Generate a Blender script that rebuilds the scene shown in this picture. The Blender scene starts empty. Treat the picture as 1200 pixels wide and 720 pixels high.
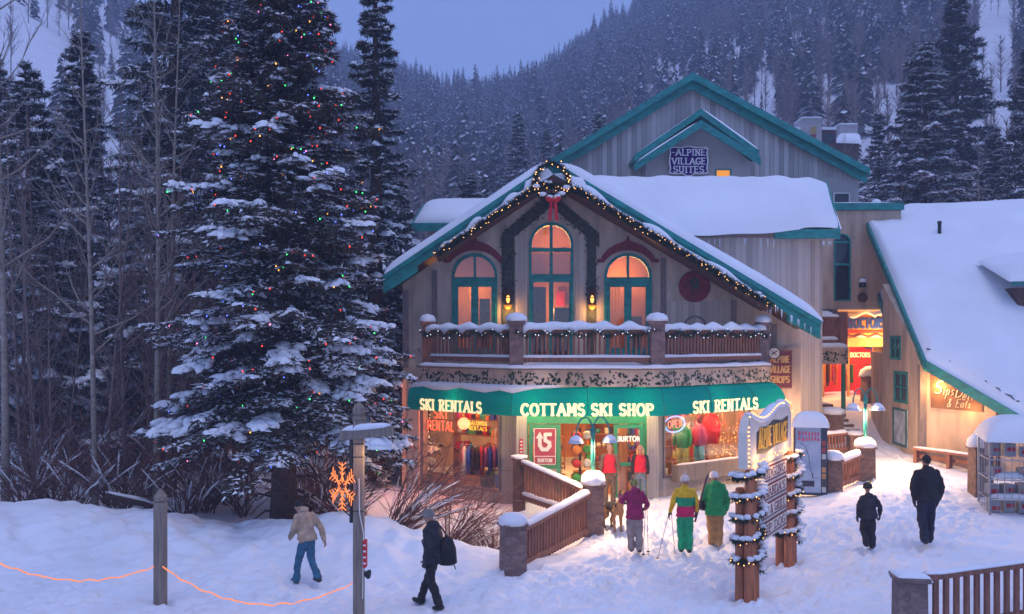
import bpy, math, random
import numpy as np
from mathutils import Vector, Matrix, noise as mnoise
from mathutils.geometry import tessellate_polygon
R = math.radians
C = bpy.context.scene.collection
scn = bpy.context.scene
F = 1150.0
CAMZ = 5.0

def W(px, py, d):
    """a point at distance d seen where the photo shows pixel px, py"""
    return Vector(((px - 600) * d / F, d, CAMZ + (392 - py) * d / F))

def nrm(v):
    v = Vector(v)
    return v.normalized() if v.length > 1e-9 else Vector((0, 0, 1))

# ------------------------------------------------------------------ mesh builder
ORG = {}

class MB:
    def __init__(s):
        s.v = []; s.f = []; s.m = []; s.mi = 0
    def n(s): return len(s.v)
    def addf(s, idx):
        s.f.append(tuple(idx)); s.m.append(s.mi)
    def arr(s, V, Fs):
        b = len(s.v)
        s.v.extend([tuple(p) for p in V])
        for f in Fs: s.addf([b + i for i in f])
    def box(s, c, size, rot=None):
        c = Vector(c); hx, hy, hz = size[0] / 2, size[1] / 2, size[2] / 2
        P = [Vector((x * hx, y * hy, z * hz)) for z in (-1, 1) for y in (-1, 1) for x in (-1, 1)]
        if rot is not None: P = [rot @ p for p in P]
        s.arr([p + c for p in P], [(0, 2, 3, 1), (4, 5, 7, 6), (0, 1, 5, 4), (2, 6, 7, 3), (0, 4, 6, 2), (1, 3, 7, 5)])
    def bx(s, x0, x1, y0, y1, z0, z1):
        s.box(((x0 + x1) / 2, (y0 + y1) / 2, (z0 + z1) / 2), (abs(x1 - x0), abs(y1 - y0), abs(z1 - z0)))
    def beam(s, a, b, w, h, up=(0, 0, 1)):
        a, b = Vector(a), Vector(b); d = (b - a); L = d.length; d = nrm(d)
        side = nrm(d.cross(Vector(up))) if abs(d.dot(nrm(up))) < .999 else Vector((1, 0, 0))
        u = nrm(side.cross(d))
        M = Matrix((side, d, u)).transposed()
        s.box((a + b) / 2, (w, L, h), M)
    def tube(s, pts, r, n=6, cap=True, sq=1.0):
        pts = [Vector(p) for p in pts]
        k = len(pts)
        rr = r if isinstance(r, (list, tuple)) else [r] * k
        b = len(s.v); prev = None
        for i, p in enumerate(pts):
            t = nrm(pts[min(i + 1, k - 1)] - pts[max(i - 1, 0)])
            if prev is None:
                a = Vector((0, 0, 1)) if abs(t.z) < .9 else Vector((1, 0, 0))
                u = nrm(t.cross(a))
            else:
                u = nrm(prev - t * prev.dot(t))
            prev = u; w = t.cross(u)
            for j in range(n):
                an = 2 * math.pi * j / n
                s.v.append(tuple(p + u * (rr[i] * math.cos(an)) + w * (rr[i] * sq * math.sin(an))))
        for i in range(k - 1):
            for j in range(n):
                a0 = b + i * n + j; a1 = b + i * n + (j + 1) % n
                s.addf((a0, a1, a1 + n, a0 + n))
        if cap:
            s.addf([b + j for j in range(n)][::-1]); s.addf([b + (k - 1) * n + j for j in range(n)])
    def loft(s, rings, n=12, M=None):
        """rings: (x, y, z, rx, ry) stacked cross sections"""
        b = len(s.v)
        for (x, y, z, rx, ry) in rings:
            for j in range(n):
                an = 2 * math.pi * j / n
                p = Vector((x + rx * math.cos(an), y + ry * math.sin(an), z))
                s.v.append(tuple(M @ p if M is not None else p))
        k = len(rings)
        for i in range(k - 1):
            for j in range(n):
                a0 = b + i * n + j; a1 = b + i * n + (j + 1) % n
                s.addf((a0, a1, a1 + n, a0 + n))
        s.addf([b + j for j in range(n)][::-1]); s.addf([b + (k - 1) * n + j for j in range(n)])
    def lathe(s, c, prof, n=16):
        c = Vector(c)
        s.loft([(c.x, c.y, c.z + z, max(r, 1e-4), max(r, 1e-4)) for r, z in prof], n)
    def ell(s, c, r, nu=10, nv=7, M=None, lump=0.0, seed=0.0):
        c = Vector(c); b = len(s.v)
        P = [Vector((0, 0, -1))]
        for i in range(1, nv):
            th = math.pi * i / nv - math.pi / 2
            for j in range(nu):
                a = 2 * math.pi * j / nu
                P.append(Vector((math.cos(th) * math.cos(a), math.cos(th) * math.sin(a), math.sin(th))))
        P.append(Vector((0, 0, 1)))
        out = []
        for p in P:
            k = 1 + (lump * mnoise.noise(p * 1.7 + Vector((seed, seed * .7, 0))) if lump else 0)
            q = Vector((p.x * r[0] * k, p.y * r[1] * k, p.z * r[2] * k))
            if M is not None: q = M @ q
            out.append(tuple(q + c))
        s.v.extend(out)
        for j in range(nu):
            s.addf((b, b + 1 + (j + 1) % nu, b + 1 + j))
        for i in range(nv - 2):
            for j in range(nu):
                a0 = b + 1 + i * nu + j; a1 = b + 1 + i * nu + (j + 1) % nu
                s.addf((a0, a1, a1 + nu, a0 + nu))
        t = b + len(P) - 1; q = b + 1 + (nv - 2) * nu
        for j in range(nu):
            s.addf((q + j, q + (j + 1) % nu, t))
    def poly(s, pts):
        b = len(s.v); s.v.extend([tuple(p) for p in pts]); s.addf(range(b, b + len(pts)))
    def prism(s, pts, vec):
        pts = [Vector(p) for p in pts]; vec = Vector(vec); k = len(pts); b = len(s.v)
        s.v.extend([tuple(p) for p in pts]); s.v.extend([tuple(p + vec) for p in pts])
        s.addf(list(range(b, b + k))[::-1]); s.addf(range(b + k, b + 2 * k))
        for i in range(k):
            j = (i + 1) % k
            s.addf((b + i, b + j, b + k + j, b + k + i))
    def wall(s, outer, holes, O, U, V, N, th):
        """flat wall with real openings; 2D loops in the U, V frame, thickness th behind the face"""
        O, U, V, N = Vector(O), Vector(U), Vector(V), Vector(N)
        loops = [outer] + list(holes)
        tri = tessellate_polygon([[Vector((p[0], p[1], 0)) for p in l] for l in loops])
        flat = [p for l in loops for p in l]; k = len(flat); b = len(s.v)
        s.v.extend([tuple(O + U * p[0] + V * p[1]) for p in flat])
        s.v.extend([tuple(O + U * p[0] + V * p[1] - N * th) for p in flat])
        for t in tri:
            s.addf([b + i for i in t]); s.addf([b + k + i for i in reversed(t)])
        o = 0
        for l in loops:
            m = len(l)
            for i in range(m):
                j = (i + 1) % m
                s.addf((b + o + i, b + o + j, b + k + o + j, b + k + o + i))
            o += m
    def ring(s, A, B, O, U, V, N, d0, d1):
        """frame between two loops of the same count, from depth d0 to d1 along N"""
        O, U, V, N = Vector(O), Vector(U), Vector(V), Vector(N); k = len(A); b = len(s.v)
        for L, d in ((A, d0), (A, d1), (B, d1), (B, d0)):
            s.v.extend([tuple(O + U * p[0] + V * p[1] + N * d) for p in L])
        for q in range(4):
            q2 = (q + 1) % 4
            for i in range(k):
                j = (i + 1) % k
                s.addf((b + q * k + i, b + q * k + j, b + q2 * k + j, b + q2 * k + i))
    def grid(s, P, nu, nv):
        b = len(s.v); s.v.extend([tuple(p) for p in P])
        for i in range(nu - 1):
            for j in range(nv - 1):
                s.addf((b + i * nv + j, b + (i + 1) * nv + j, b + (i + 1) * nv + j + 1, b + i * nv + j + 1))
    def snowquad(s, a, b, c, d, th, nu=16, nv=16, lump=.06, seed=0., over=0.0, sharp=6):
        """a bank of snow on the quad a b c d (a-b along u, a-d along v), rounded towards its edges"""
        a, b, c, d = map(Vector, (a, b, c, d))
        N = nrm((b - a).cross(d - a))
        if N.z < 0: N = -N
        P = []
        for i in range(nu):
            for j in range(nv):
                u = .5 - .5 * math.cos(math.pi * i / (nu - 1)); v = .5 - .5 * math.cos(math.pi * j / (nv - 1))
                uu = -over + u * (1 + 2 * over); vv = -over + v * (1 + 2 * over)
                p = (a * (1 - uu) + b * uu) * (1 - vv) + (d * (1 - uu) + c * uu) * vv
                e = max(0, 1 - abs(2 * u - 1) ** sharp) * max(0, 1 - abs(2 * v - 1) ** sharp)
                q = p * .8 + Vector((seed, seed * 2, 0))
                l = mnoise.noise(q) * .6 + mnoise.noise(q * 2.7) * .3
                P.append(p + N * (th * e ** .5 + (lump * l) * (e ** .5) + .004) + Vector((0, 0, -.05 * (1 - e))))
        s.grid(P, nu, nv)
    def snowline(s, pts, w, h, n=8, lump=.35, seed=0.0, step=.12, drop=0.0):
        """a rounded roll of snow lying along a line"""
        pts = [Vector(p) for p in pts]; out = []
        for i in range(len(pts) - 1):
            L = (pts[i + 1] - pts[i]).length; k = max(2, int(L / step))
            for j in range(k): out.append(pts[i].lerp(pts[i + 1], j / k))
        out.append(pts[-1]); b = len(s.v); k = len(out)
        for i, p in enumerate(out):
            t = nrm(out[min(i + 1, k - 1)] - out[max(i - 1, 0)]); t2 = nrm(Vector((t.x, t.y, 0)))
            side = Vector((t2.y, -t2.x, 0)); e = min(1, .35 + min(i, k - 1 - i) * .45)
            q = p * 1.9 + Vector((seed, 0, seed)); m = 1 + lump * mnoise.noise(q) + lump * .5 * mnoise.noise(q * 2.3)
            for j in range(n):
                an = 2 * math.pi * j / n
                x = math.cos(an) * w / 2 * e * (1 + .25 * lump * mnoise.noise(q * 1.4)); z = math.sin(an)
                z = z * h * m * e if z > 0 else z * (.03 + drop * max(0, mnoise.noise(q * 1.3 + Vector((7, 0, 0)))))
                s.v.append(tuple(p + side * x + Vector((0, 0, z))))
        for i in range(k - 1):
            for j in range(n):
                a0 = b + i * n + j; a1 = b + i * n + (j + 1) % n
                s.addf((a0, a1, a1 + n, a0 + n))
        s.addf([b + j for j in range(n)]); s.addf([b + (k - 1) * n + j for j in range(n)][::-1])
    def build(s, name, mats, parent=None, smooth=False, at=None, bevel=0.0, link=True):
        me = bpy.data.meshes.new(name)
        o = ORG.get(parent.name, Vector((0, 0, 0))) if parent is not None else Vector(at if at is not None else (0, 0, 0))
        V = np.array(s.v, dtype=np.float32).reshape(-1, 3) - np.array(o, dtype=np.float32)
        me.from_pydata(V.tolist(), [], s.f)
        mats = mats if isinstance(mats, (list, tuple)) else [mats]
        for m in mats: me.materials.append(m)
        if len(mats) > 1:
            me.polygons.foreach_set('material_index', s.m)
        if smooth: me.polygons.foreach_set('use_smooth', [True] * len(me.polygons))
        me.update()
        ob = bpy.data.objects.new(name, me); C.objects.link(ob)
        if parent is not None:
            ob.parent = parent; ORG[ob.name] = o
        else:
            ob.location = o; ORG[ob.name] = o
        if bevel:
            b = ob.modifiers.new('bevel', 'BEVEL'); b.width = bevel; b.segments = 2; b.limit_method = 'ANGLE'; b.angle_limit = R(40)
        return ob

def pieces(name, m, parent, boxes):
    for b in boxes:
        q = MB(); q.bx(*b); q.build(name, m, parent)

def npmesh(name, V, Fa, mats, parent=None, midx=None, smooth=False):
    """fast mesh from numpy triangles"""
    V = np.asarray(V, dtype=np.float32); Fa = np.asarray(Fa, dtype=np.int32)
    k = Fa.shape[1]
    me = bpy.data.meshes.new(name)
    me.vertices.add(len(V)); me.vertices.foreach_set('co', V.ravel())
    me.loops.add(Fa.size); me.loops.foreach_set('vertex_index', Fa.ravel())
    me.polygons.add(len(Fa)); me.polygons.foreach_set('loop_start', np.arange(0, Fa.size, k, dtype=np.int32))
    try: me.polygons.foreach_set('loop_total', np.full(len(Fa), k, dtype=np.int32))
    except Exception: pass
    mats = mats if isinstance(mats, (list, tuple)) else [mats]
    for m in mats: me.materials.append(m)
    if midx is not None: me.polygons.foreach_set('material_index', np.asarray(midx, dtype=np.int32))
    if smooth: me.polygons.foreach_set('use_smooth', np.ones(len(Fa), dtype=bool))
    me.update(calc_edges=True); me.validate()
    ob = bpy.data.objects.new(name, me); C.objects.link(ob)
    if parent is not None: ob.parent = parent
    return ob

def tag(o, label=None, cat=None, group=None, kind=None):
    if label: o['label'] = label
    if cat: o['category'] = cat
    if group: o['group'] = group
    if kind: o['kind'] = kind
    return o

def thing(name, loc, label, cat, group=None):
    o = bpy.data.objects.new(name, None); C.objects.link(o); o.location = loc
    o.empty_display_size = .2
    ORG[o.name] = Vector(loc)
    return tag(o, label, cat, group)

def copy_tree(root, loc, rz=0, sc=1.0, label=None):
    def rec(o, par):
        c = o.copy(); C.objects.link(c)
        if par is not None: c.parent = par
        for ch in o.children: rec(ch, c)
        return c
    r = rec(root, None); r.location = loc; r.rotation_euler = (0, 0, rz); r.scale = (sc, sc, sc) if not isinstance(sc, tuple) else sc
    if label: r['label'] = label
    return r

# ------------------------------------------------------------------ materials
def mat(name, col, rough=.7, var=.25, scale=3.0, bump=.0, bscale=20., metal=0., col2=None, detail=6, spec=None, stretch=None, emit=None, estr=0, trans=0):
    m = bpy.data.materials.new(name); m.use_nodes = True
    nt = m.node_tree; N = nt.nodes; L = nt.links; b = N['Principled BSDF']
    b.inputs['Roughness'].default_value = rough; b.inputs['Metallic'].default_value = metal
    if spec is not None: b.inputs['Specular IOR Level'].default_value = spec
    tc = N.new('ShaderNodeTexCoord'); src = tc.outputs['Object']
    if stretch:
        mp = N.new('ShaderNodeMapping'); mp.inputs['Scale'].default_value = stretch; L.new(src, mp.inputs[0]); src = mp.outputs[0]
    if var > 0 or col2:
        no = N.new('ShaderNodeTexNoise'); no.inputs['Scale'].default_value = scale; no.inputs['Detail'].default_value = detail
        L.new(src, no.inputs['Vector'])
        rp = N.new('ShaderNodeValToRGB'); rp.color_ramp.elements[0].position = .3; rp.color_ramp.elements[1].position = .7
        c2 = col2 or tuple(min(1, c * (1 + var)) for c in col)
        c1 = col if col2 else tuple(c * (1 - var) for c in col)
        rp.color_ramp.elements[0].color = (*c1, 1); rp.color_ramp.elements[1].color = (*c2, 1)
        L.new(no.outputs['Fac'], rp.inputs[0]); L.new(rp.outputs[0], b.inputs['Base Color'])
    else:
        b.inputs['Base Color'].default_value = (*col, 1)
    if bump:
        n2 = N.new('ShaderNodeTexNoise'); n2.inputs['Scale'].default_value = bscale; n2.inputs['Detail'].default_value = 5
        L.new(src, n2.inputs['Vector'])
        bp = N.new('ShaderNodeBump'); bp.inputs['Strength'].default_value = bump; bp.inputs['Distance'].default_value = .05
        L.new(n2.outputs['Fac'], bp.inputs['Height']); L.new(bp.outputs[0], b.inputs['Normal'])
    if emit:
        b.inputs['Emission Color'].default_value = (*emit, 1); b.inputs['Emission Strength'].default_value = estr
    return m

def emis(name, col, s):
    m = bpy.data.materials.new(name); m.use_nodes = True
    b = m.node_tree.nodes['Principled BSDF']
    b.inputs['Base Color'].default_value = (*[min(1, c) for c in col], 1); b.inputs['Roughness'].default_value = .4
    b.inputs['Emission Color'].default_value = (*col, 1); b.inputs['Emission Strength'].default_value = s
    return m

def boards(name, col, width, rough=.8, axis=0, var=.3, gap=.35):
    """vertical boards: a colour per board, dark joints, grain"""
    m = mat(name, col, rough, var, 1.0); nt = m.node_tree; N = nt.nodes; L = nt.links; b = N['Principled BSDF']
    tc = N.new('ShaderNodeTexCoord'); sp = N.new('ShaderNodeSeparateXYZ'); L.new(tc.outputs['Object'], sp.inputs[0])
    ad = N.new('ShaderNodeMath'); ad.operation = 'MULTIPLY'; ad.inputs[1].default_value = 1 / width
    L.new(sp.outputs[axis], ad.inputs[0])
    fl = N.new('ShaderNodeMath'); fl.operation = 'FLOOR'; L.new(ad.outputs[0], fl.inputs[0])
    fr = N.new('ShaderNodeMath'); fr.operation = 'FRACT'; L.new(ad.outputs[0], fr.inputs[0])
    wn = N.new('ShaderNodeTexWhiteNoise'); wn.noise_dimensions = '1D'; L.new(fl.outputs[0], wn.inputs['W'])
    mp = N.new('ShaderNodeMapping'); mp.inputs['Scale'].default_value = (14, 14, .8); L.new(tc.outputs['Object'], mp.inputs[0])
    no = N.new('ShaderNodeTexNoise'); no.inputs['Scale'].default_value = 1.0; no.inputs['Detail'].default_value = 6; L.new(mp.outputs[0], no.inputs['Vector'])
    mx = N.new('ShaderNodeMath'); mx.operation = 'ADD'; L.new(wn.outputs['Value'], mx.inputs[0]); L.new(no.outputs['Fac'], mx.inputs[1])
    rp = N.new('ShaderNodeValToRGB'); rp.color_ramp.elements[0].position = .35; rp.color_ramp.elements[1].position = 1.0
    ml = N.new('ShaderNodeMath'); ml.operation = 'MULTIPLY'; ml.inputs[1].default_value = .66; L.new(mx.outputs[0], ml.inputs[0])
    rp.color_ramp.elements[0].color = (*[c * (1 - var) for c in col], 1); rp.color_ramp.elements[1].color = (*[c * (1 + var) for c in col], 1)
    L.new(ml.outputs[0], rp.inputs[0])
    gt = N.new('ShaderNodeMath'); gt.operation = 'GREATER_THAN'; gt.inputs[1].default_value = .06; L.new(fr.outputs[0], gt.inputs[0])
    mi = N.new('ShaderNodeMix'); mi.data_type = 'RGBA'; L.new(gt.outputs[0], mi.inputs[0])
    mi.inputs[6].default_value = (*[c * gap for c in col], 1); L.new(rp.outputs[0], mi.inputs[7]); L.new(mi.outputs[2], b.inputs['Base Color'])
    bp = N.new('ShaderNodeBump'); bp.inputs['Strength'].default_value = .6; bp.inputs['Distance'].default_value = .02
    L.new(gt.outputs[0], bp.inputs['Height']); L.new(bp.outputs[0], b.inputs['Normal'])
    return m

def stone(name, col, scale=5.0):
    m = mat(name, col, .85, .3, 4); nt = m.node_tree; N = nt.nodes; L = nt.links; b = N['Principled BSDF']
    tc = N.new('ShaderNodeTexCoord'); mp = N.new('ShaderNodeMapping'); mp.inputs['Scale'].default_value = (1, 1, 1.7); L.new(tc.outputs['Object'], mp.inputs[0])
    vo = N.new('ShaderNodeTexVoronoi'); vo.inputs['Scale'].default_value = scale; L.new(mp.outputs[0], vo.inputs['Vector'])
    v2 = N.new('ShaderNodeTexVoronoi'); v2.feature = 'DISTANCE_TO_EDGE'; v2.inputs['Scale'].default_value = scale; L.new(mp.outputs[0], v2.inputs['Vector'])
    hs = N.new('ShaderNodeSeparateColor'); L.new(vo.outputs['Color'], hs.inputs[0])
    rp = N.new('ShaderNodeValToRGB'); rp.color_ramp.elements[0].color = (*[c * .75 for c in col], 1); rp.color_ramp.elements[1].color = (*[c * 1.3 for c in col], 1)
    L.new(hs.outputs[0], rp.inputs[0])
    lt = N.new('ShaderNodeMath'); lt.operation = 'GREATER_THAN'; lt.inputs[1].default_value = .02; L.new(v2.outputs['Distance'], lt.inputs[0])
    mi = N.new('ShaderNodeMix'); mi.data_type = 'RGBA'; L.new(lt.outputs[0], mi.inputs[0]); mi.inputs[6].default_value = (*[c * .7 for c in col], 1)
    L.new(rp.outputs[0], mi.inputs[7]); L.new(mi.outputs[2], b.inputs['Base Color'])
    bp = N.new('ShaderNodeBump'); bp.inputs['Strength'].default_value = .7; bp.inputs['Distance'].default_value = .03
    L.new(v2.outputs['Distance'], bp.inputs['Height']); L.new(bp.outputs[0], b.inputs['Normal'])
    return m

def glassmat(name, tint=(.9, .95, 1), gloss=.12):
    m = bpy.data.materials.new(name); m.use_nodes = True; nt = m.node_tree; N = nt.nodes; L = nt.links
    N.remove(N['Principled BSDF']); out = N['Material Output']
    t = N.new('ShaderNodeBsdfTransparent'); t.inputs[0].default_value = (*tint, 1)
    g = N.new('ShaderNodeBsdfGlossy'); g.inputs['Roughness'].default_value = .05; g.inputs[0].default_value = (.8, .8, .85, 1)
    no = N.new('ShaderNodeTexNoise'); no.inputs['Scale'].default_value = 1.2
    bp = N.new('ShaderNodeBump'); bp.inputs['Strength'].default_value = .05; L.new(no.outputs['Fac'], bp.inputs['Height']); L.new(bp.outputs[0], g.inputs['Normal'])
    mx = N.new('ShaderNodeMixShader'); mx.inputs[0].default_value = gloss
    L.new(t.outputs[0], mx.inputs[1]); L.new(g.outputs[0], mx.inputs[2]); L.new(mx.outputs[0], out.inputs[0])
    return m

def clothmat(name, col, tr=.5):
    """thin cloth that lets lamp light through"""
    m = bpy.data.materials.new(name); m.use_nodes = True; nt = m.node_tree; N = nt.nodes; L = nt.links
    N.remove(N['Principled BSDF']); out = N['Material Output']
    d = N.new('ShaderNodeBsdfDiffuse'); d.inputs[0].default_value = (*col, 1)
    t = N.new('ShaderNodeBsdfTranslucent'); t.inputs[0].default_value = (*col, 1)
    mx = N.new('ShaderNodeMixShader'); mx.inputs[0].default_value = tr
    L.new(d.outputs[0], mx.inputs[1]); L.new(t.outputs[0], mx.inputs[2]); L.new(mx.outputs[0], out.inputs[0])
    return m

def snowmat(name, big=False):
    m = mat(name, (.80, .82, .86), .85, .06, .5, bump=.35, bscale=9. if not big else 6.)
    b = m.node_tree.nodes['Principled BSDF']; b.inputs['Specular IOR Level'].default_value = .2
    return m

M = {}
M['snow'] = snowmat('snow')
M['snow_ground'] = snowmat('ground_snow', True)
M['snow_ground'].node_tree.nodes['Bump'].inputs['Strength'].default_value = .6
M['teal'] = mat('teal_paint', (.006, .21, .19), .55, .35, 3.0, stretch=(1, 1, 2), bump=.15, bscale=30)
M['teal_dark'] = mat('dark_teal_paint', (.005, .11, .115), .5, .2, 3.0)
M['green'] = mat('green_paint', (.02, .24, .12), .45, .15, 3.0)
M['stucco'] = mat('stucco', (.50, .40, .315), .9, .3, 1.5, bump=.15, bscale=60, stretch=(1.5, 1.5, .4))
M['stucco_pink'] = mat('tan_stucco', (.48, .355, .26), .9, .3, 1.4, bump=.15, bscale=50, stretch=(1.5, 1.5, .4))
M['stucco_grey'] = mat('grey_stucco', (.42, .39, .38), .9, .12, 1.0, bump=.1, bscale=50)
M['siding'] = boards('vertical_siding', (.44, .42, .41), .22)
M['siding_beige'] = boards('beige_siding', (.48, .41, .35), .2, var=.18, gap=.6)
M['siding_low'] = boards('lower_siding', (.42, .35, .29), .12, var=.15, gap=.6)
M['trim'] = mat('taupe_trim', (.20, .165, .155), .8, .2, 4, stretch=(3, 3, 1))
M['brown'] = mat('brown_wood', (.25, .10, .06), .7, .35, 5, bump=.3, bscale=30, stretch=(3, 3, .6))
M['brown_dark'] = mat('dark_brown_wood', (.09, .045, .035), .75, .35, 5, bump=.3, bscale=30)
M['log'] = mat('varnished_log', (.42, .135, .05), .55, .4, 4, bump=.4, bscale=14, stretch=(4, 4, .5))
M['greywood'] = mat('weathered_timber', (.24, .19, .15), .85, .3, 4, bump=.4, bscale=25, stretch=(6, 6, .5))
M['ice'] = mat('icicle_ice', (.62, .68, .75), .12, .05, 5)
M['stone'] = stone('post_stone', (.2, .13, .115), 6.5)
M['stone2'] = stone('brown_post_stone', (.17, .10, .075), 8)
M['glass'] = glassmat('window_glass')
M['glass_dark'] = mat('dark_window_glass', (.02, .03, .04), .08, .3, 2)
M['black'] = mat('black_metal', (.015, .015, .017), .5, .3, 5)
M['metal'] = mat('galvanised_metal', (.32, .33, .35), .45, .2, 6, metal=.7)
M['leaf'] = mat('painted_green', (.03, .07, .045), .8, .4, 6)
M['painted_vine'] = mat('painted_vine_panel', (.06, .065, .05), .9, .6, 9, detail=9)
M['maroon'] = mat('maroon_paint', (.2, .025, .035), .7, .4, 9)
M['red'] = mat('red_cloth', (.55, .01, .02), .7, .2, 5)
M['white'] = mat('white_paint', (.75, .74, .72), .6, .06, 3)
M['cream'] = mat('cream_paint', (.70, .62, .52), .7, .06, 3)
M['needle'] = mat('spruce_needles', (.024, .026, .018), .85, .5, .8, col2=(.085, .058, .036))
M['needle_dark'] = mat('dark_spruce_needles', (.022, .03, .027), .85, .5, 1.0, col2=(.06, .055, .042))
M['garland'] = mat('garland_needles', (.02, .04, .02), .8, .5, 8)
M['bark'] = mat('spruce_bark', (.075, .042, .032), .9, .4, 6, bump=.6, bscale=12, stretch=(3, 3, .8))
M['aspen'] = mat('aspen_bark', (.26, .21, .17), .85, .35, 3, bump=.3, bscale=12, stretch=(1, 1, 3))
M['twig'] = mat('bare_twigs', (.19, .13, .115), .85, .35, 3)
M['twig_red'] = mat('red_willow_twigs', (.13, .055, .045), .8, .35, 3)
M['warm_bulb'] = emis('warm_bulb', (1, .46, .13), 1.8)
M['white_bulb'] = emis('white_bulb', (.8, .86, 1), 1.3)
M['interior'] = mat('warm_interior_wall', (.42, .17, .045), .8, .2, 1.5)
M['floorwood'] = mat('warm_floor', (.28, .12, .04), .6, .3, 3, stretch=(1, 6, 1))
M['signmaroon'] = mat('sign_maroon', (.16, .02, .03), .6, .2, 5)
# ------------------------------------------------------------------ lettering drawn as strokes
def arc(cx, cy, rx, ry, a0, a1, n=9):
    return [(cx + rx * math.cos(R(a0 + (a1 - a0) * i / (n - 1))), cy + ry * math.sin(R(a0 + (a1 - a0) * i / (n - 1)))) for i in range(n)]
GL = {
 'A': (.8, [[(0, 0), (.4, 1), (.8, 0)], [(.15, .34), (.65, .34)]], [(0, 0), (.8, 0)]),
 'B': (.62, [[(.08, 0), (.08, 1)], [(.08, 1)] + arc(.3, .76, .28, .24, 90, -90, 7) + [(.08, .52)], [(.08, .52)] + arc(.32, .26, .3, .26, 90, -90, 7) + [(.08, 0)]], [(.05, 0), (.05, 1)]),
 'C': (.75, [arc(.42, .5, .4, .5, 48, 312, 13)], []),
 'D': (.72, [[(.08, 0), (.08, 1), (.28, 1)] + arc(.28, .5, .42, .5, 80, -80, 9) + [(.28, 0), (.08, 0)]], [(.05, 0), (.05, 1)]),
 'E': (.6, [[(.6, 1), (.08, 1), (.08, 0), (.6, 0)], [(.08, .52), (.48, .52)]], [(.05, 0), (.05, 1)]),
 'F': (.58, [[(.58, 1), (.08, 1), (.08, 0)], [(.08, .52), (.46, .52)]], [(.08, 0)]),
 'G': (.78, [arc(.42, .5, .4, .5, 48, 320, 13) + [(.74, .42), (.48, .42)]], []),
 'H': (.75, [[(.1, 0), (.1, 1)], [(.65, 0), (.65, 1)], [(.1, .5), (.65, .5)]], [(.1, 0), (.1, 1), (.65, 0), (.65, 1)]),
 'I': (.3, [[(.15, 0), (.15, 1)]], [(.15, 0), (.15, 1)]),
 'K': (.72, [[(.1, 0), (.1, 1)], [(.66, 1), (.1, .45)], [(.28, .62), (.68, 0)]], [(.1, 0), (.1, 1), (.66, 1), (.66, 0)]),
 'L': (.6, [[(.1, 1), (.1, 0), (.6, 0)]], [(.1, 1)]),
 'M': (.92, [[(.08, 0), (.12, 1), (.46, .3), (.8, 1), (.84, 0)]], [(.08, 0), (.84, 0), (.08, 1), (.84, 1)]),
 'N': (.76, [[(.1, 0), (.1, 1), (.66, 0), (.66, 1)]], [(.1, 0), (.1, 1), (.66, 1)]),
 'O': (.82, [arc(.41, .5, .4, .5, 90, 450, 17)], []),
 'P': (.62, [[(.08, 0), (.08, 1), (.3, 1)] + arc(.3, .74, .3, .26, 80, -80, 7) + [(.3, .48), (.08, .48)]], [(.08, 0), (.05, 1)]),
 'Q': (.82, [arc(.41, .5, .4, .5, 90, 450, 17), [(.5, .25), (.8, -.05)]], []),
 'R': (.7, [[(.08, 0), (.08, 1), (.3, 1)] + arc(.3, .75, .3, .25, 80, -80, 7) + [(.3, .5), (.08, .5)], [(.3, .5), (.66, 0)]], [(.08, 0), (.05, 1), (.66, 0)]),
 'S': (.62, [arc(.31, .75, .28, .25, 35, 260, 9) + arc(.31, .25, .29, .25, 90, -150, 9)], []),
 'T': (.7, [[(0, 1), (.7, 1)], [(.35, 1), (.35, 0)]], [(.35, 0)]),
 'U': (.74, [[(.1, 1), (.1, .32)] + arc(.37, .3, .27, .3, 190, 350, 9) + [(.64, .32), (.64, 1)]], [(.1, 1), (.64, 1)]),
 'V': (.76, [[(0, 1), (.38, 0), (.76, 1)]], [(0, 1), (.76, 1)]),
 'W': (1.0, [[(0, 1), (.26, 0), (.5, .75), (.74, 0), (1, 1)]], [(0, 1), (1, 1)]),
 'Y': (.72, [[(0, 1), (.36, .48), (.72, 1)], [(.36, .48), (.36, 0)]], [(.36, 0), (0, 1), (.72, 1)]),
 '&': (.7, [[(.68, 0), (.2, .7)] + arc(.33, .82, .15, .18, 200, -20, 7) + [(.1, .35)] + arc(.28, .2, .22, .2, 150, 330, 7) + [(.62, .4)]], []),
 "'": (.2, [[(.1, 1), (.08, .75)]], []),
 '-': (.4, [[(.05, .45), (.35, .45)]], []),
 'a': (.55, [arc(.25, .28, .22, .27, 40, 400, 10), [(.48, .55), (.48, .1), (.55, 0)]], []),
 'e': (.5, [[(.05, .3), (.45, .34)] + arc(.25, .3, .22, .28, 10, 310, 9)], []),
 'i': (.25, [[(.12, .55), (.12, .08), (.22, 0)], [(.12, .8), (.13, .84)]], []),
 'l': (.3, [[(.05, .1), (.22, .8), (.16, 1), (.1, .8), (.14, .1), (.28, 0)]], []),
 'p': (.5, [[(.08, .55), (.08, -.4)], arc(.26, .28, .2, .27, 160, -160, 9)], []),
 's': (.42, [arc(.22, .42, .16, .13, 30, 260, 6) + arc(.2, .14, .18, .14, 90, -140, 6)], []),
 't': (.35, [[(.15, .9), (.15, .1), (.3, 0)], [(0, .6), (.32, .6)]], []),
 'f': (.35, [[(.34, .9), (.2, 1), (.14, .8), (.14, -.2)], [(0, .55), (.3, .55)]], []),
 'c': (.45, [arc(.24, .28, .22, .28, 50, 310, 8)], []),
 ' ': (.38, [], []),
}
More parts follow.
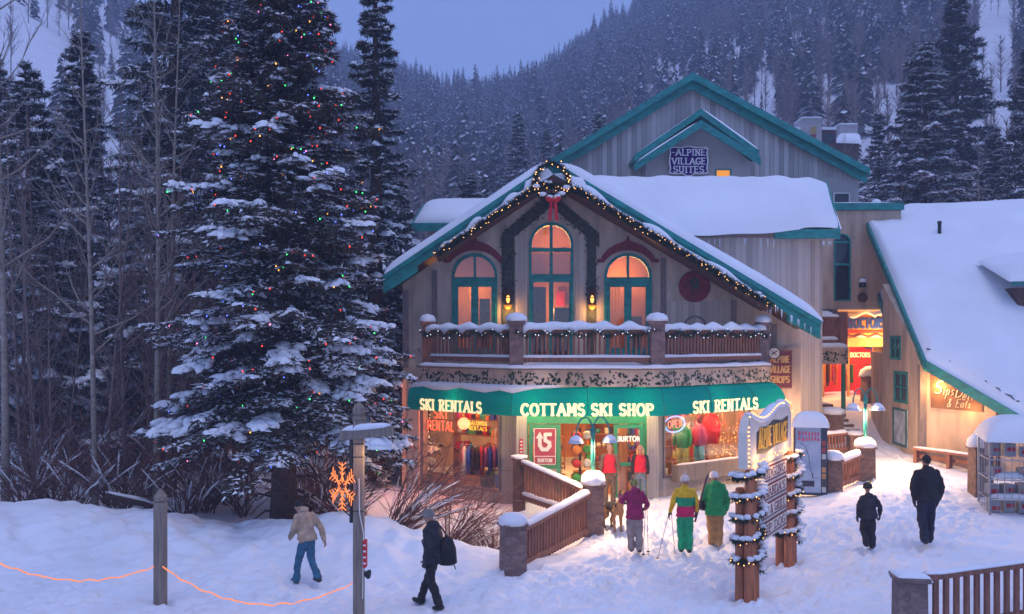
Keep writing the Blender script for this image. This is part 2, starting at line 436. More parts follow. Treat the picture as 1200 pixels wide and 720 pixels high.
def text(mb, s, O, U, V, N, width, height, t=.14, mode='slab', gap=.2, serif=True, depth=.03, slant=0.0, jit=0.0, seed=0):
    """letters of the words s centred on O in the plane U, V; mode slab = raised flat strokes, tube = round glass tube"""
    O, U, V, N = Vector(O), nrm(U), nrm(V), nrm(N)
    rnd = random.Random(seed)
    tot = sum(GL[c][0] + gap for c in s) - gap
    sx, sy = width / tot, height
    x = 0; q = 0
    def P(a, b): return O + U * ((a - tot / 2) * sx + (b - .5) * slant * sy) + V * ((b - .5) * sy)
    for c in s:
        w, strokes, ser = GL[c]; jy = (rnd.random() - .5) * jit
        for st in strokes:
            pts = [P(x + a, b + jy) for a, b in st]
            if mode == 'tube':
                mb.tube([p + N * (t * height) for p in pts], t * height, 5)
            else:
                th = t * height
                for i in range(len(pts) - 1):
                    a, b = pts[i], pts[i + 1]; d = b - a; L = d.length
                    if L < 1e-5: continue
                    d.normalize(); e = th * .42; q += 1; pr = N.cross(d)
                    vert = abs(d.dot(V)); k = th * (.62 if vert > .5 else .45)
                    a2, b2 = a - d * e, b + d * e; dz = depth + (q % 7) * .0006
                    mb.prism([a2 - pr * k, b2 - pr * k, b2 + pr * k, a2 + pr * k], N * dz)
        if serif and mode == 'slab':
            for (a, b) in ser:
                q += 1; p = P(x + a, b + jy); h = t * height * .38; hw = .2 * sx
                yo = h * .2 * (1 if b < .5 else -1)
                p = p + V * yo
                mb.prism([p - U * hw - V * h, p + U * hw - V * h, p + U * hw + V * h, p - U * hw + V * h], N * (depth + .005 + (q % 7) * .0005))
        x += w + gap

# ------------------------------------------------------------------ garlands with little lamps
def needles_along(pts, n, r, rnd, ln=.09, wd=.012):
    P = [np.array(p, dtype=float) for p in pts]; seg = [np.linalg.norm(P[i + 1] - P[i]) for i in range(len(P) - 1)]
    cum = np.concatenate([[0], np.cumsum(seg)]); tot = cum[-1]
    rs = np.random.RandomState(rnd)
    t = rs.rand(n) * tot; i = np.clip(np.searchsorted(cum, t) - 1, 0, len(seg) - 1)
    a = np.array(P)[i]; b = np.array(P)[i + 1]; f = ((t - cum[i]) / np.maximum(np.array(seg)[i], 1e-6))[:, None]
    c = a + (b - a) * f
    d = rs.randn(n, 3); d /= np.linalg.norm(d, axis=1)[:, None]
    base = c + d * r * rs.rand(n, 1) * .7; tip = c + d * (r + ln * rs.rand(n, 1))
    s = np.cross(d, rs.randn(n, 3)); s /= np.linalg.norm(s, axis=1)[:, None] + 1e-9
    V = np.stack([base - s * wd, base + s * wd, tip], 1).reshape(-1, 3)
    return V, np.arange(3 * n).reshape(-1, 3)
def sub(pts, step):
    out = []
    pts = [Vector(p) for p in pts]
    for i in range(len(pts) - 1):
        k = max(1, int((pts[i + 1] - pts[i]).length / step))
        for j in range(k): out.append(pts[i].lerp(pts[i + 1], j / k))
    return out + [pts[-1]]
def garland(name, pts, label, cat, r=.1, per_m=900, bulbs_m=14, bulb='warm_bulb', br=.016, seed=1, snow=0.3, group=None):
    base = Vector(pts[0]); root = thing(name, base, label, cat, group)
    pts = [Vector(p) for p in pts]; L = sum((pts[i + 1] - pts[i]).length for i in range(len(pts) - 1))
    V, Fa = needles_along(pts, int(per_m * L), r, seed)
    npmesh('greenery', V - np.array(base), Fa, M['garland'], root)
    rnd = random.Random(seed); mb = MB(); ps = sub(pts, 1.0 / bulbs_m)
    bp_ = [p + nrm(Vector((rnd.gauss(0, 1), rnd.gauss(0, 1) - .8, rnd.gauss(0, 1)))) * r * rnd.uniform(.7, 1.15) for p in ps]
    for p in bp_: mb.ell(p, (br, br, br), 5, 4)
    mb.mi = 1; mb.tube(bp_, .004, 3, cap=False)
    mb.build('light_string', [M[bulb], M['black']], root)
    if snow:
        mb = MB()
        for p in sub(pts, .16):
            if rnd.random() < snow: mb.ell(p + Vector((rnd.gauss(0, .02), -.02, r * .8)), (.1 * rnd.uniform(.6, 1.2), r * .9, .05), 7, 5, lump=.5, seed=rnd.random() * 90)
        mb.build('garland_snow', M['snow'], root, smooth=True)
    return root
# ------------------------------------------------------------------ the ground: one sheet out to the hills
def gp(px, py, d):
    p = W(px, py, d); return (p.x, p.y, p.z)
CP = [(0, 8, 0), (-6, 8, 0), (6, 8, .1), (0, 14, 0), (-8, 14, 0), (-14, 14, .2), (-3, 17.8, 0), (0, 18, 0), (3, 18, 0), (5, 20, 0.02), (2.8, 22.1, 0), (5, 23, .03),
      (3, 25.5, .08), (5.5, 26, .12), (2.5, 28.2, .17), (4.5, 28.4, .18), (6, 28.8, .22), (6.5, 25, .15), (9, 21.3, .40), (7.7, 21.2, .28), (6.5, 20, .1), (8.8, 28.3, .32), (10, 26, .5),
      (13.4, 32, .85), (15.5, 30, .52), (12.9, 27, .62), (12.2, 25, .38), (14, 24, .4), (13.2, 35, 1.0), (11.5, 33, .8), (12.6, 37, 1.05), (11, 37, 1.05), (12.5, 42, 2.05), (11, 42, 2.05), (14, 46, 2.1), (10, 46, 2.1),
      (10, 18, .4), (12, 20, .45), (16, 20, .5), (7, 15, .25), (9, 15.5, .2), (12, 16, .4), (18, 26, .6), (18, 34, .8), (10.2, 30, .5),
      gp(0, 650, 21.3), gp(0, 588, 24.2), gp(200, 652, 21), gp(200, 606, 23.4), gp(100, 596, 23.8), gp(280, 627, 22.5), gp(345, 609, 23), gp(400, 598, 23.2), gp(470, 616, 22.6), gp(525, 634, 22.4), gp(575, 643, 22),
      (-3.5, 20.3, 0), (-6, 19.6, 0), (-1, 20.6, 0), (-9, 18.5, 0), (-12, 19, .08),
      (-12.5, 26.5, .35), (-8.5, 26, .05), (-6, 25.4, .05), (-6.6, 28, .1), (-3.5, 25, -.35), (-2, 25.2, -.6), (-.8, 24, -.65), (.2, 25.5, -.6), (-1.5, 28, -.5), (-4, 29, -.1), (.3, 24, -.5),
      (0, 20.5, .05), (.9, 22.4, .03), (1.95, 24.5, .03), (1.2, 26.2, .03), (.35, 27.8, .05), (1.9, 22.6, .02), (2.6, 26, .1),
      (-5.5, 32, .1), (-14, 34, .9), (-20, 30, 1.2), (-22, 22, .8), (-22, 40, 3.5), (-12, 42, 2.0), (-4, 40, 1.0), (2, 36, .3), (6, 36, .3), (-5, 48, 2.2), (4, 48, 2.0), (22, 44, 2.5), (22, 28, .8), (22, 14, .5), (-22, 12, .4), (-24, 50, 6)]
CPA = np.array(CP, dtype=float)
def _tps():
    P = CPA[:, :2]; n = len(P)
    d = np.linalg.norm(P[:, None] - P[None], axis=2); K = np.where(d > 0, d * d * np.log(d + 1e-12), 0) + np.eye(n) * .4
    A = np.zeros((n + 3, n + 3)); A[:n, :n] = K; A[:n, n] = 1; A[:n, n + 1:] = P; A[n, :n] = 1; A[n + 1:, :n] = P.T
    return np.linalg.solve(A, np.concatenate([CPA[:, 2], [0, 0, 0]]))
TW = _tps()
def near_z(X, Y):
    X = np.clip(X, -25, 23); Y = np.clip(Y, 6, 50)
    Z = TW[-3] + TW[-2] * X + TW[-1] * Y
    for (px, py, _), w in zip(CP, TW[:-3]):
        d2 = (X - px) ** 2 + (Y - py) ** 2
        Z = Z + w * .5 * d2 * np.log(d2 + 1e-12)
    return Z
PR_X = [-900, -500, 0, 120, 200, 300, 440, 520, 560, 600, 660, 735, 850, 1000, 1200, 1800, 2400]
PR_Y = [-330, -300, -90, 0, 50, 55, 88, 108, 112, 108, 82, 30, -40, -110, -200, -330, -360]
PR_D = [300, 300, 300, 320, 360, 440, 520, 560, 560, 560, 540, 520, 520, 500, 480, 440, 400]
def smst(a, b, x):
    t = np.clip((x - a) / (b - a), 0, 1); return t * t * (3 - 2 * t)
def far_z(X, Y):
    d = np.maximum(Y, 40.0); px = X / d * F + 600
    yr = np.interp(px, PR_X, PR_Y); dr = np.interp(px, PR_X, PR_D)
    zr = CAMZ + (392 - yr) / F * dr
    t = (d - 60) / (dr - 60)
    z = 4 + (zr - 4) * np.where(t < 1, np.sign(t) * np.abs(t) ** 1.15, 1 - .4 * (t - 1))
    z = z + (np.sin(X * .045 + np.sin(Y * .021) * 2) * 3 + np.sin(X * .017 - Y * .013) * 5) * np.clip(t, 0, 1) * np.clip((1.02 - t) * 6, 0, 1)
    return z
def base_z(X, Y):
    X = np.asarray(X, dtype=float); Y = np.asarray(Y, dtype=float)
    w = smst(44, 78, Y) 
    w = np.maximum(w, smst(20, 60, np.abs(X)) * smst(10, 60, Y))
    return near_z(X, Y) * (1 - w) + far_z(X, Y) * w
def Gz(x, y):
    return float(base_z(np.array([x]), np.array([y]))[0])
def _axis(lo, hi, step, far_lo, far_hi, g=1.13):
    a = list(np.arange(lo, hi, step)); s = step; x = a[-1]
    while x < far_hi:
        s = min(s * g, 9); x += s; a.append(x)
    s = step; x = a[0]; b = []
    while x > far_lo:
        s = min(s * g, 9); x -= s; b.append(x)
    return np.array(b[::-1] + a)
XS = _axis(-14.5, 17.5, .08, -420, 480); YS = _axis(14, 32, .08, -60, 760)
GX, GY = np.meshgrid(XS, YS, indexing='ij')
GZ = base_z(GX, GY)
_rs = np.random.RandomState(4)
def lumps(X, Y):
    o = np.zeros_like(X)
    for k in range(26):
        a = _rs.rand() * 6.28; f = 1.2 + 7 * _rs.rand() ** 1.4; ph = _rs.rand() * 6.28
        o += np.sin((X * math.cos(a) + Y * math.sin(a)) * f + ph + 1.6 * np.sin(X * .8 * math.sin(a * 3) + Y * .7 + ph)) / f
    return o
near = smst(-18, -13, GX) * (1 - smst(16, 19, GX)) * smst(10, 12, GY) * (1 - smst(36, 42, GY))
LP = lumps(GX, GY)
trod = smst(15, 17, GY) * near
GZ = GZ + near * (LP * .015 + lumps(GX * 2.1, GY * 2.1) * .012)
# the bank left by the plough is rougher
bank = np.exp(-((GZ - .5) / .3) ** 2) * (GX < 0) * (GY < 25) * near
GZ = GZ + bank * (lumps(GX * 2.3, GY * 2.3) * .045 + lumps(GX * 5, GY * 5) * .018)
# trodden tracks: hundreds of boot prints
fp = []
rnd = random.Random(12)
def path(pts, n, wd):
    for _ in range(n):
        i = rnd.randrange(len(pts) - 1); t = rnd.random(); a = pts[i]; b = pts[i + 1]
        fp.append((a[0] + (b[0] - a[0]) * t + rnd.gauss(0, wd), a[1] + (b[1] - a[1]) * t + rnd.gauss(0, wd), math.atan2(b[1] - a[1], b[0] - a[0]) + rnd.gauss(0, .4)))
path([(-14, 18.5), (-5, 19.2), (0, 18.6), (3, 21)], 900, .9)
path([(-6, 17), (2, 17.4), (9, 18.5)], 700, 1.1)
path([(3, 21), (3.2, 25), (3.3, 28)], 700, .7)
path([(3, 20), (6, 23), (7.5, 24.5)], 520, 1.0)
path([(3, 17), (8, 20.5), (10.5, 25), (11.8, 31), (12, 36)], 1200, .8)
path([(3, 24), (8, 24)], 500, .9)
for (x, y, a) in fp:
    ix0, ix1 = np.searchsorted(XS, [x - .45, x + .45]); iy0, iy1 = np.searchsorted(YS, [y - .45, y + .45])
    if ix1 <= ix0 or iy1 <= iy0: continue
    X = GX[ix0:ix1, iy0:iy1] - x; Y = GY[ix0:ix1, iy0:iy1] - y
    u = (X * math.cos(a) + Y * math.sin(a)) / .16; v = (-X * math.sin(a) + Y * math.cos(a)) / .075
    r2 = u * u + v * v
    GZ[ix0:ix1, iy0:iy1] += -.065 * np.exp(-r2 ** 1.5) + .02 * np.exp(-((np.sqrt(r2) - 1.7) / .5) ** 2)
nx, ny = GX.shape
V = np.stack([GX, GY, GZ], -1).reshape(-1, 3)
ii, jj = np.meshgrid(np.arange(nx - 1), np.arange(ny - 1), indexing='ij')
q = (ii * ny + jj).ravel()
Fq = np.stack([q, q + ny, q + ny + 1, q + 1], 1)
g = npmesh('ground', V, Fq, M['snow_ground'], smooth=True); g['kind'] = 'structure'
def ground_at(x, y):
    i = int(np.clip(np.searchsorted(XS, x), 1, nx - 1)); j = int(np.clip(np.searchsorted(YS, y), 1, ny - 1))
    tx = (x - XS[i - 1]) / (XS[i] - XS[i - 1]); ty = (y - YS[j - 1]) / (YS[j] - YS[j - 1])
    return float(GZ[i - 1, j - 1] * (1 - tx) * (1 - ty) + GZ[i, j - 1] * tx * (1 - ty) + GZ[i - 1, j] * (1 - tx) * ty + GZ[i, j] * tx * ty)

# ------------------------------------------------------------------ tree makers (numpy: many leaf-sized faces)
def frames(D, rs):
    D = D / (np.linalg.norm(D, axis=1)[:, None] + 1e-9)
    s = np.cross(D, np.array([0, 0, 1.0]) + rs.randn(len(D), 3) * .15); s /= np.linalg.norm(s, axis=1)[:, None] + 1e-9
    return D, s
def spruce_arrays(h, rb, seed, nbr=240, tw=18, nd=9, low=.06, ndl=.13, ndw=.018, snow=.5, lumps_n=500, droop=.35, fine=.25, taper=.8, lmax=99):
    """needles (V, F), snow (V, F) for a spruce h tall with crown radius rb"""
    rs = np.random.RandomState(seed)
    NV = []; SV = []; LV = []; LF = []; lb = 0
    t = np.sort(1 - (rs.rand(nbr) ** .62)) * .985
    t = low + (1 - low) * np.linspace(0, 1, nbr) ** 1.25 * .985 + rs.randn(nbr) * .006
    az = np.arange(nbr) * 2.399963 + rs.randn(nbr) * .35
    gaps = 1 + .22 * np.sin(t * 40 + seed) 
    L = rb * (1 - t) ** taper * (.72 + .45 * rs.rand(nbr)) * gaps + .12
    L *= 1 + .22 * np.sin(az * 2 + t * 9 + seed) * rs.rand(nbr) - .3 * (rs.rand(nbr) < .2)
    L = np.minimum(L, lmax * (.85 + .15 * rs.rand(nbr)))
    axes = []
    for k in range(nbr):
        z0 = h * t[k]; up = .55 * (t[k] - .45) - .1 + rs.randn() * .1
        dx, dy = math.cos(az[k]), math.sin(az[k])
        n = tw; f = np.linspace(.12, 1, n) ** .85
        px = dx * L[k] * f; py = dy * L[k] * f
        dr = droop * (1 - t[k] * .7)
        pz = z0 + L[k] * (up * f - dr * f ** 1.6 + dr * .55 * f ** 4)
        P = np.stack([px, py, pz], 1)
        T = np.gradient(P, axis=0); T /= np.linalg.norm(T, axis=1)[:, None]
        S = np.cross(T, [0, 0, 1.0]); S /= np.linalg.norm(S, axis=1)[:, None] + 1e-9
        for sd in (-1, 1):
            tl = (.10 + .42 * L[k] * (1.05 - f) ** .75) * (.6 + .6 * rs.rand(n)); tl = np.minimum(tl, .85)
            td = T * .62 + S * sd * .75 + np.array([0, 0, -.22]) + rs.randn(n, 3) * .14
            td /= np.linalg.norm(td, axis=1)[:, None]
            axes.append((P, td, tl, f, np.full(n, t[k])))
    P = np.concatenate([a[0] for a in axes]); D = np.concatenate([a[1] for a in axes]); TL = np.concatenate([a[2] for a in axes]); FF = np.concatenate([a[3] for a in axes]); TT = np.concatenate([a[4] for a in axes])
    m = len(P)
    u = rs.rand(m, nd, 1); base = P[:, None] + D[:, None] * TL[:, None, None] * u
    nd_dir = D[:, None] * .75 + rs.randn(m, nd, 3) * .55 + np.array([0, 0, -.12]); nd_dir /= np.linalg.norm(nd_dir, axis=2)[:, :, None]
    ln = ndl * (.6 + .9 * rs.rand(m, nd, 1)); tip = base + nd_dir * ln
    sd = np.cross(nd_dir, rs.randn(m, nd, 3)); sd /= np.linalg.norm(sd, axis=2)[:, :, None] + 1e-9
    w = ndw * (.7 + .8 * rs.rand(m, nd, 1))
    V = np.stack([base - sd * w, base + sd * w, tip], 2).reshape(-1, 3)
    # fine snow: flecks lying on the twigs
    up = (rs.rand(m, nd) < fine * snow * (.3 + .9 * FF[:, None]) * (.35 + 1.5 * np.repeat(rs.rand(nbr), 2 * tw)[:, None]) * (1.3 - TT[:, None]))
    b2 = base[up] + np.array([0, 0, .025]); k2 = len(b2)
    dd = nd_dir[up] * np.array([1, 1, .25]); dd /= np.linalg.norm(dd, axis=1)[:, None] + 1e-9
    s2 = np.stack([-dd[:, 1], dd[:, 0], rs.uniform(-.8, .8, k2)], 1); l2 = ln[up] * .9; w2 = w[up] * 2.0
    SV = np.stack([b2 - s2 * w2, b2 + s2 * w2, b2 + dd * l2], 1).reshape(-1, 3)
    # pads of snow
    ph = np.array([(math.cos(a), math.sin(a)) for a in np.linspace(0, 2 * math.pi, 7)[:-1]])
    sel = []
    load = rs.rand(nbr) < .36 * min(1.6, snow) * np.clip(1.2 - 1.3 * t, .1, 1)
    for k in range(nbr):
        s0 = int(tw * rs.uniform(.25, .75)) if load[k] else int(tw * .9)
        p_ = .8 if load[k] else .2 * snow
        for i in range(s0, tw):
            for sd in (0, 1):
                if rs.rand() < p_: sel.append((k * 2 * tw + sd * tw + i, load[k], i / tw))
            if load[k] and rs.rand() < .8: sel.append((k * 2 * tw + i, 2, i / tw))
    LVs = []; LFs = []; nb = 0
    for i, ld, fr in sel:
        off = 0 if ld == 2 else .5
        c = P[i] + D[i] * TL[i] * off + np.array([0, 0, .035]); ax = D[i] * np.array([1, 1, .55]); ax /= np.linalg.norm(ax); sdv = np.array([-ax[1], ax[0], 0.]); sdv /= np.linalg.norm(sdv) + 1e-9
        sp = L[i // (2 * tw)] / tw
        la = (np.clip(TL[i] * .5, .06, .24) if ld != 2 else max(.08, sp * 1.1)) * (.7 + .5 * rs.rand()); lb_ = (.04 + .05 * rs.rand() + sp * .3) * (.55 if not ld else 1); hh = (.035 + .06 * rs.rand()) * (1.3 if ld else .7)
        rows = []
        for (rr, zz) in ((1.0, -.35), (.9, .4), (.55, .85)):
            jt = 1 + .28 * rs.randn(6, 1)
            rows.append(c + (ph[:, :1] * ax * la + ph[:, 1:] * sdv * lb_) * rr * jt + np.array([0, 0, hh * zz]))
        v = np.concatenate(rows + [[c + np.array([0, 0, hh])]])
        fs = []
        for r_ in range(2):
            for j in range(6):
                a0 = r_ * 6 + j; a1 = r_ * 6 + (j + 1) % 6; fs += [(a0, a1, a1 + 6), (a0, a1 + 6, a0 + 6)]
        for j in range(6): fs.append((12 + j, 12 + (j + 1) % 6, 18))
        LVs.append(v); LFs.append(np.array(fs) + nb); nb += len(v)
    S_V = SV; S_F = np.arange(len(SV)).reshape(-1, 3)
    if LVs:
        S_F = np.concatenate([S_F, np.concatenate(LFs) + len(S_V)]); S_V = np.concatenate([S_V] + LVs)
    return V, np.arange(len(V)).reshape(-1, 3), S_V, S_F, (P, D, TL, FF, TT, az, t, L)

def trunk_mb(h, r, seed, low=0.0, nst=0, stl=1.0):
    mb = MB(); rnd = random.Random(seed)
    pts = [(rnd.gauss(0, .02) * r * 4 * (i > 0), rnd.gauss(0, .02) * r * 4 * (i > 0), h * i / 8 - (.5 if i == 0 else 0)) for i in range(9)]
    mb.tube(pts, [r * (1.35 if i == 0 else 1) * (1 - .95 * i / 8) + .01 for i in range(9)], 9)
    for k in range(nst):
        z = h * rnd.uniform(.02, .25); a = rnd.uniform(0, 6.28); l = stl * rnd.uniform(.5, 1.3)
        p0 = Vector((0, 0, z)); p1 = p0 + Vector((math.cos(a) * l * .6, math.sin(a) * l * .6, l * .05)); p2 = p0 + Vector((math.cos(a) * l, math.sin(a) * l, -l * .25))
        mb.tube([p0, p1, p2], [r * .16, r * .1, r * .04], 5)
    return mb
def make_spruce(h, rb, seed, label, loc, group=None, name='spruce_tree', needle='needle', trunk=.02, nst=10, **kw):
    root = thing(name, (0, 0, 0), label, 'tree', group)
    V, Fa, SV, SF, info = spruce_arrays(h, rb, seed, **kw)
    trunk_mb(h * .98, h * trunk, seed, nst=nst, stl=rb * .35).build('trunk', M['bark'], root, smooth=True)
    cr = npmesh('crown', V, Fa, M[needle], root)
    if len(SV): npmesh('crown_snow', SV, SF, M['snow'], cr)
    root.location = loc
    root['_info'] = 0
    del root['_info']
    return root, info

def bare_arrays(h, seed, r=.09, nbr=34, spread=.22, lo=.3, sub_n=7, up=1.0, lean=.03):
    """bare tree: trunk tube and branches as tapering three sided tubes; returns the builder"""
    rnd = random.Random(seed); mb = MB()
    lx, ly = rnd.gauss(0, lean), rnd.gauss(0, lean)
    def ax(t): return Vector((lx * h * t + .06 * math.sin(t * 5 + seed), ly * h * t + .06 * math.cos(t * 4 + seed), h * t))
    n = 10
    mb.tube([ax(i / n) - (Vector((0, 0, .4)) if i == 0 else Vector()) for i in range(n + 1)], [r * (1.25 if i == 0 else 1) * (1 - .93 * i / n) for i in range(n + 1)], 7)
    for k in range(nbr):
        t = lo + (1 - lo) * (k + rnd.random()) / nbr * .98; a = rnd.random() * 6.283
        L = h * spread * (1 - t) ** .55 * rnd.uniform(.5, 1.15) + .2
        d = Vector((math.cos(a), math.sin(a), up * rnd.uniform(.35, 1.1))).normalized(); p = ax(t); br = r * (1 - .93 * t) * .5 + .004
        pts = [p]; dd = d.copy()
        for i in range(4):
            dd = (dd + Vector((rnd.gauss(0, .16), rnd.gauss(0, .16), .16 * up + rnd.gauss(0, .1)))).normalized(); pts.append(pts[-1] + dd * L / 4)
        mb.tube(pts, [br, br * .8, br * .6, br * .4, br * .15], 4, cap=False)
        for q in range(sub_n):
            i = rnd.randrange(1, 4); s = pts[i].lerp(pts[i + 1], rnd.random()); sl = L * rnd.uniform(.2, .5)
            e = (dd + Vector((rnd.gauss(0, .6), rnd.gauss(0, .6), rnd.gauss(.2, .35)))).normalized()
            m_ = s + e * sl * .5 + Vector((rnd.gauss(0, .03), rnd.gauss(0, .03), 0))
            mb.tube([s, m_, s + e * sl + Vector((0, 0, sl * .12))], [br * .35, br * .25, br * .08], 3, cap=False)
    return mb
def shrub_mb(h, seed, n=24, spread=.5, r=.012, forks=5, arch=.3, az0=0, azr=6.283):
    rnd = random.Random(seed); mb = MB(); sn = MB()
    for k in range(n):
        a = az0 + rnd.uniform(-.5, .5) * azr; l = h * rnd.uniform(.6, 1.15); o = Vector((rnd.gauss(0, .12), rnd.gauss(0, .12), -.1))
        lean = spread * rnd.uniform(.3, 1.3); d = Vector((math.cos(a) * lean, math.sin(a) * lean, 1)).normalized(); pts = [o]
        for i in range(5):
            d = (d + Vector((math.cos(a) * arch * .22 + rnd.gauss(0, .08), math.sin(a) * arch * .22 + rnd.gauss(0, .08), -arch * .12 + rnd.gauss(0, .05)))).normalized(); pts.append(pts[-1] + d * l / 5)
        rr = r * rnd.uniform(.7, 1.6)
        mb.tube(pts, [rr, rr * .9, rr * .75, rr * .6, rr * .4, rr * .15], 4, cap=False)
        if rnd.random() < .4 and lean > .3:
            sn.snowline([p + Vector((0, 0, rr * .6)) for p in pts[2:5]], rr * 1.9, .014, n=5, step=.1)
        for q in range(forks):
            i = rnd.randrange(1, 5); s = pts[i].lerp(pts[i + 1], rnd.random()); sl = l * rnd.uniform(.15, .4)
            e = (d + Vector((rnd.gauss(0, .45), rnd.gauss(0, .45), rnd.gauss(.1, .3)))).normalized()
            mb.tube([s, s + e * sl * .5 + Vector((rnd.gauss(0, .03), rnd.gauss(0, .03), 0)), s + e * sl], [rr * .5, rr * .35, rr * .1], 3, cap=False)
    return mb, sn
# ------------------------------------------------------------------ the ski shop
XA, YA, ZA = Vector((1, 0, 0)), Vector((0, 1, 0)), Vector((0, 0, 1))
NF = Vector((0, -1, 0))          # facing the camera
def arch(x0, x1, z0, z1, ins=0.0, n=13):
    """window outline: z1 = top of a half round arch"""
    r = (x1 - x0) / 2 - ins; cx = (x0 + x1) / 2; zc = z1 - (x1 - x0) / 2
    return [(x0 + ins, z0 + ins), (x1 - ins, z0 + ins)] + [(cx + r * math.cos(R(180 * i / (n - 1))), zc + r * math.sin(R(180 * i / (n - 1)))) for i in range(n)]
def rect(x0, x1, z0, z1, ins=0.0):
    return [(x0 + ins, z0 + ins), (x1 - ins, z0 + ins), (x1 - ins, z1 - ins), (x0 + ins, z1 - ins)]

shop = thing('ski_shop_building', (2.2, 30.5, 0), 'tan ski shop with teal gable fascia, snowy balcony and rounded teal awning over the entrance', 'building')
p1 = Vector((.3, 28.75, 0)); p2 = Vector((4.0, 28.75, 0))
dL = Vector((-.778, .629, 0)); dR = Vector((.778, .629, 0))
nL = Vector((-.629, -.778, 0)); nR = Vector((.629, -.778, 0))
p0 = p1 + dL * 4.6; p3 = p2 + dR * 5.93
YW = 32.3
def offs(o, tl, tr):
    c1 = p1 + Vector((-.354, -1, 0)) * o; c2 = p2 + Vector((.354, -1, 0)) * o
    return [c1 + dL * tl, c1, c2, c2 + dR * tr]
def atz(p, z): return Vector((p.x, p.y, z))

# gable wall with its three arched openings
AX, AZ = 1.29, 9.95
gx0, gx1 = -3.6, 9.5
def gz(x): return AZ - (.672 * (AX - x) if x < AX else .595 * (x - AX))
O = Vector((0, YW, 0))
wins = [(-1.97, -.48, 4.15, 7.67), (.56, 2.02, 4.15, 8.68), (3.03, 4.6, 4.15, 7.67), (5.62, 6.42, 4.3, 5.62)]
mb = MB()
mb.wall([(gx0, -1), (gx1, -1), (gx1, gz(gx1)), (AX, AZ), (gx0, gz(gx0))], [arch(*w) for w in wins] + [rect(-2.9, 8.2, -.5, 3.4)], O, XA, ZA, NF, .25)
mb.bx(gx0, gx0 + .25, YW + .26, 43, -1, 6.6); mb.bx(gx1 - .25, gx1, YW + .26, 43, -1, 4.95)
wall_o = mb.build('wall', M['stucco'], shop)
pieces('wall_batten', M['trim'], shop, [(x - .09, x + .09, YW - .03, YW - .003, 4.1, gz(x) - .25) for x in (-2.55, 4.98, 7.3, 8.62)] + [(gx0 + .02, gx0 + .2, YW - .03, YW - .003, 3.9, gz(gx0) - .2)])
pieces('siding_panel', M['siding_beige'], shop, [(.12, .5, YW - .025, YW - .004, 4.1, 8.35), (2.08, 2.44, YW - .025, YW - .004, 4.1, 8.35), (5.08, 7.2, YW - .022, YW - .004, 4.1, 6.1)])
# painted vine arbour
mb = MB()
for (a, b) in ((-.33, .08), (2.47, 2.76)): mb.bx(a, b, YW - .05, YW - .028, 4.1, 8.15)
for (xa, za, xb, zb) in ((-.33, 8.1, AX, 9.45), (AX, 9.45, 2.87, 8.1)):
    mb.wall([(xa, za - .25), (xb, zb - .25), (xb, zb + .22), (xa, za + .22)] if xa < AX else [(xa, za - .25), (xb, zb - .25), (xb, zb + .22), (xa, za + .22)], [], Vector((0, YW - .052, 0)), XA, ZA, NF, .02)
arb = mb.build('painted_arbour', M['painted_vine'], shop)
rnd = random.Random(3); mb = MB()
for i in range(150):
    s = rnd.random()
    if s < .5:
        x = rnd.choice((-.33, .08, 2.47, 2.78)) + rnd.gauss(0, .04); z = rnd.uniform(6.3, 8.2)
    else:
        u = rnd.random(); x = -.33 + 3.2 * u; z = 8.1 + 1.35 * (1 - abs(u - .5) * 2) + rnd.choice((-.3, .24)) + rnd.gauss(0, .05)
    a = rnd.random() * 6; w = rnd.uniform(.03, .06)
    mb.poly([(x + w * math.cos(a), YW - .058, z + w * math.sin(a)), (x + w * .5 * math.cos(a + 1.57), YW - .058, z + w * .5 * math.sin(a + 1.57)), (x - w * math.cos(a), YW - .058, z - w * math.sin(a)), (x - w * .5 * math.cos(a + 1.57), YW - .058, z - w * .5 * math.sin(a + 1.57))])
mb.build('painted_leaf', M['leaf'], arb)
# maroon painted swags over the two side windows
for cx in (-1.225, 3.815):
    mb = MB(); zc = 7.67 - .75; o = []; n = 15
    up = [(cx + 1.02 * math.cos(R(150 - 120 * i / (n - 1))), zc + .1 + 1.02 * math.sin(R(150 - 120 * i / (n - 1))) * 1.0) for i in range(n)]
    lo = [(cx + .95 * math.cos(R(30 + 120 * i / (n - 1))), zc - .02 + .86 * math.sin(R(30 + 120 * i / (n - 1)))) for i in range(n)]
    mid = n // 2; up[mid] = (cx, zc + 1.36); up[mid - 1] = (cx - .08, zc + 1.16); up[mid + 1] = (cx + .08, zc + 1.16)
    mb.wall(up + lo, [], Vector((0, YW - .035, 0)), XA, ZA, NF, .03)
    for sx in (-1, 1): mb.ell((cx + sx * .93, YW - .02, zc + .5), (.1, .02, .07))
    mb.build('painted_swag', M['maroon'], shop)
# round plaque
pl = MB(); pl.loft([(0, 0, 0, .52, .52), (0, 0, .04, .52, .52), (0, 0, .06, .46, .46)], 28, Matrix.Translation((6.0, YW - .025, 6.57)) @ Matrix.Rotation(R(90), 4, 'X'))
po = pl.build('round_plaque', M['maroon'], shop)
mb = MB(); rnd = random.Random(8)
for i in range(26):
    a = rnd.random() * 6.28; r_ = rnd.random() * .24; mb.ell((6 + r_ * math.cos(a) * .7, YW - .09, 6.6 + r_ * math.sin(a)), (.05, .012, .04), 6, 4)
mb.build('plaque_wreath', M['leaf'], po)

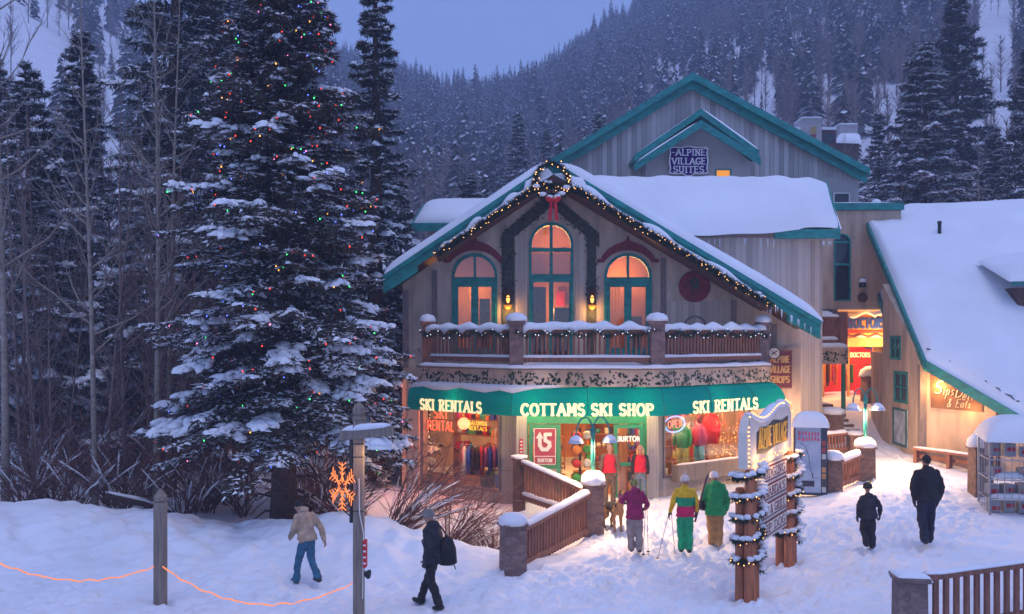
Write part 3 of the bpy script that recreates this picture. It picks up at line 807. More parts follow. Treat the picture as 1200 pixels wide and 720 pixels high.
# windows of the gable
def arch_window(x0, x1, z0, z1, trz, door, seed):
    f = MB(); f.ring(arch(x0, x1, z0, z1), arch(x0, x1, z0, z1, .09), O, XA, ZA, NF, -.2, .05)
    cx = (x0 + x1) / 2
    f.bx(x0 + .09, x1 - .09, YW - .045, YW + .1, trz - .11, trz + .02)
    f.bx(x0 + .02, x1 - .02, YW - .07, YW - .052, trz - .06, trz + .0)
    f.bx(cx - .04, cx + .04, YW - .03, YW + .06, trz + .02, z1 - .09)
    if door:
        f.bx(cx - .12, cx + .12, YW - .03, YW + .08, z0, trz - .11)
        for (a, b) in ((x0 + .09, x0 + .2), (x1 - .2, x1 - .09)): f.bx(a, b, YW - .025, YW + .07, z0, trz - .11)
        for (a, b) in ((x0 + .2, cx - .12), (cx + .12, x1 - .2)):
            f.bx(a, b, YW - .025, YW + .07, trz - .3, trz - .112); f.bx(a, b, YW - .025, YW + .07, z0, z0 + .4)
    wf = f.build('arched_window', M['teal'], shop)
    g = MB(); g.poly([Vector((a, YW + .05, b)) for a, b in arch(x0, x1, z0, z1, .06)]); g.build('glass_pane', M['glass'], wf)
    return wf
w1 = arch_window(*wins[0], 6.86, True, 1)
w3 = arch_window(*wins[2], 6.86, True, 2)
f = MB(); x0, x1, z0, z1 = wins[1]; cx = (x0 + x1) / 2
f.ring(arch(*wins[1]), arch(*wins[1], .09), O, XA, ZA, NF, -.2, .05)
f.bx(x0 + .09, x1 - .09, YW - .04, YW + .08, 7.72, 7.84); f.bx(x0 + .09, x1 - .09, YW - .045, YW + .1, 6.72, 6.98)
f.bx(cx - .05, cx + .05, YW - .03, YW + .06, 6.98, z1 - .09); f.bx(cx - .07, cx + .07, YW - .03, YW + .06, z0, 6.72)
for (a, b) in ((x0 + .09, x0 + .14), (x1 - .14, x1 - .09)): f.bx(a, b, YW - .02, YW + .05, z0, 6.72)
w2 = f.build('arched_window', M['teal'], shop)
g = MB(); g.poly([Vector((a, YW + .05, b)) for a, b in arch(*wins[1], .06)]); g.build('glass_pane', M['glass'], w2)
f = MB(); f.ring(arch(*wins[3]), arch(*wins[3], .07), O, XA, ZA, NF, -.2, .04); w4 = f.build('arched_window', M['trim'], shop)
g = MB(); g.poly([Vector((a, YW + .05, b)) for a, b in arch(*wins[3], .05)]); g.build('glass_pane', M['glass'], w4)
# rooms behind the upper windows
M['blind'] = clothmat('peach_blind', (.62, .42, .33), .6)
M['curtain'] = clothmat('amber_curtain', (.75, .36, .09), .6)
mb = MB(); mb.wall([(gx0 + .3, 4.05), (gx1 - .3, 4.05), (gx1 - .3, gz(gx1 - .3) - .15), (AX, AZ - .15), (gx0 + .3, gz(gx0 + .3) - .15)], [], Vector((0, 34.6, 0)), XA, ZA, NF, .05)
mb.bx(gx0 + .3, gx1 - .3, YW + .3, 34.55, 3.98, 4.04)
for x in (-2.2, .2, 2.5, 4.85): mb.bx(x - .03, x + .03, YW + .28, 34.55, 4.05, 8.5 if 0 < x < 3 else 7.0)
mb.bx(-1.6, .16, YW + .28, 34.5, 7.75, 7.8); mb.bx(2.54, 4.8, YW + .28, 34.5, 7.72, 7.76); mb.bx(.24, 2.46, YW + .28, 34.5, 8.75, 8.8)
mb.build('upper_room', M['interior'], shop)
mb = MB()
for (x0, x1, a, b) in ((-1.86, -.6, 6.9, 7.6), (.68, 1.24, 6.99, 7.7), (1.34, 1.9, 6.99, 7.7)):
    mb.bx(x0, x1, YW + .3, YW + .315, a, b)
mb.build('window_blind', M['blind'], shop)
mb = MB()
for (x0, x1, a, b) in ((-1.8, -1.42, 4.4, 6.6), (3.2, 3.62, 4.4, 6.6)):
    n = 9
    P = [(x0 + (x1 - x0) * i / (n - 1), YW + .32 + .03 * (i % 2), z) for i in range(n) for z in (a, b)]
    mb.grid(P, n, 2)
mb.build('curtain', M['curtain'], shop)
mb = MB()   # loft railing and beams in the middle room, a dark sofa back, a red picture
mb.bx(.7, 1.9, 34, 34.08, 7.95, 8.02); mb.bx(.7, 1.9, 34, 34.05, 7.62, 7.68)
for i in range(10): mb.bx(.74 + i * .125, .79 + i * .125, 34, 34.04, 7.68, 7.95)
mb.bx(.72, 1.15, 33.2, 33.6, 4.1, 6.6); mb.bx(1.42, 1.95, 33.0, 33.5, 4.1, 5.9)
mb.bx(-1.1, -.75, 33.2, 33.5, 4.1, 6.2); mb.bx(3.9, 4.4, 33.2, 33.7, 4.1, 5.6)
mb.build('room_furniture', M['brown_dark'], shop)
mb = MB(); mb.bx(1.55, 1.85, 34.4, 34.43, 6.0, 6.5); mb.build('wall_picture', M['red'], shop)

# main roof
rY0, rY1 = 31.0, 43.0
TZ = 10.42
L0 = Vector((-4.05, rY0, TZ - 5.34 * .672)); A0 = Vector((AX, rY0, TZ)); R0 = Vector((9.72, rY0, TZ - 8.43 * .595))
back = Vector((0, rY1 - rY0, 0))
mb = MB(); dn = Vector((0, 0, -.22))
mb.prism([L0 + dn, A0 + dn, R0 + dn, R0, A0, L0], back)
roof = mb.build('roof', M['trim'], shop)
mb = MB()   # stepped teal fascia
for (a, b) in ((L0, A0), (A0, R0)):
    q = Vector((0, -.08, .02))
    mb.prism([a + q + Vector((0, 0, -.4)), b + q + Vector((0, 0, -.4)), b + q, a + q], Vector((0, .077, 0)))
    q = Vector((0, -.15, .03)); mb.prism([a + q + Vector((0, 0, -.17)), b + q + Vector((0, 0, -.17)), b + q, a + q], Vector((0, .068, 0)))
# deeper end pieces at the eaves
for (a, b, t) in ((L0, A0, .2), (R0, A0, .12)):
    e = a.lerp(b, t); q = Vector((0, -.085, -.38)); s = a - e
    mb.prism([e + q, a + q, a + q + Vector((0, 0, -.16)), e + q + Vector((0, 0, -.2))], Vector((0, .3, 0)))
mb.build('fascia', M['teal'], roof)
mb = MB()
q = Vector((0, -.05, .03)); q2 = Vector((0, 6.0, .03))
mb.snowquad(L0 + q, A0 + q, A0 + back + q, L0 + back + q, .34, 26, 26, .05, 1.0, .0, 14)
mb.snowquad(A0 + q + Vector((.1, .1, 0)), R0 + q + Vector((.12, .02, 0)), R0 + back + q, A0 + back + q, .42, 40, 26, .1, 2.0, .0, 14)
mb.build('roof_snow', M['snow'], roof, smooth=True)
# lower snow ledge under the gable that carries the garland
eL = Vector((-2.35, 31.3, 0)); eA = Vector((AX, 31.3, 9.98)); eR = Vector((8.05, 31.3, 0))
eL.z = eA.z - .672 * (AX - eL.x) ; eR.z = eA.z - .595 * (eR.x - AX)
mb = MB()
for (a, b) in ((eL, eA), (eA, eR)):
    mb.prism([a + Vector((0, -.78, -.2)), b + Vector((0, -.78, -.2)), b + Vector((0, -.78, 0)), a + Vector((0, -.78, 0))], Vector((0, 1.3, 0)))
led = mb.build('gable_ledge', M['brown_dark'], shop)
mb = MB()
rnd = random.Random(5)
for (a, b, sd) in ((eL, eA, 1.), (eA, eR, 4.)):
    n = 60
    P = []
    for i in range(n):
        t = i / (n - 1); p = a.lerp(b, t); k = (1 - abs(2 * t - 1) ** 10)
        h = (.17 + .17 * max(0, math.sin(t * 21 + sd)) + .07 * mnoise.noise(p * 1.3)) * k + .01
        if (b - p if a is eL else p - a).length < 1.1: h += .22 * k
        for j in range(7):
            an = math.pi * j / 6; P.append(p + Vector((0, -.55 - .27 * math.cos(an), h * math.sin(an) ** .7 - .005)))
    mb.grid(P, n, 7)
mb.build('ledge_snow', M['snow'], led, smooth=True)

# icicles along the right eave
rnd = random.Random(61)
for i in range(16):
    t = .72 + .27 * rnd.random(); p = A0.lerp(R0, t) + Vector((0, -.16, -.36)); l = rnd.uniform(.12, .5)
    mb = MB(); mb.tube([p, p + Vector((0, 0, -l * .5)), p + Vector((0, 0, -l))], [.02, .013, .002], 6); mb.build('icicle', M['ice'], roof, smooth=True)
# balcony following the bay
bo = offs(.72, 3.75, 5.1)
def strip(mb, pts, z0, z1, th):
    """upright band along the plan line pts with thickness th inward"""
    for i in range(len(pts) - 1):
        a, b = pts[i], pts[i + 1]; d = nrm(b - a); n = Vector((-d.y, d.x, 0))
        if n.y < 0: n = -n
        mb.prism([atz(a, z0), atz(b, z0), atz(b, z1), atz(a, z1)], n * th)
bal = MB()
strip(bal, bo, 3.5, 4.0, .14)
bq = offs(.1, 3.6, 5.0)
inner = [Vector((bo[0].x, YW - .02, 0)), Vector((bo[3].x, YW - .02, 0))]
bal.prism([atz(p, 3.84) for p in offs(.56, 3.7, 5.05)] + [atz(inner[1], 3.84), atz(inner[0], 3.84)], (0, 0, .14))
balcony = bal.build('balcony', M['stucco'], shop)
mb = MB(); led_pts = offs(.84, 3.8, 5.15)
strip(mb, led_pts, 3.98, 4.04, .3); mb.build('balcony_ledge', M['trim'], balcony)
mb = MB(); mb.snowline([atz(p, 4.04) for p in offs(.70, 3.75, 5.1)], .34, .09, n=8, lump=.3, seed=2.); mb.build('balcony_snow', M['snow'], balcony, smooth=True); mb = MB()
mb.snowquad(atz(offs(.4, 0, 0)[1], 4.0), atz(offs(.4, 0, 0)[2], 4.0), (4, 32, 4.0), (.3, 32, 4.0), .2, 12, 12)
mb.build('balcony_snow', M['snow'], balcony, smooth=True)
# painted vine band
mb = MB(); rnd = random.Random(11)
bp = offs(.726, 3.72, 5.08)
for i in range(3):
    a, b = bp[i], bp[i + 1]; L = (b - a).length; d = nrm(b - a); n = Vector((d.y, -d.x, 0))
    for k in range(int(L * 40)):
        t = rnd.random() * L; z = 3.535 + rnd.random() ** 1.2 * .36 + .04 * math.sin(t * 5); an = rnd.random() * 6.28; w = rnd.uniform(.045, .08)
        c = a + d * t + n * .004; U = d * math.cos(an) + ZA * math.sin(an); V_ = -d * math.sin(an) + ZA * math.cos(an); c = atz(c, z)
        mb.poly([c + U * w, c + V_ * w * .5 + U * .1 * w, c - U * w, c - V_ * w * .5 + U * .1 * w])
mb.build('painted_leaf', M['leaf'], balcony)
# railing
rl = offs(.5, 3.62, 4.95)
rail = MB(); sl = MB(); sn = MB(); sn2 = MB()
post_at = [rl[0] + dL * -.1, rl[1], rl[2], rl[3]]
for i in range(3):
    a, b = rl[i], rl[i + 1]; d = nrm(b - a); L = (b - a).length
    rail.beam(atz(a, 4.27), atz(b, 4.27), .12, .15); rail.beam(atz(a, 5.1), atz(b, 5.1), .2, .1)
    n = int(L / .145)
    for k in range(1, n):
        c = a + d * (L * k / n); sl.box((c.x, c.y, 4.7), (.055, .055, .72), Matrix.Rotation(math.atan2(d.y, d.x), 3, 'Z'))
    sn2.snowline([atz(a, 4.345) - nL * 0, atz(b, 4.345)], .17, .07, n=6, lump=.3, seed=i * 3.)
    # snow roll on the top rail sagging in scallops
    n = int(L / .09); P = []
    for k in range(n + 1):
        t = k / n; c = a + d * (L * t); q = Vector((c.x * 1.6, 0, i * 5))
        h = .17 + .08 * mnoise.noise(q * 1.7) + .03 * math.sin(t * L * 8); dr = .02 + .13 * max(0, math.sin(t * L * 2 * math.pi / .72)) ** 2
        nn = Vector((d.y, -d.x, 0))
        for j in range(9):
            an = -.25 * math.pi + 1.5 * math.pi * j / 8
            zz = h * math.sin(an) if math.sin(an) > 0 else dr * math.sin(an) * 1.4
            P.append(atz(c + nn * (.17 * math.cos(an)), 5.15 + zz))
    sn.grid(P, n + 1, 9)
ra = rail.build('railing', M['brown'], balcony)
so_ = sl.build('slat_panel', M['brown'], balcony)
sn.build('rail_snow', M['snow'], balcony, smooth=True); sn2.build('rail_snow', M['snow'], balcony, smooth=True)
for k, p in enumerate(post_at):
    ps = MB(); big = k in (1, 2)
    w = .4 if big else .32
    ps.box((p.x, p.y, 4.66), (w, w, 1.3)); ps.box((p.x, p.y, 5.34), (w + .12, w + .12, .1))
    po = ps.build('railing_post', M['stone'] if big or k == 3 else M['brown'], balcony, bevel=.015)
    s = MB(); s.lathe((p.x, p.y, 5.385), [(w * .78, 0), (w * .8, .06), (w * .72, .14), (w * .5, .21), (.01, .25)], 14); s.build('rail_snow', M['snow'], balcony, smooth=True)
# wall under the balcony: the bay of the shop front
BZ = 3.5
def baywall(a, b, holes, m, name='bay_wall', z0=-1.2):
    d = nrm(b - a); n = Vector((d.y, -d.x, 0)); mb = MB(); L = (b - a).length
    mb.wall([(0, z0), (L, z0), (L, BZ), (0, BZ)], holes, Vector((a.x, a.y, 0)), d, ZA, n, .22)
    return mb.build(name, m, shop), d, n
def bwin(a, b, t0, t1, z0, z1, mfr, parts=1):
    d = nrm(b - a); n = Vector((d.y, -d.x, 0)); o = Vector((a.x, a.y, 0))
    mb = MB(); mb.ring(rect(t0, t1, z0, z1), rect(t0, t1, z0, z1, .07), o, d, ZA, n, -.18, .04)
    wf = mb.build('display_window', mfr, shop)
    g = MB(); g.poly([o + d * x + ZA * z - n * .06 for x, z in rect(t0, t1, z0, z1, .05)]); g.build('glass_pane', M['glass'], wf)
    return wf
# left wing: window px 510-592
LW = 4.6; lw = (.55, 3.78, .28, 2.95)
baywall(p0, p1, [rect(*lw)], M['siding_low']); bwin(p0, p1, *lw, M['trim'])
rw = (.62, 4.45, .72, 2.95)
baywall(p2, p3, [rect(*rw)], M['siding_low']); bwin(p2, p3, *rw, M['trim'])
# taupe pilasters at the corners
for p in (p1, p2): mb = MB(); mb.box((p.x + (.1 if p is p2 else -.02), p.y - .02, 1.2), (.3, .3, 4.5)); mb.build('pilaster', M['siding_beige'], shop)
mb = MB(); q = p2 + dR * 5.2 + nR * .03; mb.box((q.x, q.y, 1.4), (1.0, .1, 3.9), Matrix.Rotation(math.atan2(dR.y, dR.x), 3, 'Z')); mb.build('pilaster', M['siding_beige'], shop); mb = MB()
q = p0 + nL * .03 + dL * -.2; mb.box((q.x, q.y, 1.2), (.5, .1, 4.4), Matrix.Rotation(math.atan2(dL.y, dL.x), 3, 'Z'))
mb.build('pilaster', M['siding_beige'], shop)
# entrance: green frame, sliding glass doors
dz0, dz1 = .2, 2.55
mb = MB(); ec = p1 + XA * .2; x0 = .42; x1 = 3.92; yE = 28.78
mb.wall([(.3, -1), (4.0, -1), (4.0, BZ), (.3, BZ)], [rect(x0 + .05, x1 - .05, dz0, 2.38)], Vector((0, yE, 0)), XA, ZA, NF, .2)
mb.build('entrance_wall', M['green'], shop)
def sdoor(x0, x1, y, low):
    m_ = MB(); m_.ring(rect(x0, x1, dz0 + .02, 2.36), rect(x0, x1, dz0 + .02, 2.36, .11), Vector((0, y, 0)), XA, ZA, NF, -.06, .0)
    m_.bx(x0 + .11, x1 - .11, y + .002, y + .055, low - .06, low + .05)
    do = m_.build('glass_door', M['green'], shop)
    g = MB(); g.poly([Vector((a, y + .03, b)) for a, b in rect(x0, x1, dz0 + .02, 2.36, .09)]); g.build('glass_pane', M['glass'], do)
    return do
d1 = sdoor(.5, 1.42, 28.72, 1.12)
mb = MB(); mb.bx(.61, 1.31, 28.74, 28.77, .33, 1.06); mb.build('lower_panel', M['siding_low'], d1)
d2 = sdoor(2.98, 3.85, 28.72, 1.2)
mb = MB(); text(mb, 'BURTON', (3.42, 28.735, 1.94), XA, ZA, NF, .68, .14, .2, serif=False, depth=.008); mb.build('door_lettering', emis('door_letters', (.9, .88, .85), .12), d2)
# banner with the arrow mark
ban = MB(); ban.bx(.64, 1.28, 28.64, 28.655, 1.2, 2.26); bo_ = ban.build('door_banner', mat('banner_red', (.42, .05, .08), .7, .1, 3), d1)
mb = MB(); y = 28.64
mb.ring(rect(.64, 1.28, 1.2, 2.26), rect(.64, 1.28, 1.2, 2.26, .02), Vector((0, y, 0)), XA, ZA, NF, .002, .01)
mb.bx(.66, 1.26, y - .01, y - .002, 1.43, 1.45)
def stroke(mb, pts, w, y, k0=0):
    for i in range(len(pts) - 1):
        a = Vector((pts[i][0], y, pts[i][1])); b = Vector((pts[i + 1][0], y, pts[i + 1][1])); d = nrm(b - a); pr = Vector((-d.z, 0, d.x)) * w / 2
        a -= d * w * .3; b += d * w * .3
        mb.prism([a - pr, b - pr, b + pr, a + pr], Vector((0, -.008 - .0007 * (i + k0), 0)))
cx, cz = .96, 1.86
stroke(mb, [(cx - .15, cz + .12), (cx - .15, cz - .1), (cx - .08, cz - .22), (cx + .06, cz - .22), (cx + .14, cz - .12), (cx + .13, cz - .02), (cx + .02, cz + .04)], .11, y - .002)
stroke(mb, [(cx + .01, cz + .03), (cx + .01, cz + .22), (cx + .17, cz + .22)], .1, y - .012)
mb.poly([(cx - .27, y - .014, cz + .1), (cx - .04, y - .014, cz + .1), (cx - .15, y - .014, cz + .3)])
mb.build('arrow_mark', M['white'], bo_)
mb = MB(); text(mb, 'BURTON', (.96, y - .003, 1.32), XA, ZA, NF, .42, .1, .18, serif=False, depth=.006); mb.build('banner_lettering', M['white'], bo_)
# shop interior
fl = offs(-.25, 4.2, 5.4)
mb = MB(); mb.prism([atz(p, .14) for p in fl] + [Vector((8.6, 37, .14)), Vector((-3.2, 37, .14))], (0, 0, .05)); mb.build('shop_floor', M['floorwood'], shop)
mb = MB(); mb.wall(rect(-3.4, 9, .2, 3.4), [], Vector((0, 37, 0)), XA, ZA, NF, .1); mb.bx(-3.4, -3.3, YW + .3, 37, .2, 3.4); mb.bx(8.9, 9.0, YW + .3, 37, .2, 3.4)
mb.prism([atz(p, 3.36) for p in fl] + [Vector((8.6, 37, 3.36)), Vector((-3.2, 37, 3.36))], (0, 0, .05))
mb.build('shop_interior', M['interior'], shop)
mb = MB()
for (x, y) in ((-1.5, 31.2), (.9, 30.5), (2.2, 30.3), (2.2, 33.5), (3.6, 30.6), (5.4, 31.2), (6.8, 32.4), (.3, 34), (4.8, 34.5)): mb.lathe((x, y, 3.3), [(.14, 0), (.14, .04), (.1, .06)], 12)
mb.build('ceiling_spot', emis('ceiling_spot', (1, .72, .4), 4), shop)

# the awning
def awning_profile():
    return [(.74, 3.50), (.82, 3.44), (.92, 3.28), (.98, 3.08), (1.0, 2.98), (1.0, 2.68)]
aw = MB(); prof = [(o_ - .1, z) for o_, z in awning_profile()]
tl, tr = 4.13, 5.69
rings = [offs(o_, tl - (.12 if i < 2 else 0), tr - (.55 if i < 1 else .4 if i < 2 else .16 if i < 3 else 0.03 if i < 4 else 0)) for i, (o_, z) in enumerate(prof)]
P = []
def fine(pts):
    o_ = []
    for i, k in ((0, 8), (1, 8), (2, 11)):
        for j in range(k): o_.append(pts[i].lerp(pts[i + 1], j / k))
    return o_ + [pts[3]]
cols = len(fine(rings[0]))
for r_, (o_, z) in zip(rings, prof):
    for j, p in enumerate(fine(r_)):
        P.append(atz(p, z + (.0 if z < 3 else -.015 * (j % 2))))
aw.grid(P, len(prof), cols)
for e, s in ((0, 0), (3, 0)):
    aw.poly([atz(r_[e], z) for r_, (o_, z) in zip(rings, prof)] + [atz(rings[0][e], 2.68)])
M['awning'] = clothmat('awning_cloth', (.008, .42, .38), .45)
awn = aw.build('awning', M['awning'], shop)
mod = awn.modifiers.new('cloth', 'SOLIDIFY'); mod.thickness = .012
for j, (r_) in enumerate(range(0, cols, 4)):
    mb = MB(); pts = [atz(fine(r2)[r_], z) for r2, (o_, z) in zip(rings, prof)]; mb.tube([p + Vector((0, -.006, .002)) for p in pts], .008, 4); mb.build('awning_seam', M['teal_dark'], awn)
mb = MB()   # snow left lying on the left half
base = [fine(r_)[:13] for r_ in rings]
P = []; n1 = 13; nv = 9
for j in range(n1):
    lowz = .5 - .1 * math.sin(j * 1.9) - (.15 if j in (9,) else 0) + (.1 if j == 8 else 0)
    if j > 8: lowz *= max(.12, 1 - (j - 8) * .25)
    for i in range(nv):
        t = i / (nv - 1) * lowz * 3.3; k = min(int(t), 3); fr = t - k
        a = atz(base[k][j], prof[k][1]).lerp(atz(base[k + 1][j], prof[k + 1][1]), fr); e = min(1, (nv - 1 - i) / 2, (j + .6) / 2, (n1 - 1 - j) / 2)
        P.append(a + Vector((-.02, -.05, .05)) * (e ** .5) * 1.2 + Vector((0, -.005, .012)))
mb.grid(P, n1, nv); mb.build('awning_snow', M['snow'], awn, smooth=True)
M['aw_letters'] = emis('lit_awning_letters', (1, .80, .40), .42)
def along(pts, i, t): return pts[i].lerp(pts[i + 1], t)
vo = offs(.905, tl, tr)
mb = MB(); c = (vo[1] + vo[2]) / 2; c.x += -.02
text(mb, 'COTTAMS SKI SHOP', atz(c, 2.86), XA, ZA, NF, 3.72, .31, .2, serif=True, depth=.015, gap=.26)
mb.build('awning_lettering', M['aw_letters'], awn); mb = MB()
text(mb, 'SKI RENTALS', atz(vo[1] + dL * 2.35, 2.86), -dL, ZA, nL, 2.45, .3, .185, depth=.015, gap=.26)
mb.build('awning_lettering', M['aw_letters'], awn); mb = MB()
text(mb, 'SKI RENTALS', atz(vo[2] + dR * 2.75, 2.86), dR, ZA, nR, 3.0, .32, .185, depth=.015, gap=.26)
mb.build('awning_lettering', M['aw_letters'], awn)
# wall under awning left corner, return wall and foundation
pieces('lower_wall', M['stucco_pink'], shop, [(-3.55, p0.x + .1, 31.66, 31.9, -1, 3.6), (p3.x - .05, 9.48, YW - .06, YW - .003, -.5, 4.6)])

# ---- things hung on the shop
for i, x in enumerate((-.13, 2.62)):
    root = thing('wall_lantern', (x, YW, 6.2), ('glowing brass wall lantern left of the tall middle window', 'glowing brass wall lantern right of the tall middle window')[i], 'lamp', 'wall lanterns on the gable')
    mb = MB(); mb.bx(x - .03, x + .03, YW - .1, YW - .055, 5.75, 6.5)
    for sx in (-.1, .1):
        for sy in (-.33, -.13): mb.bx(x + sx - .012, x + sx + .012, YW + sy - .012, YW + sy + .012, 5.98, 6.38)
    for z in (5.97, 6.18, 6.38): mb.ring([(x - .13, YW - .36), (x + .13, YW - .36), (x + .13, YW - .1), (x - .13, YW - .1)], [(x - .1, YW - .33), (x + .1, YW - .33), (x + .1, YW - .13), (x - .1, YW - .13)], (0, 0, z), XA, YA, ZA, 0, .03)
    mb.lathe((x, YW - .23, 6.41), [(.17, 0), (.12, .06), (.02, .14)], 4)
    mb.build('lantern_frame', M['brown_dark'], root)
    mb = MB(); mb.ell((x, YW - .23, 6.15), (.06, .06, .13), 8, 6); mb.build('bulb', emis('lantern_bulb', (1, .42, .08), 1.4), root)
    mb = MB(); mb.loft([(x, YW - .23, 5.82, .05, .05), (x, YW - .23, 5.9, .12, .12), (x, YW - .23, 5.96, .13, .13)], 12); mb.build('lamp_shade', emis('added_amber_glow', (1, .36, .03), .2), root)  # added glowing cup, stands in for the amber lamplight on the wall below
gpts = []
for (a, b) in ((eL, eA), (eA, eR)):
    for i in range(9):
        p = a.lerp(b, i / 9); gpts.append(p + Vector((0, -.84, -.05)))
gpts.append(eR + Vector((0, -.84, -.05)))
gpts = [p for p in gpts if abs(p.x - AX) > .3]
garland('gable_garland', gpts, 'evergreen garland with warm white lamps along the gable ledge', 'garland', r=.13, per_m=900, bulbs_m=11, br=.014, seed=5, snow=.3)
rp = []
for i in range(3):
    a, b = rl[i], rl[i + 1]; n_ = max(3, int((b - a).length / .24)); d = nrm(b - a); nn = Vector((d.y, -d.x, 0))
    for k in range(n_ + (i == 2)):
        p = a.lerp(b, k / n_); rp.append(atz(p + nn * .2, 5.0 + .09 * math.cos(k * 2.1)))
garland('railing_garland', rp, 'evergreen garland with small white lamps draped along the balcony railing', 'garland', r=.075, per_m=280, bulbs_m=7, bulb='white_bulb', br=.013, seed=9, snow=.0)
# wreath with bow
wc = Vector((AX - .06, 30.38, 9.72)); root = thing('wreath', wc, 'lit evergreen wreath with red bow at the gable peak', 'wreath')
ring = [wc + Vector((.52 * math.cos(R(a)), 0, .56 * math.sin(R(a)))) for a in range(0, 361, 15)]
V, Fa = needles_along(ring, 2600, .11, 3); npmesh('greenery', V - np.array(wc), Fa, M['garland'], root)
mb = MB(); rnd = random.Random(4); wp_ = []
for p in sub(ring, .07):
    q = p + Vector((rnd.gauss(0, .06), -.1, rnd.gauss(0, .06))); mb.ell(q, (.018,) * 3, 5, 4); wp_.append(q)
mb.mi = 1; mb.tube(wp_, .004, 3, cap=False); mb.build('light_string', [M['warm_bulb'], M['black']], root)
mb = MB()
for a in (235, 262, 290, 310, 335, 200): mb.ell(wc + Vector((.5 * math.cos(R(a)), -.08, .54 * math.sin(R(a)) + .05)), (.12, .08, .07), 8, 5, lump=.4, seed=a)
mb.build('wreath_snow', M['snow'], root, smooth=True)
mb = MB(); b0 = wc + Vector((.04, -.16, -.62))
for sx in (-1, 1):
    mb.ell(b0 + Vector((sx * .12, 0, .05)), (.14, .06, .08), 10, 6, Matrix.Rotation(sx * -.5, 3, 'Y'))
    mb.prism([b0 + Vector((sx * .02, -.03, 0)), b0 + Vector((sx * .1, -.03, -.02)), b0 + Vector((sx * .17, -.03, -.62)), b0 + Vector((sx * .05, -.03, -.58))], (0, .02, 0))
mb.ell(b0 + Vector((0, -.04, .03)), (.06, .05, .06), 8, 6); mb.build('bow', M['red'], root)
# neon signs in the windows
def neon(name, lines, a, b, t, z, w, h, col, s, label, back=None, ring=None):
    d = nrm(b - a); n = Vector((d.y, -d.x, 0)); o = atz(a + d * t - n * .16, z)
    root = thing(name, o, label, 'neon sign')
    mb = MB(); k = len(lines)
    for i, (l, ww) in enumerate(lines): text(mb, l, o + ZA * ((k - 1) / 2 - i) * h * 1.25, d, ZA, n, ww, h, .055, mode='tube', gap=.24)
    mb.build('neon_tube', emis(name + '_glow', col, s * .12), root)
    if ring:
        mb = MB(); mb.tube([o + d * ring[0] * math.cos(R(x)) + ZA * ring[1] * math.sin(R(x)) for x in range(0, 361, 20)], .02, 5, cap=False); mb.build('neon_ring', emis('blue_neon', (.3, .4, 1), .9), root)
    mb = MB(); mb.beam(o - n * .05 - d * w * .5, o - n * .05 + d * w * .5, .015, .015); mb.beam(o - n * .05 - d * w * .3, o - n * .05 - d * w * .3 + ZA * .5, .012, .012, (0, 1, 0)); mb.beam(o - n * .05 + d * w * .3, o - n * .05 + d * w * .3 + ZA * .5, .012, .012, (0, 1, 0)); mb.build('sign_bracket', M['black'], root)
neon('neon_sign', [('SKI', .55), ('RENTAL', 1.12)], p0, p1, 1.2, 2.3, 1.1, .3, (1, .12, .05), 7, 'red neon ski rental sign in the left shop window')
neon('neon_sign', [('SALOMON', .72), ('RENTALS', .72)], p0, p1, 2.75, 2.2, .7, .13, (1, .55, .04), 7, 'small two line yellow neon sign in the left shop window')
neon('neon_sign', [('OPEN', .62)], p2, p3, 1.32, 2.28, .6, .22, (1, .25, .12), 7, 'oval neon open sign in the right shop window', ring=(.46, .24))
# painted hanging sign at the side
def board_sign(name, c, w, h, rows, U, N, label, mback, mtext, th=.06, t=.18, frame=None, rowh=.2, outline=None, serif=True, depth=.012):
    U, N = nrm(U), nrm(N); c = Vector(c); root = thing(name, c, label, 'sign')
    mb = MB()
    ol = outline or rect(-w / 2, w / 2, -h / 2, h / 2)
    mb.wall(ol, [], c, U, ZA, N, th); b_ = mb.build('sign_board', mback, root)
    if frame:
        mb = MB(); mb.ring([(a * 1.0, b * 1.0) for a, b in ol], [(a * .93, b * .93) for a, b in ol], c, U, ZA, N, .001, .025); mb.build('sign_frame', frame, root)
    mb = MB(); k = len(rows)
    for i, (s_, ww, dz) in enumerate(rows): text(mb, s_, c + ZA * dz + N * .002, U, ZA, N, ww, rowh, t, depth=depth, serif=serif, jit=.06, seed=i)
    mb.build('sign_lettering', mtext, root)
    return root
sgn = board_sign('hanging_sign', W(914, 433, 32.0), .78, 1.25, [('ALPINE', .62, .33), ('VILLAGE', .66, 0), ('SHOPS', .6, -.33)], XA, NF, 'tall red hanging sign with gold letters beside the balcony end', M['signmaroon'], mat('gold_letters', (.6, .33, .1), .5, .1, 3), frame=M['brown'], rowh=.2)
em = W(907, 414, 31.85); root = thing('round_emblem', em, 'small round cream emblem above the red hanging sign', 'sign')
mb = MB(); T = Matrix.Translation(em) @ Matrix.Rotation(R(90), 4, 'X'); mb.loft([(0, 0, 0, .2, .2), (0, 0, .04, .2, .2)], 20, T); mb.build('emblem_disc', M['cream'], root)
mb = MB(); mb.ring([(.2 * math.cos(R(a)), .2 * math.sin(R(a))) for a in range(0, 360, 18)], [(.17 * math.cos(R(a)), .17 * math.sin(R(a))) for a in range(0, 360, 18)], em, XA, ZA, NF, .041, .05); mb.tube([em + Vector((-.09, -.045, -.06)), em + Vector((.09, -.045, .07))], .018, 4); mb.tube([em + Vector((-.08, -.045, .06)), em + Vector((.07, -.045, -.07))], .014, 4); mb.build('emblem_mark', M['brown_dark'], root)
# ------------------------------------------------------------------ buildings behind and beside
def gable_fascia(mb, L, A, Rr, h, th, up=0):
    for (a, b) in ((L, A), (A, Rr)):
        a = Vector(a); b = Vector(b); z = Vector((0, 0, up))
        mb.prism([a + z - ZA * h, b + z - ZA * h, b + z, a + z], Vector((0, th, 0)))
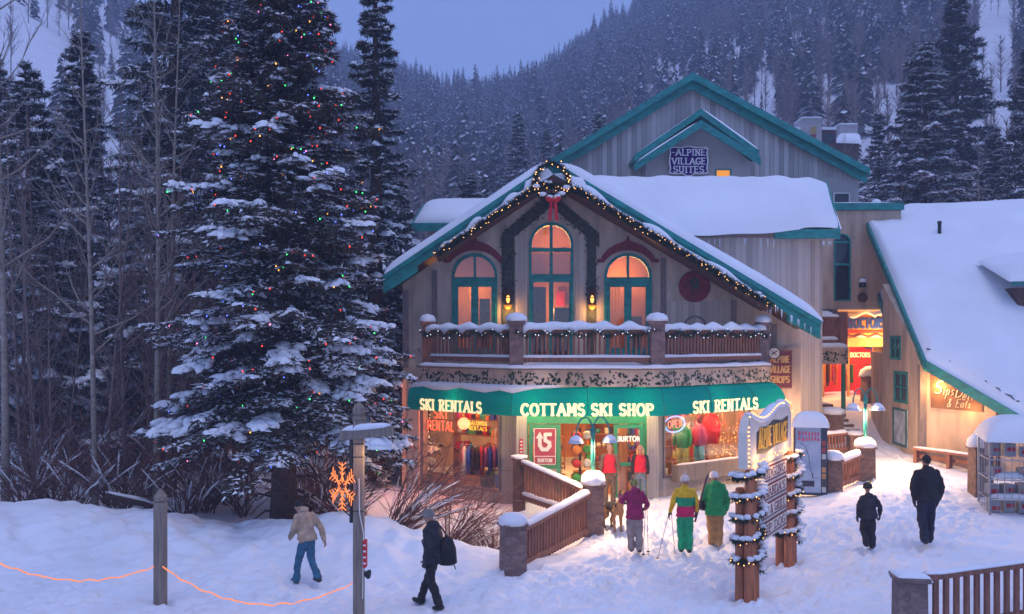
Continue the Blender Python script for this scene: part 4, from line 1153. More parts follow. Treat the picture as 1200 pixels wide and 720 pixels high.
# linking wing with the steep snowy roof, right
link = thing('link_wing', (7.5, 36, 0), 'beige wing with a steep snow covered roof joining the gable to the suites', 'building')
mb = MB(); mb.bx(4.5, 10.55, 34.75, 39, -.5, 9.2); mb.bx(10.56, 11.2, 35.4, 39, -.5, 9.2)
mb.build('wall', M['siding_beige'], link)
mb = MB(); rA = Vector((2.6, 34.45, 8.62)); rB = Vector((11.28, 34.45, 8.62)); rC = Vector((11.4, 36.1, 10.6)); rD = Vector((2.6, 36.1, 10.6))
mb.prism([rA, rB, rC, rD], (0, .25, -.2)); 
mb.prism([rD, rC, rC + Vector((0, 2.4, -1.2)), rD + Vector((0, 2.4, -1.2))], (0, .02, -.2)); ro = mb.build('roof', M['trim'], link)
mb = MB(); mb.bx(9.2, 11.42, 34.32, 34.44, 8.36, 8.68); mb.prism([rB + Vector((.14, -.1, -.3)), rC + Vector((.14, 0, -.3)), rC + Vector((.14, 0, .05)), rB + Vector((.14, -.1, .05))], (.07, 0, 0)); mb.build('fascia', M['teal'], ro)
mb = MB()
n_u, n_v = 44, 22; P = []
for i in range(n_u):
    u = i / (n_u - 1); x = 2.6 + 8.85 * u
    sag = .55 * math.exp(-((u - .45) / .2) ** 2) + .25 * math.exp(-((u - .7) / .12) ** 2) - .1 * (u > .85)
    for j in range(n_v):
        v = j / (n_v - 1); 
        e = min(1, (1 - u) * 9) ** .5
        if v < .75:
            t = v / .75; y = 34.40 + (36.1 - 34.40) * t; z = 8.62 + (10.6 - 8.62) * t
        else:
            t = (v - .75) / .25; y = 36.1 + 2.0 * t; z = 10.6 - .9 * t
        th = .38 * e * (min(1, v * 6 + .15)) ** .5
        yy = y - th * .75 - (sag * .25 if v < .2 else 0) * (1 - v * 5); zz = z + th * .6 - sag * max(0, 1 - v * 4) * .5 + .05 * mnoise.noise(Vector((x * .8, y, 3))) + (.1 * mnoise.noise(Vector((x * 1.7, 0, 9))) if .6 < v < .9 else 0)
        P.append((x + .12 * (1 - e), yy, zz))
mb.grid(P, n_u, n_v)
mb.build('roof_snow', M['snow'], ro, smooth=True)
rnd = random.Random(62)
for i in range(14):
    x = rnd.uniform(6.5, 11.2); p = Vector((x, 34.28, 8.3 + .05 * math.sin(x))); l = rnd.uniform(.12, .4)
    mb = MB(); mb.tube([p, p + Vector((0, 0, -l * .5)), p + Vector((0, 0, -l))], [.022, .014, .002], 6); mb.build('icicle', M['ice'], ro, smooth=True)
# small roof, left
lw_ = thing('side_wing', (-2, 36, 0), 'low side wing with a snowy roof behind the left slope of the gable', 'building')
mb = MB(); mb.bx(-2.9, 1.2, 34.8, 39, -.5, 9.0); mb.build('wall', M['stucco'], lw_)
mb = MB(); a, b, c, d = Vector((-3.45, 34.5, 8.85)), Vector((1.2, 34.5, 8.85)), Vector((1.2, 36.6, 9.85)), Vector((-3.2, 36.6, 9.85))
mb.prism([a, b, c, d], (0, .02, -.18)); ro = mb.build('roof', M['trim'], lw_)
mb = MB(); mb.bx(-3.5, -2.2, 34.38, 34.48, 8.62, 8.9); mb.prism([a + Vector((-.1, 0, -.2)), d + Vector((-.1, 0, -.2)), d + Vector((-.1, 0, .03)), a + Vector((-.1, 0, .03))], (.06, 0, 0)); mb.build('fascia', M['teal'], ro)
mb = MB(); mb.snowquad(a, b, c, d, .34, 22, 14, .05, 7., .01, 8); mb.build('roof_snow', M['snow'], ro, smooth=True)

# the suites
su = thing('suites_building', (8, 44, 2), 'tall grey sided gabled suites building behind the ski shop', 'building')
Y = 44.0; sA = Vector((7.96, Y, 16.3)); sL = Vector((1.4, Y, 12.3)); sR = Vector((15.75, Y, 12.1))
mb = MB(); mb.wall([(1.6, 0), (11.6, 0), (11.6, 6.5), (15.5, 6.5), (15.5, 12.05), (7.96, 16.1), (1.6, 12.3)], [rect(14.4, 15.15, 10.7, 11.35)], Vector((0, Y, 0)), XA, ZA, NF, .25)
mb.bx(15.25, 15.5, Y + .26, 56, 6.5, 12); wl = mb.build('wall', M['siding'], su)
mb = MB(); mb.bx(12.2, 15.54, Y - .03, Y - .003, 8, 10.65); mb.bx(12.2, 14.37, Y - .03, Y - .003, 10.65, 12.0); mb.bx(15.18, 15.54, Y - .03, Y - .003, 10.65, 12.0); mb.bx(14.37, 15.18, Y - .03, Y - .003, 11.38, 12.0)
mb.build('stucco_corner', M['stucco_grey'], su)
mb = MB(); mb.ring(rect(14.4, 15.15, 10.7, 11.35), rect(14.4, 15.15, 10.7, 11.35, .05), (0, Y, 0), XA, ZA, NF, -.1, .06); wf = mb.build('window', M['white'], su)
mb = MB(); mb.bx(14.44, 15.1, Y + .03, Y + .05, 10.74, 11.3); mb.build('glass_pane', M['glass_dark'], wf)
f0 = Vector((0, -.75, 0)); mb = MB()
mb.prism([sL + f0, sA + f0, sR + f0, sR + f0 + ZA * .2, sA + f0 + ZA * .2, sL + f0 + ZA * .2], (0, 12.5, 0)); ro = mb.build('roof', M['trim'], su)
mb = MB(); gable_fascia(mb, sL + f0 - YA * .1, sA + f0 - YA * .1, sR + f0 - YA * .1, .32, .09, .22); gable_fascia(mb, sL + f0 + YA * .25, sA + f0 + YA * .25, sR + f0 + YA * .25, .62, .09, .2); mb.build('fascia', M['teal'], ro)
mb = MB(); u_ = ZA * .23 + f0; mb.snowquad(sA + u_, sR + u_, sR + u_ + YA * 12, sA + u_ + YA * 12, .14, 30, 16, .06, 3., 0, 14); mb.snowquad(sL + u_, sA + u_, sA + u_ + YA * 12, sL + u_ + YA * 12, .08, 26, 16, .04, 4., 0, 14); mb.build('roof_snow', M['snow'], ro, smooth=True)
# dormer
Y2 = 42.6; s2 = F / Y2
def dp(px, py, y=Y2): return W(px, py, y)
dA = dp(820, 140); dLf = dp(752, 186); dRf = dp(884, 190)
mb = MB(); mb.wall([(dp(757, 0).x, 9), (dp(880, 0).x, 9), (dp(880, 0).x, dRf.z), (dA.x, dA.z - .1), (dp(757, 0).x, dLf.z)], [rect(dp(839, 0).x, dp(856, 0).x, 11.3, dp(0, 199).z)], Vector((0, Y2, 0)), XA, ZA, NF, .2)
mb.bx(dp(757, 0).x, dp(757, 0).x + .2, Y2 + .21, Y - .01, 9, dLf.z); mb.bx(dp(880, 0).x - .2, dp(880, 0).x, Y2 + .21, Y - .01, 9, dRf.z)
dorm = mb.build('dormer', M['stucco_grey'], su)
mb = MB(); a, b, c = dp(743, 183, 42.0), dp(821, 129, 42.0), dp(889, 178, 42.0); mb.prism([a - ZA * .2, b - ZA * .2, c - ZA * .2, c, b, a], (0, 1.95, 0))
a2, b2, c2 = dp(743, 193, 41.7), dp(821, 142, 41.7), dp(891, 186, 41.7); mb.prism([a2 - ZA * .22, b2 - ZA * .22, c2 - ZA * .22, c2, b2, a2], (0, .24, 0))
gable_fascia(mb, a - YA * .1, b - YA * .1, c - YA * .1, .3, .08, .04); gable_fascia(mb, a2 - YA * .1, b2 - YA * .1, c2 - YA * .1, .34, .08, .03)
mb.build('dormer_roof', M['teal'], dorm)
mb = MB(); mb.snowquad(b + ZA * .05, c + ZA * .05, c + YA * 1.9, b + YA * 1.9, .16, 16, 8, .03, 1., .01, 8); mb.snowquad(a + ZA * .04, b + ZA * .04, b + YA * 1.9, a + YA * 1.9, .06, 14, 8, .02, 2.); mb.snowquad(a2 + ZA * .03, b2 + ZA * .03, b2 + YA * .22, a2 + YA * .22, .07, 14, 6, .02, 5.)
mb.build('dormer_snow', M['snow'], dorm, smooth=True)
xa, xb = dp(838, 0).x, dp(857, 0).x
mb = MB(); mb.ring(rect(xa, xb, 11.25, dp(0, 198).z), rect(xa, xb, 11.25, dp(0, 198).z, .06), (0, Y2, 0), XA, ZA, NF, -.1, .04); wf = mb.build('window', M['teal'], su)
mb = MB(); mb.bx(xa + .05, xb - .05, Y2 + .05, Y2 + .07, 11.3, dp(0, 199).z); mb.build('glass_pane', emis('lit_amber_window', (1, .34, .03), .36), wf)
mb = MB(); lp = dp(958, 223, Y - .1); mb.ell(lp, (.09, .1, .09), 8, 6); mb.build('wall_lamp', M['metal'], su)
# its sign
sc = W(807, 188.5, 42.3); w_, h_ = 1.72, 1.28
ol = []
for (x, z) in ((-.5, -.42), (-.47, -.3), (-.5, 0), (-.47, .3), (-.5, .4), (-.42, .47), (-.2, .45), (0, .5), (.2, .45), (.42, .47), (.5, .4), (.47, .3), (.5, 0), (.47, -.3), (.5, -.42), (.36, -.46), (.15, -.45), (.05, -.53), (-.05, -.53), (-.15, -.45), (-.36, -.46)): ol.append((x * w_, z * h_))
board_sign('suites_sign', sc, w_, h_, [('-ALPINE', 1.4, .36), ('VILLAGE', 1.42, -.02), ('SUITES', 1.3, -.38)], XA, NF, 'purple sign with white letters on the grey gable of the suites', mat('sign_purple', (.055, .004, .15), .95, .1, 3, spec=.05), M['white'], frame=M['white'], rowh=.26, outline=ol[::-1], t=.155)

# middle building with the tall arched window
mid = thing('middle_building', (13.5, 40, 1), 'tan stucco building with flat teal parapet and one tall arched window', 'building')
Yc = 40.0; c_ = lambda px: W(px, 0, Yc).x
mb = MB(); ah = (c_(977), c_(997), W(0, 353, Yc).z, W(0, 274, Yc).z)
mb.wall([(c_(940), 6.02), (c_(1056), 6.02), (c_(1056), 10.05), (c_(940), 10.05)], [arch(*ah)], Vector((0, Yc, 0)), XA, ZA, NF, .25); mb.bx(c_(1056) - .2, c_(1056), Yc + .26, 43.9, 6.02, 10.05); mb.bx(c_(940), c_(1056) - .21, Yc + .26, 43.9, 6.02, 6.1)
mb.build('wall', M['stucco_pink'], mid)
mb = MB(); mb.bx(c_(966), c_(1058), Yc - .15, 43, 10.06, 10.34); mb.build('parapet', M['teal'], mid)
mb = MB(); mb.snowquad((c_(968), Yc - .1, 10.34), (c_(1057), Yc - .1, 10.34), (c_(1057), Yc + 1.2, 10.34), (c_(968), Yc + 1.2, 10.34), .06, 14, 6); mb.ell((c_(1029), Yc + .2, 10.38), (.2, .2, .17), 10, 6); mb.build('parapet_snow', M['snow'], mid, smooth=True)
mb = MB(); mb.ring(arch(*ah), arch(*ah, .06), (0, Yc, 0), XA, ZA, NF, -.1, .04)
for z in (W(0, 310, Yc).z, W(0, 284, Yc).z): mb.bx(ah[0] + .06, ah[1] - .06, Yc - .03, Yc + .08, z - .05, z + .04)
wf = mb.build('arched_window', M['teal'], mid)
mb = MB(); mb.poly([Vector((a, Yc + .09, b)) for a, b in arch(*ah, .04)]); mb.build('glass_pane', M['glass_dark'], wf)
# its lower floors step back round the ski doctors' shop
doc = thing('doctors_shop', (12.6, 46, 2), 'orange lit shop front with red banner at the head of the alley', 'building')
Yd = 45.5; e_ = lambda px: W(px, 0, Yd).x; zz = lambda py: W(0, py, Yd).z
mb = MB(); mb.wall([(e_(950), 1.5), (e_(1065), 1.5), (e_(1065), 6.6), (e_(950), 6.6)], [rect(e_(966), e_(1026), 2.05, zz(407))], Vector((0, Yd, 0)), XA, ZA, NF, .2); mb.build('wall', mat('ochre_wall', (.42, .23, .09), .8, .2, 2), doc)
mb = MB(); mb.bx(e_(964), e_(1050), Yd - 1.6, Yd - .02, zz(406), zz(396)); mb.bx(e_(1022), e_(1029), Yd - .2, Yd - .02, 2.05, zz(407)); mb.bx(e_(992), e_(995), Yd - .1, Yd - .02, 2.05, zz(407)); mb.bx(e_(1037), e_(1042), Yd - 1.5, Yd - 1.2, 2.05, zz(406)); mb.build('porch_beam', mat('ochre_beam', (.45, .26, .10), .7, .2, 3), doc)
mb = MB(); mb.snowline([Vector((e_(985), Yd - 1.3, zz(396))), Vector((e_(1050), Yd - 1.3, zz(396)))], .5, .12); mb.build('porch_snow', M['snow'], doc, smooth=True)
mb = MB(); mb.bx(e_(960), e_(1032), 47.5, 47.6, 2, 5); mb.build('shop_back_wall', mat('red_back_wall', (.45, .03, .02), .8, .5, 2), doc)
mb = MB(); rnd = random.Random(21)
cols_ = [mat('item_red', (.5, .02, .02), .6), mat('item_dark', (.03, .02, .02), .6), mat('item_yellow', (.5, .4, .04), .6), mat('item_pink', (.6, .1, .25), .6), mat('item_teal', (.03, .3, .3), .6), mat('item_white', (.6, .6, .6), .6), mat('item_blue', (.03, .08, .45), .6), mat('item_orange', (.6, .2, .03), .6), mat('item_green', (.05, .35, .08), .6)]
def clothes_row(x0, x1, y, z, n, h, parent, name='hanging_clothes', seed=0):
    rn = random.Random(seed); mb = MB()
    for i in range(n):
        x = x0 + (x1 - x0) * (i + .5) / n; mb.mi = rn.randrange(len(cols_)); hh = h * rn.uniform(.7, 1.05); w = (x1 - x0) / n * .55
        mb.loft([(x, y, z - hh, w, .16), (x, y, z - hh * .5, w * .9, .18), (x, y, z - .1, w, .22), (x, y, z, w * .4, .06)], 8)
    return mb.build(name, cols_, parent, smooth=True)
clothes_row(e_(966), e_(990), 46.6, 4.0, 7, 1.6, doc, seed=3); clothes_row(e_(1000), e_(1024), 46.4, 3.7, 6, 1.4, doc, seed=5)
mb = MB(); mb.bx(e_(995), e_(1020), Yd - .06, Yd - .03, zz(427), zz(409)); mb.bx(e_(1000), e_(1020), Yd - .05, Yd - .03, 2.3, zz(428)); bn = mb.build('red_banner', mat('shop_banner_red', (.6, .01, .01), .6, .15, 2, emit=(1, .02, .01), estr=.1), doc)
mb = MB(); text(mb, 'DOCTORS', (e_(1007.5), Yd - .065, zz(416)), XA, ZA, NF, .9, .2, .18, serif=False, depth=.01); mb.build('banner_lettering', emis('banner_letters', (1, .75, .4), .4), bn)
# colourful shop sign on the porch roof
sg = W(1016, 381, 43.6); root = thing('doctors_sign', sg, 'curvy lit board sign with blue letters on the porch roof', 'sign')
n = 20; top = [(-1.05 + 2.0 * i / n, .42 + .1 * math.sin(i * .55 + 2.4) + .12 * (i > 14)) for i in range(n + 1)]; bot = [(.95 - 2.0 * i / n, -.5 - .06 * math.sin(i * .9)) for i in range(n + 1)]
mb = MB(); mb.wall((top + bot)[::-1], [], sg, XA, ZA, NF, .1); mb.build('sign_board', mat('sign_orange', (.55, .24, .08), .6, .3, 3), root)
mb = MB(); mb.ring(top + bot, [(a * .94, b * .88) for a, b in top + bot], sg, XA, ZA, NF, .002, .05); mb.build('sign_frame', M['signmaroon'], root)
mb = MB(); text(mb, 'DOCTORS', sg + ZA * .08, XA, ZA, NF, 1.6, .42, .2, depth=.03, jit=.08); mb.build('sign_lettering', mat('sign_blue', (.02, .06, .35), .5), root)
mb = MB(); mb.bx(sg.x - .9, sg.x + .8, sg.y - .03, sg.y - .004, sg.z - .36, sg.z - .24); mb.build('sign_stripe', mat('sign_red', (.5, .03, .02), .5), root)
mb = MB(); mb.snowline([sg + Vector((a, .05, b - .01)) for a, b in top[2:]], .3, .2, seed=3.); mb.build('sign_snow', M['snow'], root, smooth=True)
# balcony in the alley
ab = thing('alley_balcony', (12.3, 39.3, 4.2), 'small brown railed balcony with painted leaf band above the alley', 'balcony')
Yb = 39.2; h_ = lambda px: W(px, 0, Yb).x; vz = lambda py: W(0, py, Yb).z
mb = MB(); mb.bx(h_(940), h_(994), Yb, Yb + 2.5, vz(427), vz(407)); mb.build('deck', M['stucco'], ab)
mb = MB(); mb.beam((h_(945), Yb + .1, vz(401)), (h_(990), Yb + .1, vz(401)), .1, .16); mb.beam((h_(945), Yb + .1, vz(373)), (h_(990), Yb + .1, vz(373)), .14, .1); mb.build('railing', M['brown'], ab)
mb = MB()
for i in range(11): x = h_(951) + (h_(984) - h_(951)) * i / 10; mb.bx(x - .045, x + .045, Yb + .06, Yb + .14, vz(399), vz(374))
mb.build('slat_panel', M['brown'], ab)
mb = MB(); mb.bx(h_(984), h_(993), Yb - .05, Yb + .25, vz(407), vz(366)); mb.build('railing_post', M['brown'], ab, bevel=.01)
mb = MB(); mb.bx(h_(990), h_(994), Yb + .3, Yb + .45, 1.5, vz(427)); mb.build('post', M['green'], ab)
mb = MB(); mb.snowline([(h_(946), Yb - .02, vz(407)), (h_(993), Yb - .02, vz(407))], .3, .16); mb.build('balcony_snow', M['snow'], ab, smooth=True); mb = MB(); mb.snowline([(h_(946), Yb + .1, vz(398)), (h_(984), Yb + .1, vz(398))], .16, .14); mb.build('balcony_snow', M['snow'], ab, smooth=True); mb = MB(); mb.snowline([(h_(946), Yb + .1, vz(371)), (h_(984), Yb + .1, vz(371))], .2, .1); mb.build('balcony_snow', M['snow'], ab, smooth=True); mb = MB(); mb.snowline([(h_(956), Yb + .9, vz(371)), (h_(986), Yb + .9, vz(372))], .8, .3, seed=4.); mb.build('balcony_snow', M['snow'], ab, smooth=True)
mb = MB(); rnd = random.Random(31)
for i in range(70):
    x = rnd.uniform(h_(942), h_(993)); z = rnd.uniform(vz(425), vz(412)); a = rnd.random() * 6; w = .07
    mb.poly([(x + w * math.cos(a), Yb - .004, z + w * math.sin(a)), (x - w * .5 * math.sin(a), Yb - .004, z + w * .5 * math.cos(a)), (x - w * math.cos(a), Yb - .004, z - w * math.sin(a)), (x + w * .5 * math.sin(a), Yb - .004, z - w * .5 * math.cos(a))])
mb.build('painted_leaf', M['leaf'], ab)
for i, px in enumerate((962, 974)):
    p = W(px, 366, 40.6 - i * .15)
    mb = MB(); T = Matrix.Translation(p) @ Matrix.Rotation(R(90), 4, 'Y'); mb.loft([(0, 0, -.2, .24, .24), (0, 0, -.17, .26, .26), (0, 0, .17, .26, .26), (0, 0, .2, .24, .24)], 16, T)
    o = mb.build('steel_drum', M['metal'], None, at=p, smooth=False); tag(o, ('grey metal drum lying left on the snowy alley balcony', 'grey metal drum lying right on the snowy alley balcony')[i], 'drum', 'metal drums on the alley balcony')
for z, lab in ((334, 'snow capped floodlight'),):
    p = W(1011, z, 39.8); root = thing('floodlight', p, 'snow capped floodlight on the tan wall right of the arched window', 'lamp'); mb = MB(); mb.lathe(p, [(.09, -.1), (.16, -.08), (.14, .08), (.05, .12)], 12); mb.bx(p.x - .03, p.x + .03, p.y, 39.99, p.z - .03, p.z + .03); mb.build('lamp_housing', M['black'], root); mb = MB(); mb.ell(p + ZA * .16, (.16, .16, .1), 10, 6); mb.build('lamp_snow', M['snow'], root, smooth=True)
p = W(1011, 349, 39.95); mb = MB(); mb.loft([(0, 0, -.03, .2, .2), (0, 0, .03, .2, .2), (0, 0, .05, .15, .15)], 20, Matrix.Translation(p) @ Matrix.Rotation(R(90), 4, 'X')); tag(mb.build('round_plaque', M['brown_dark'], None, at=p), 'round dark brown plaque on the tan wall beneath the floodlight', 'plaque')
# alley stairs
st = thing('stone_stairs', (12.2, 37, 1), 'snow filled steps climbing the alley to the red shop', 'stairs')
mb = MB(); sn = MB(); q0 = W(975, 520, 37); x0, x1 = 11.6, 13.4
for i in range(7):
    y = 37.2 + i * .62; z = 1.02 + (i + 1) * .15; mb.bx(x0, x1, y, y + .61, z - .5, z)
    sn.snowline([(x0, y + .32, z), (x1, y + .32, z)], .56, .075, seed=i * 2.)
mb.build('step', M['stone2'], st); sn.build('step_snow', M['snow'], st, smooth=True)

# the building on the right with the great snowy roof
rb = thing('deli_building', (15, 32, .6), 'tan corner building under a huge snow covered roof with teal eaves', 'building')
RA = W(1018, 262, 40); RB = W(1086, 424, 32); RC = W(1196, 488, 30); RD = W(1400, 520, 29); R1 = W(1052, 246, 42); R2 = W(1210, 238, 41); R3 = W(1400, 232, 40.5)
mb = MB()
wc1 = Vector((13.52, 32.35, 0)); wc2 = Vector((15.75, 30.25, 0)); wc3 = Vector((20, 29.6, 0)); wl1 = Vector((13.75, 36.4, 0)); wl2 = Vector((14.6, 39.9, 0))
def topz(p):   # underside of the roof above a plan point: the edge line RA-RB-RC
    return np.interp(p.y, [29, 30.0, 32, 40], [RC.z - .4, RC.z, RB.z, RA.z]) - .22
def pwall(mb, a, b, z0, th=.25, n=1, holes=[], za=None, zb=None):
    d = nrm(b - a); N_ = Vector((d.y, -d.x, 0)); L = (b - a).length
    mb.wall([(0, z0), (L, z0), (L, zb if zb else topz(b)), (0, za if za else topz(a))], holes, Vector((a.x, a.y, 0)), d, ZA, N_, th); return d, N_
dW, nW = pwall(mb, wl1, wc1, -.5, holes=[rect(.9, 2.0, 4.1, 4.95), rect(1.3, 2.7, 2.6, 3.7)]); pwall(mb, wl2, wl1, -.5, za=4.3, zb=4.3); dF, nF = pwall(mb, wc1, wc2, -.5); pwall(mb, wc2, wc3, -.5, za=2.2, zb=2.0)
mb.build('wall', M['stucco_pink'], rb)
for (a, b, c, d_) in ((.9, 2.0, 4.1, 4.95), (1.3, 2.7, 2.6, 3.7)):
    o = Vector((wl1.x, wl1.y, 0)); mb = MB(); mb.ring(rect(a, b, c, d_), rect(a, b, c, d_, .1), o, dW, ZA, nW, -.02, .03); mb.beam(o + dW * (a + b) / 2 + ZA * c, o + dW * (a + b) / 2 + ZA * d_, .06, .06, (0, 1, 0)); mb.beam(o + dW * a + ZA * (c + d_) / 2, o + dW * b + ZA * (c + d_) / 2, .05, .05)
    wf = mb.build('window', M['teal'], rb); mb = MB(); mb.poly([o + dW * x + ZA * z - nW * .012 for x, z in rect(a, b, c, d_, .05)]); mb.build('glass_pane', M['glass_dark'], wf)
mb = MB(); q = wc1 + dF * 2.35 + nF * .03; mb.box((q.x, q.y, 1.6), (.1, .08, 3.2), Matrix.Rotation(math.atan2(dF.y, dF.x), 3, 'Z')); mb.build('drain_pipe', M['brown_dark'], rb); mb = MB(); q = wc1 + nF * .02; mb.box((q.x, q.y, 2), (.2, .2, 4.0)); mb.build('corner_post', M['trim'], rb)
mb = MB(); dn = ZA * -.25
top_ = [RA, RB, RC, RD, R3, R2, R1]; b = MB()
mb.prism([p + dn for p in top_], ZA * .23); ro = mb.build('roof', M['trim'], rb)
mb = MB()
for a, b_, o_ in ((RA, RB, -1), (RB, RC, -1), (RC, RD, -1)):
    d = nrm(b_ - a); s_ = nrm(Vector((d.y, -d.x, 0)))
    s_ = -s_ if s_.x > 0 and o_ < 0 and abs(s_.x) > abs(s_.y) else s_
    if s_.y > 0 and abs(s_.y) >= abs(s_.x): s_ = -s_
    mb.prism([a + ZA * .04, b_ + ZA * .04, b_ - ZA * .3, a - ZA * .3], s_ * .09)
mb.prism([R1 + Vector((-.3, .1, .05)), RA + Vector((-.05, -.02, .05)), RA + Vector((-.05, -.02, -.3)), R1 + Vector((-.3, .1, -.3))], (.08, .05, 0))
mb.build('fascia', M['teal'], ro)
# snow blanket over the whole roof (fan of rows from eave to ridge)
low_ = [RA.lerp(RB, t) for t in np.linspace(0, 1, 30)] + [RB.lerp(RC, t) for t in np.linspace(0, 1, 22)[1:]] + [RC.lerp(RD, t) for t in np.linspace(0, 1, 20)[1:]]
cum = [0]
for i in range(1, len(low_)): cum.append(cum[-1] + (low_[i] - low_[i - 1]).length)
rid = [R1, R2, R3]; rl_ = [0, (R2 - R1).length, (R2 - R1).length + (R3 - R2).length]
def ridge(t):
    x = t * rl_[2]
    return R1.lerp(R2, x / rl_[1]) if x < rl_[1] else R2.lerp(R3, (x - rl_[1]) / (rl_[2] - rl_[1]))
mb = MB(); nv = 40; P = []
for i, p in enumerate(low_):
    t = cum[i] / cum[-1]; r_ = ridge(max(0, (t - .02)) ** 1.15)
    for j in range(nv):
        v = j / (nv - 1); q = p.lerp(r_, v)
        e = min(1, v * 14, (1 - v) * 10 + .3) ** .5 * min(1, (len(low_) - 1 - i) / 3 + .1) ** .5
        if i < 5: e *= (.35 + .13 * i)
        l = .1 * mnoise.noise(q * .35) + .05 * mnoise.noise(q * 1.1)
        P.append(q + Vector((-.06, -.12, 1)) * ((.34 + l) * e + .012))
mb.grid(P, len(low_), nv); mb.build('roof_snow', M['snow'], ro, smooth=True)
# dark gap of the gutter cable above the front eave
mb = MB(); pts = []
for i in range(24):
    t = i / 23; p = RB.lerp(RC, t) + Vector((.12, .3, .42 + .05 * math.sin(i * 2.2))); pts.append(p)
mb.tube(pts, .022, 5); mb.build('heating_cable', M['black'], ro)
# pipe through the roof
p = W(1101, 266, 38.8); mb = MB(); mb.lathe((p.x, p.y, p.z), [(.07, -.4), (.07, .12), (.085, .12), (.085, .22), (.02, .23)], 10); mb.build('vent_pipe', M['black'], ro)
# dormer on the right of the big roof
dm = W(1190, 334, 34.2)
mb = MB(); mb.prism([dm + Vector((.2, 0, -1.5)), dm + Vector((4, -1.2, -1.5)), dm + Vector((4, -1.2, -.1)), dm + Vector((.0, 0, -.1))], (0, 3, 0)); dd_ = mb.build('dormer', M['brown_dark'], rb)
mb = MB(); mb.prism([dm + Vector((-.25, -.3, -.02)), dm + Vector((4, -1.5, -.02)), dm + Vector((4, -1.5, .2)), dm + Vector((-.25, -.3, .2))], (0, .12, 0)); mb.build('dormer_fascia', M['teal'], dd_)
mb = MB(); mb.snowquad(dm + Vector((-.3, -.3, .16)), dm + Vector((4, -1.5, .16)), dm + Vector((4, 2.2, 1.5)), dm + Vector((-.3, 2.0, 1.0)), .26, 22, 16, .06, 2., .02, 6); mb.build('dormer_snow', M['snow'], dd_, smooth=True)
# low roof sliver behind
mb = MB(); a, b_, c, d_ = W(1021, 312, 42), W(1040, 372, 38.5), W(1062, 372, 38.5), W(1050, 308, 42); mb.prism([a, b_, c, d_], ZA * -.2); lr = mb.build('lower_roof', M['trim'], rb)
mb = MB(); mb.prism([a + Vector((-.02, 0, .03)), b_ + Vector((-.02, 0, .03)), b_ + Vector((-.02, 0, -.28)), a + Vector((-.02, 0, -.28))], (-.08, 0, 0)); mb.build('lower_fascia', M['teal'], lr)
mb = MB(); mb.snowquad(a, b_, c, d_, .25, 14, 8, .04, 3.); mb.build('roof_snow', M['snow'], lr, smooth=True)
# the deli sign
mid_ = wc1 + dF * 1.35 + nF * .05; mid_ = wc1 + dF * 1.12 + nF * .05; sc = atz(mid_, 3.12)
root = thing('deli_sign', sc, 'brown board sign with pale script under the lit teal eave', 'sign')
ol = [(-.82, -.52), (.78, -.58), (.78, .1), (.08, .5), (-.82, .55)]; fs_ = .8
mb = MB(); mb.wall(ol, [], sc, dF, ZA, nF, .05); mb.build('sign_board', mat('sign_brown', (.16, .07, .03), .6, .25, 3), root)
mb = MB()
text(mb, 'S', sc + dF * -0.544 + ZA * 0.160, dF, ZA, nF, 0.224, 0.416, .05, mode='tube', slant=.3); text(mb, 'ips', sc + dF * -0.224 + ZA * 0.080, dF, ZA, nF, 0.336, 0.320, .05, mode='tube', slant=.3)
text(mb, 'D', sc + dF * 0.096 + ZA * 0.032, dF, ZA, nF, 0.208, 0.336, .05, mode='tube', slant=.3); text(mb, 'eli', sc + dF * 0.368 + ZA * -0.064, dF, ZA, nF, 0.320, 0.320, .05, mode='tube', slant=.3)
text(mb, '& Eats', sc + dF * 0.080 + ZA * -0.336, dF, ZA, nF, 0.720, 0.256, .05, mode='tube', slant=.3)
mb.build('sign_script', mat('sign_cream', (.6, .5, .36), .5), root)
# poster on the alley wall
o = Vector((wl1.x, wl1.y, 0)) + dW * 2.0 + nW * .03; pc = atz(o, 1.75); root = thing('notice_board', pc, 'tall framed notice board on the alley wall of the deli', 'notice board')
mb = MB(); mb.wall(rect(-.7, .7, -.65, .65), [], pc, dW, ZA, nW, .03); mb.build('board_face', mat('poster_paper', (.35, .42, .5), .6, .4, 3), root)
mb = MB(); mb.ring(rect(-.7, .7, -.65, .65), rect(-.7, .7, -.65, .65, .07), pc, dW, ZA, nW, .001, .04); mb.build('board_frame', M['teal_dark'], root)
# bench along the front wall
root = thing('bench', wc1, 'long wooden bench dusted with snow under the deli sign', 'bench')
a = wc1 + dF * -.1 + nF * .45; b_ = wc1 + dF * 2.15 + nF * .45; za, zb = ground_at(a.x, a.y), ground_at(b_.x, b_.y); zs = max(za, zb) + .45
mb = MB(); mb.beam(atz(a, zs), atz(b_, zs - .12), .4, .07); mb.build('seat', M['brown'], root)
mb = MB(); mb.beam(atz(a - nF * .1, zs - .25), atz(b_ - nF * .1, zs - .37), .05, .12); mb.build('stretcher', M['brown'], root)
for t in (.04, .5, .96):
    p = a.lerp(b_, t); mb = MB(); mb.box((p.x, p.y, zs - .33), (.1, .3, .56), Matrix.Rotation(math.atan2(dF.y, dF.x), 3, 'Z')); mb.build('leg', M['brown'], root)
mb = MB(); mb.snowline([atz(a, zs + .035), atz(b_, zs - .085)], .34, .05); mb.build('bench_snow', M['snow'], root, smooth=True)

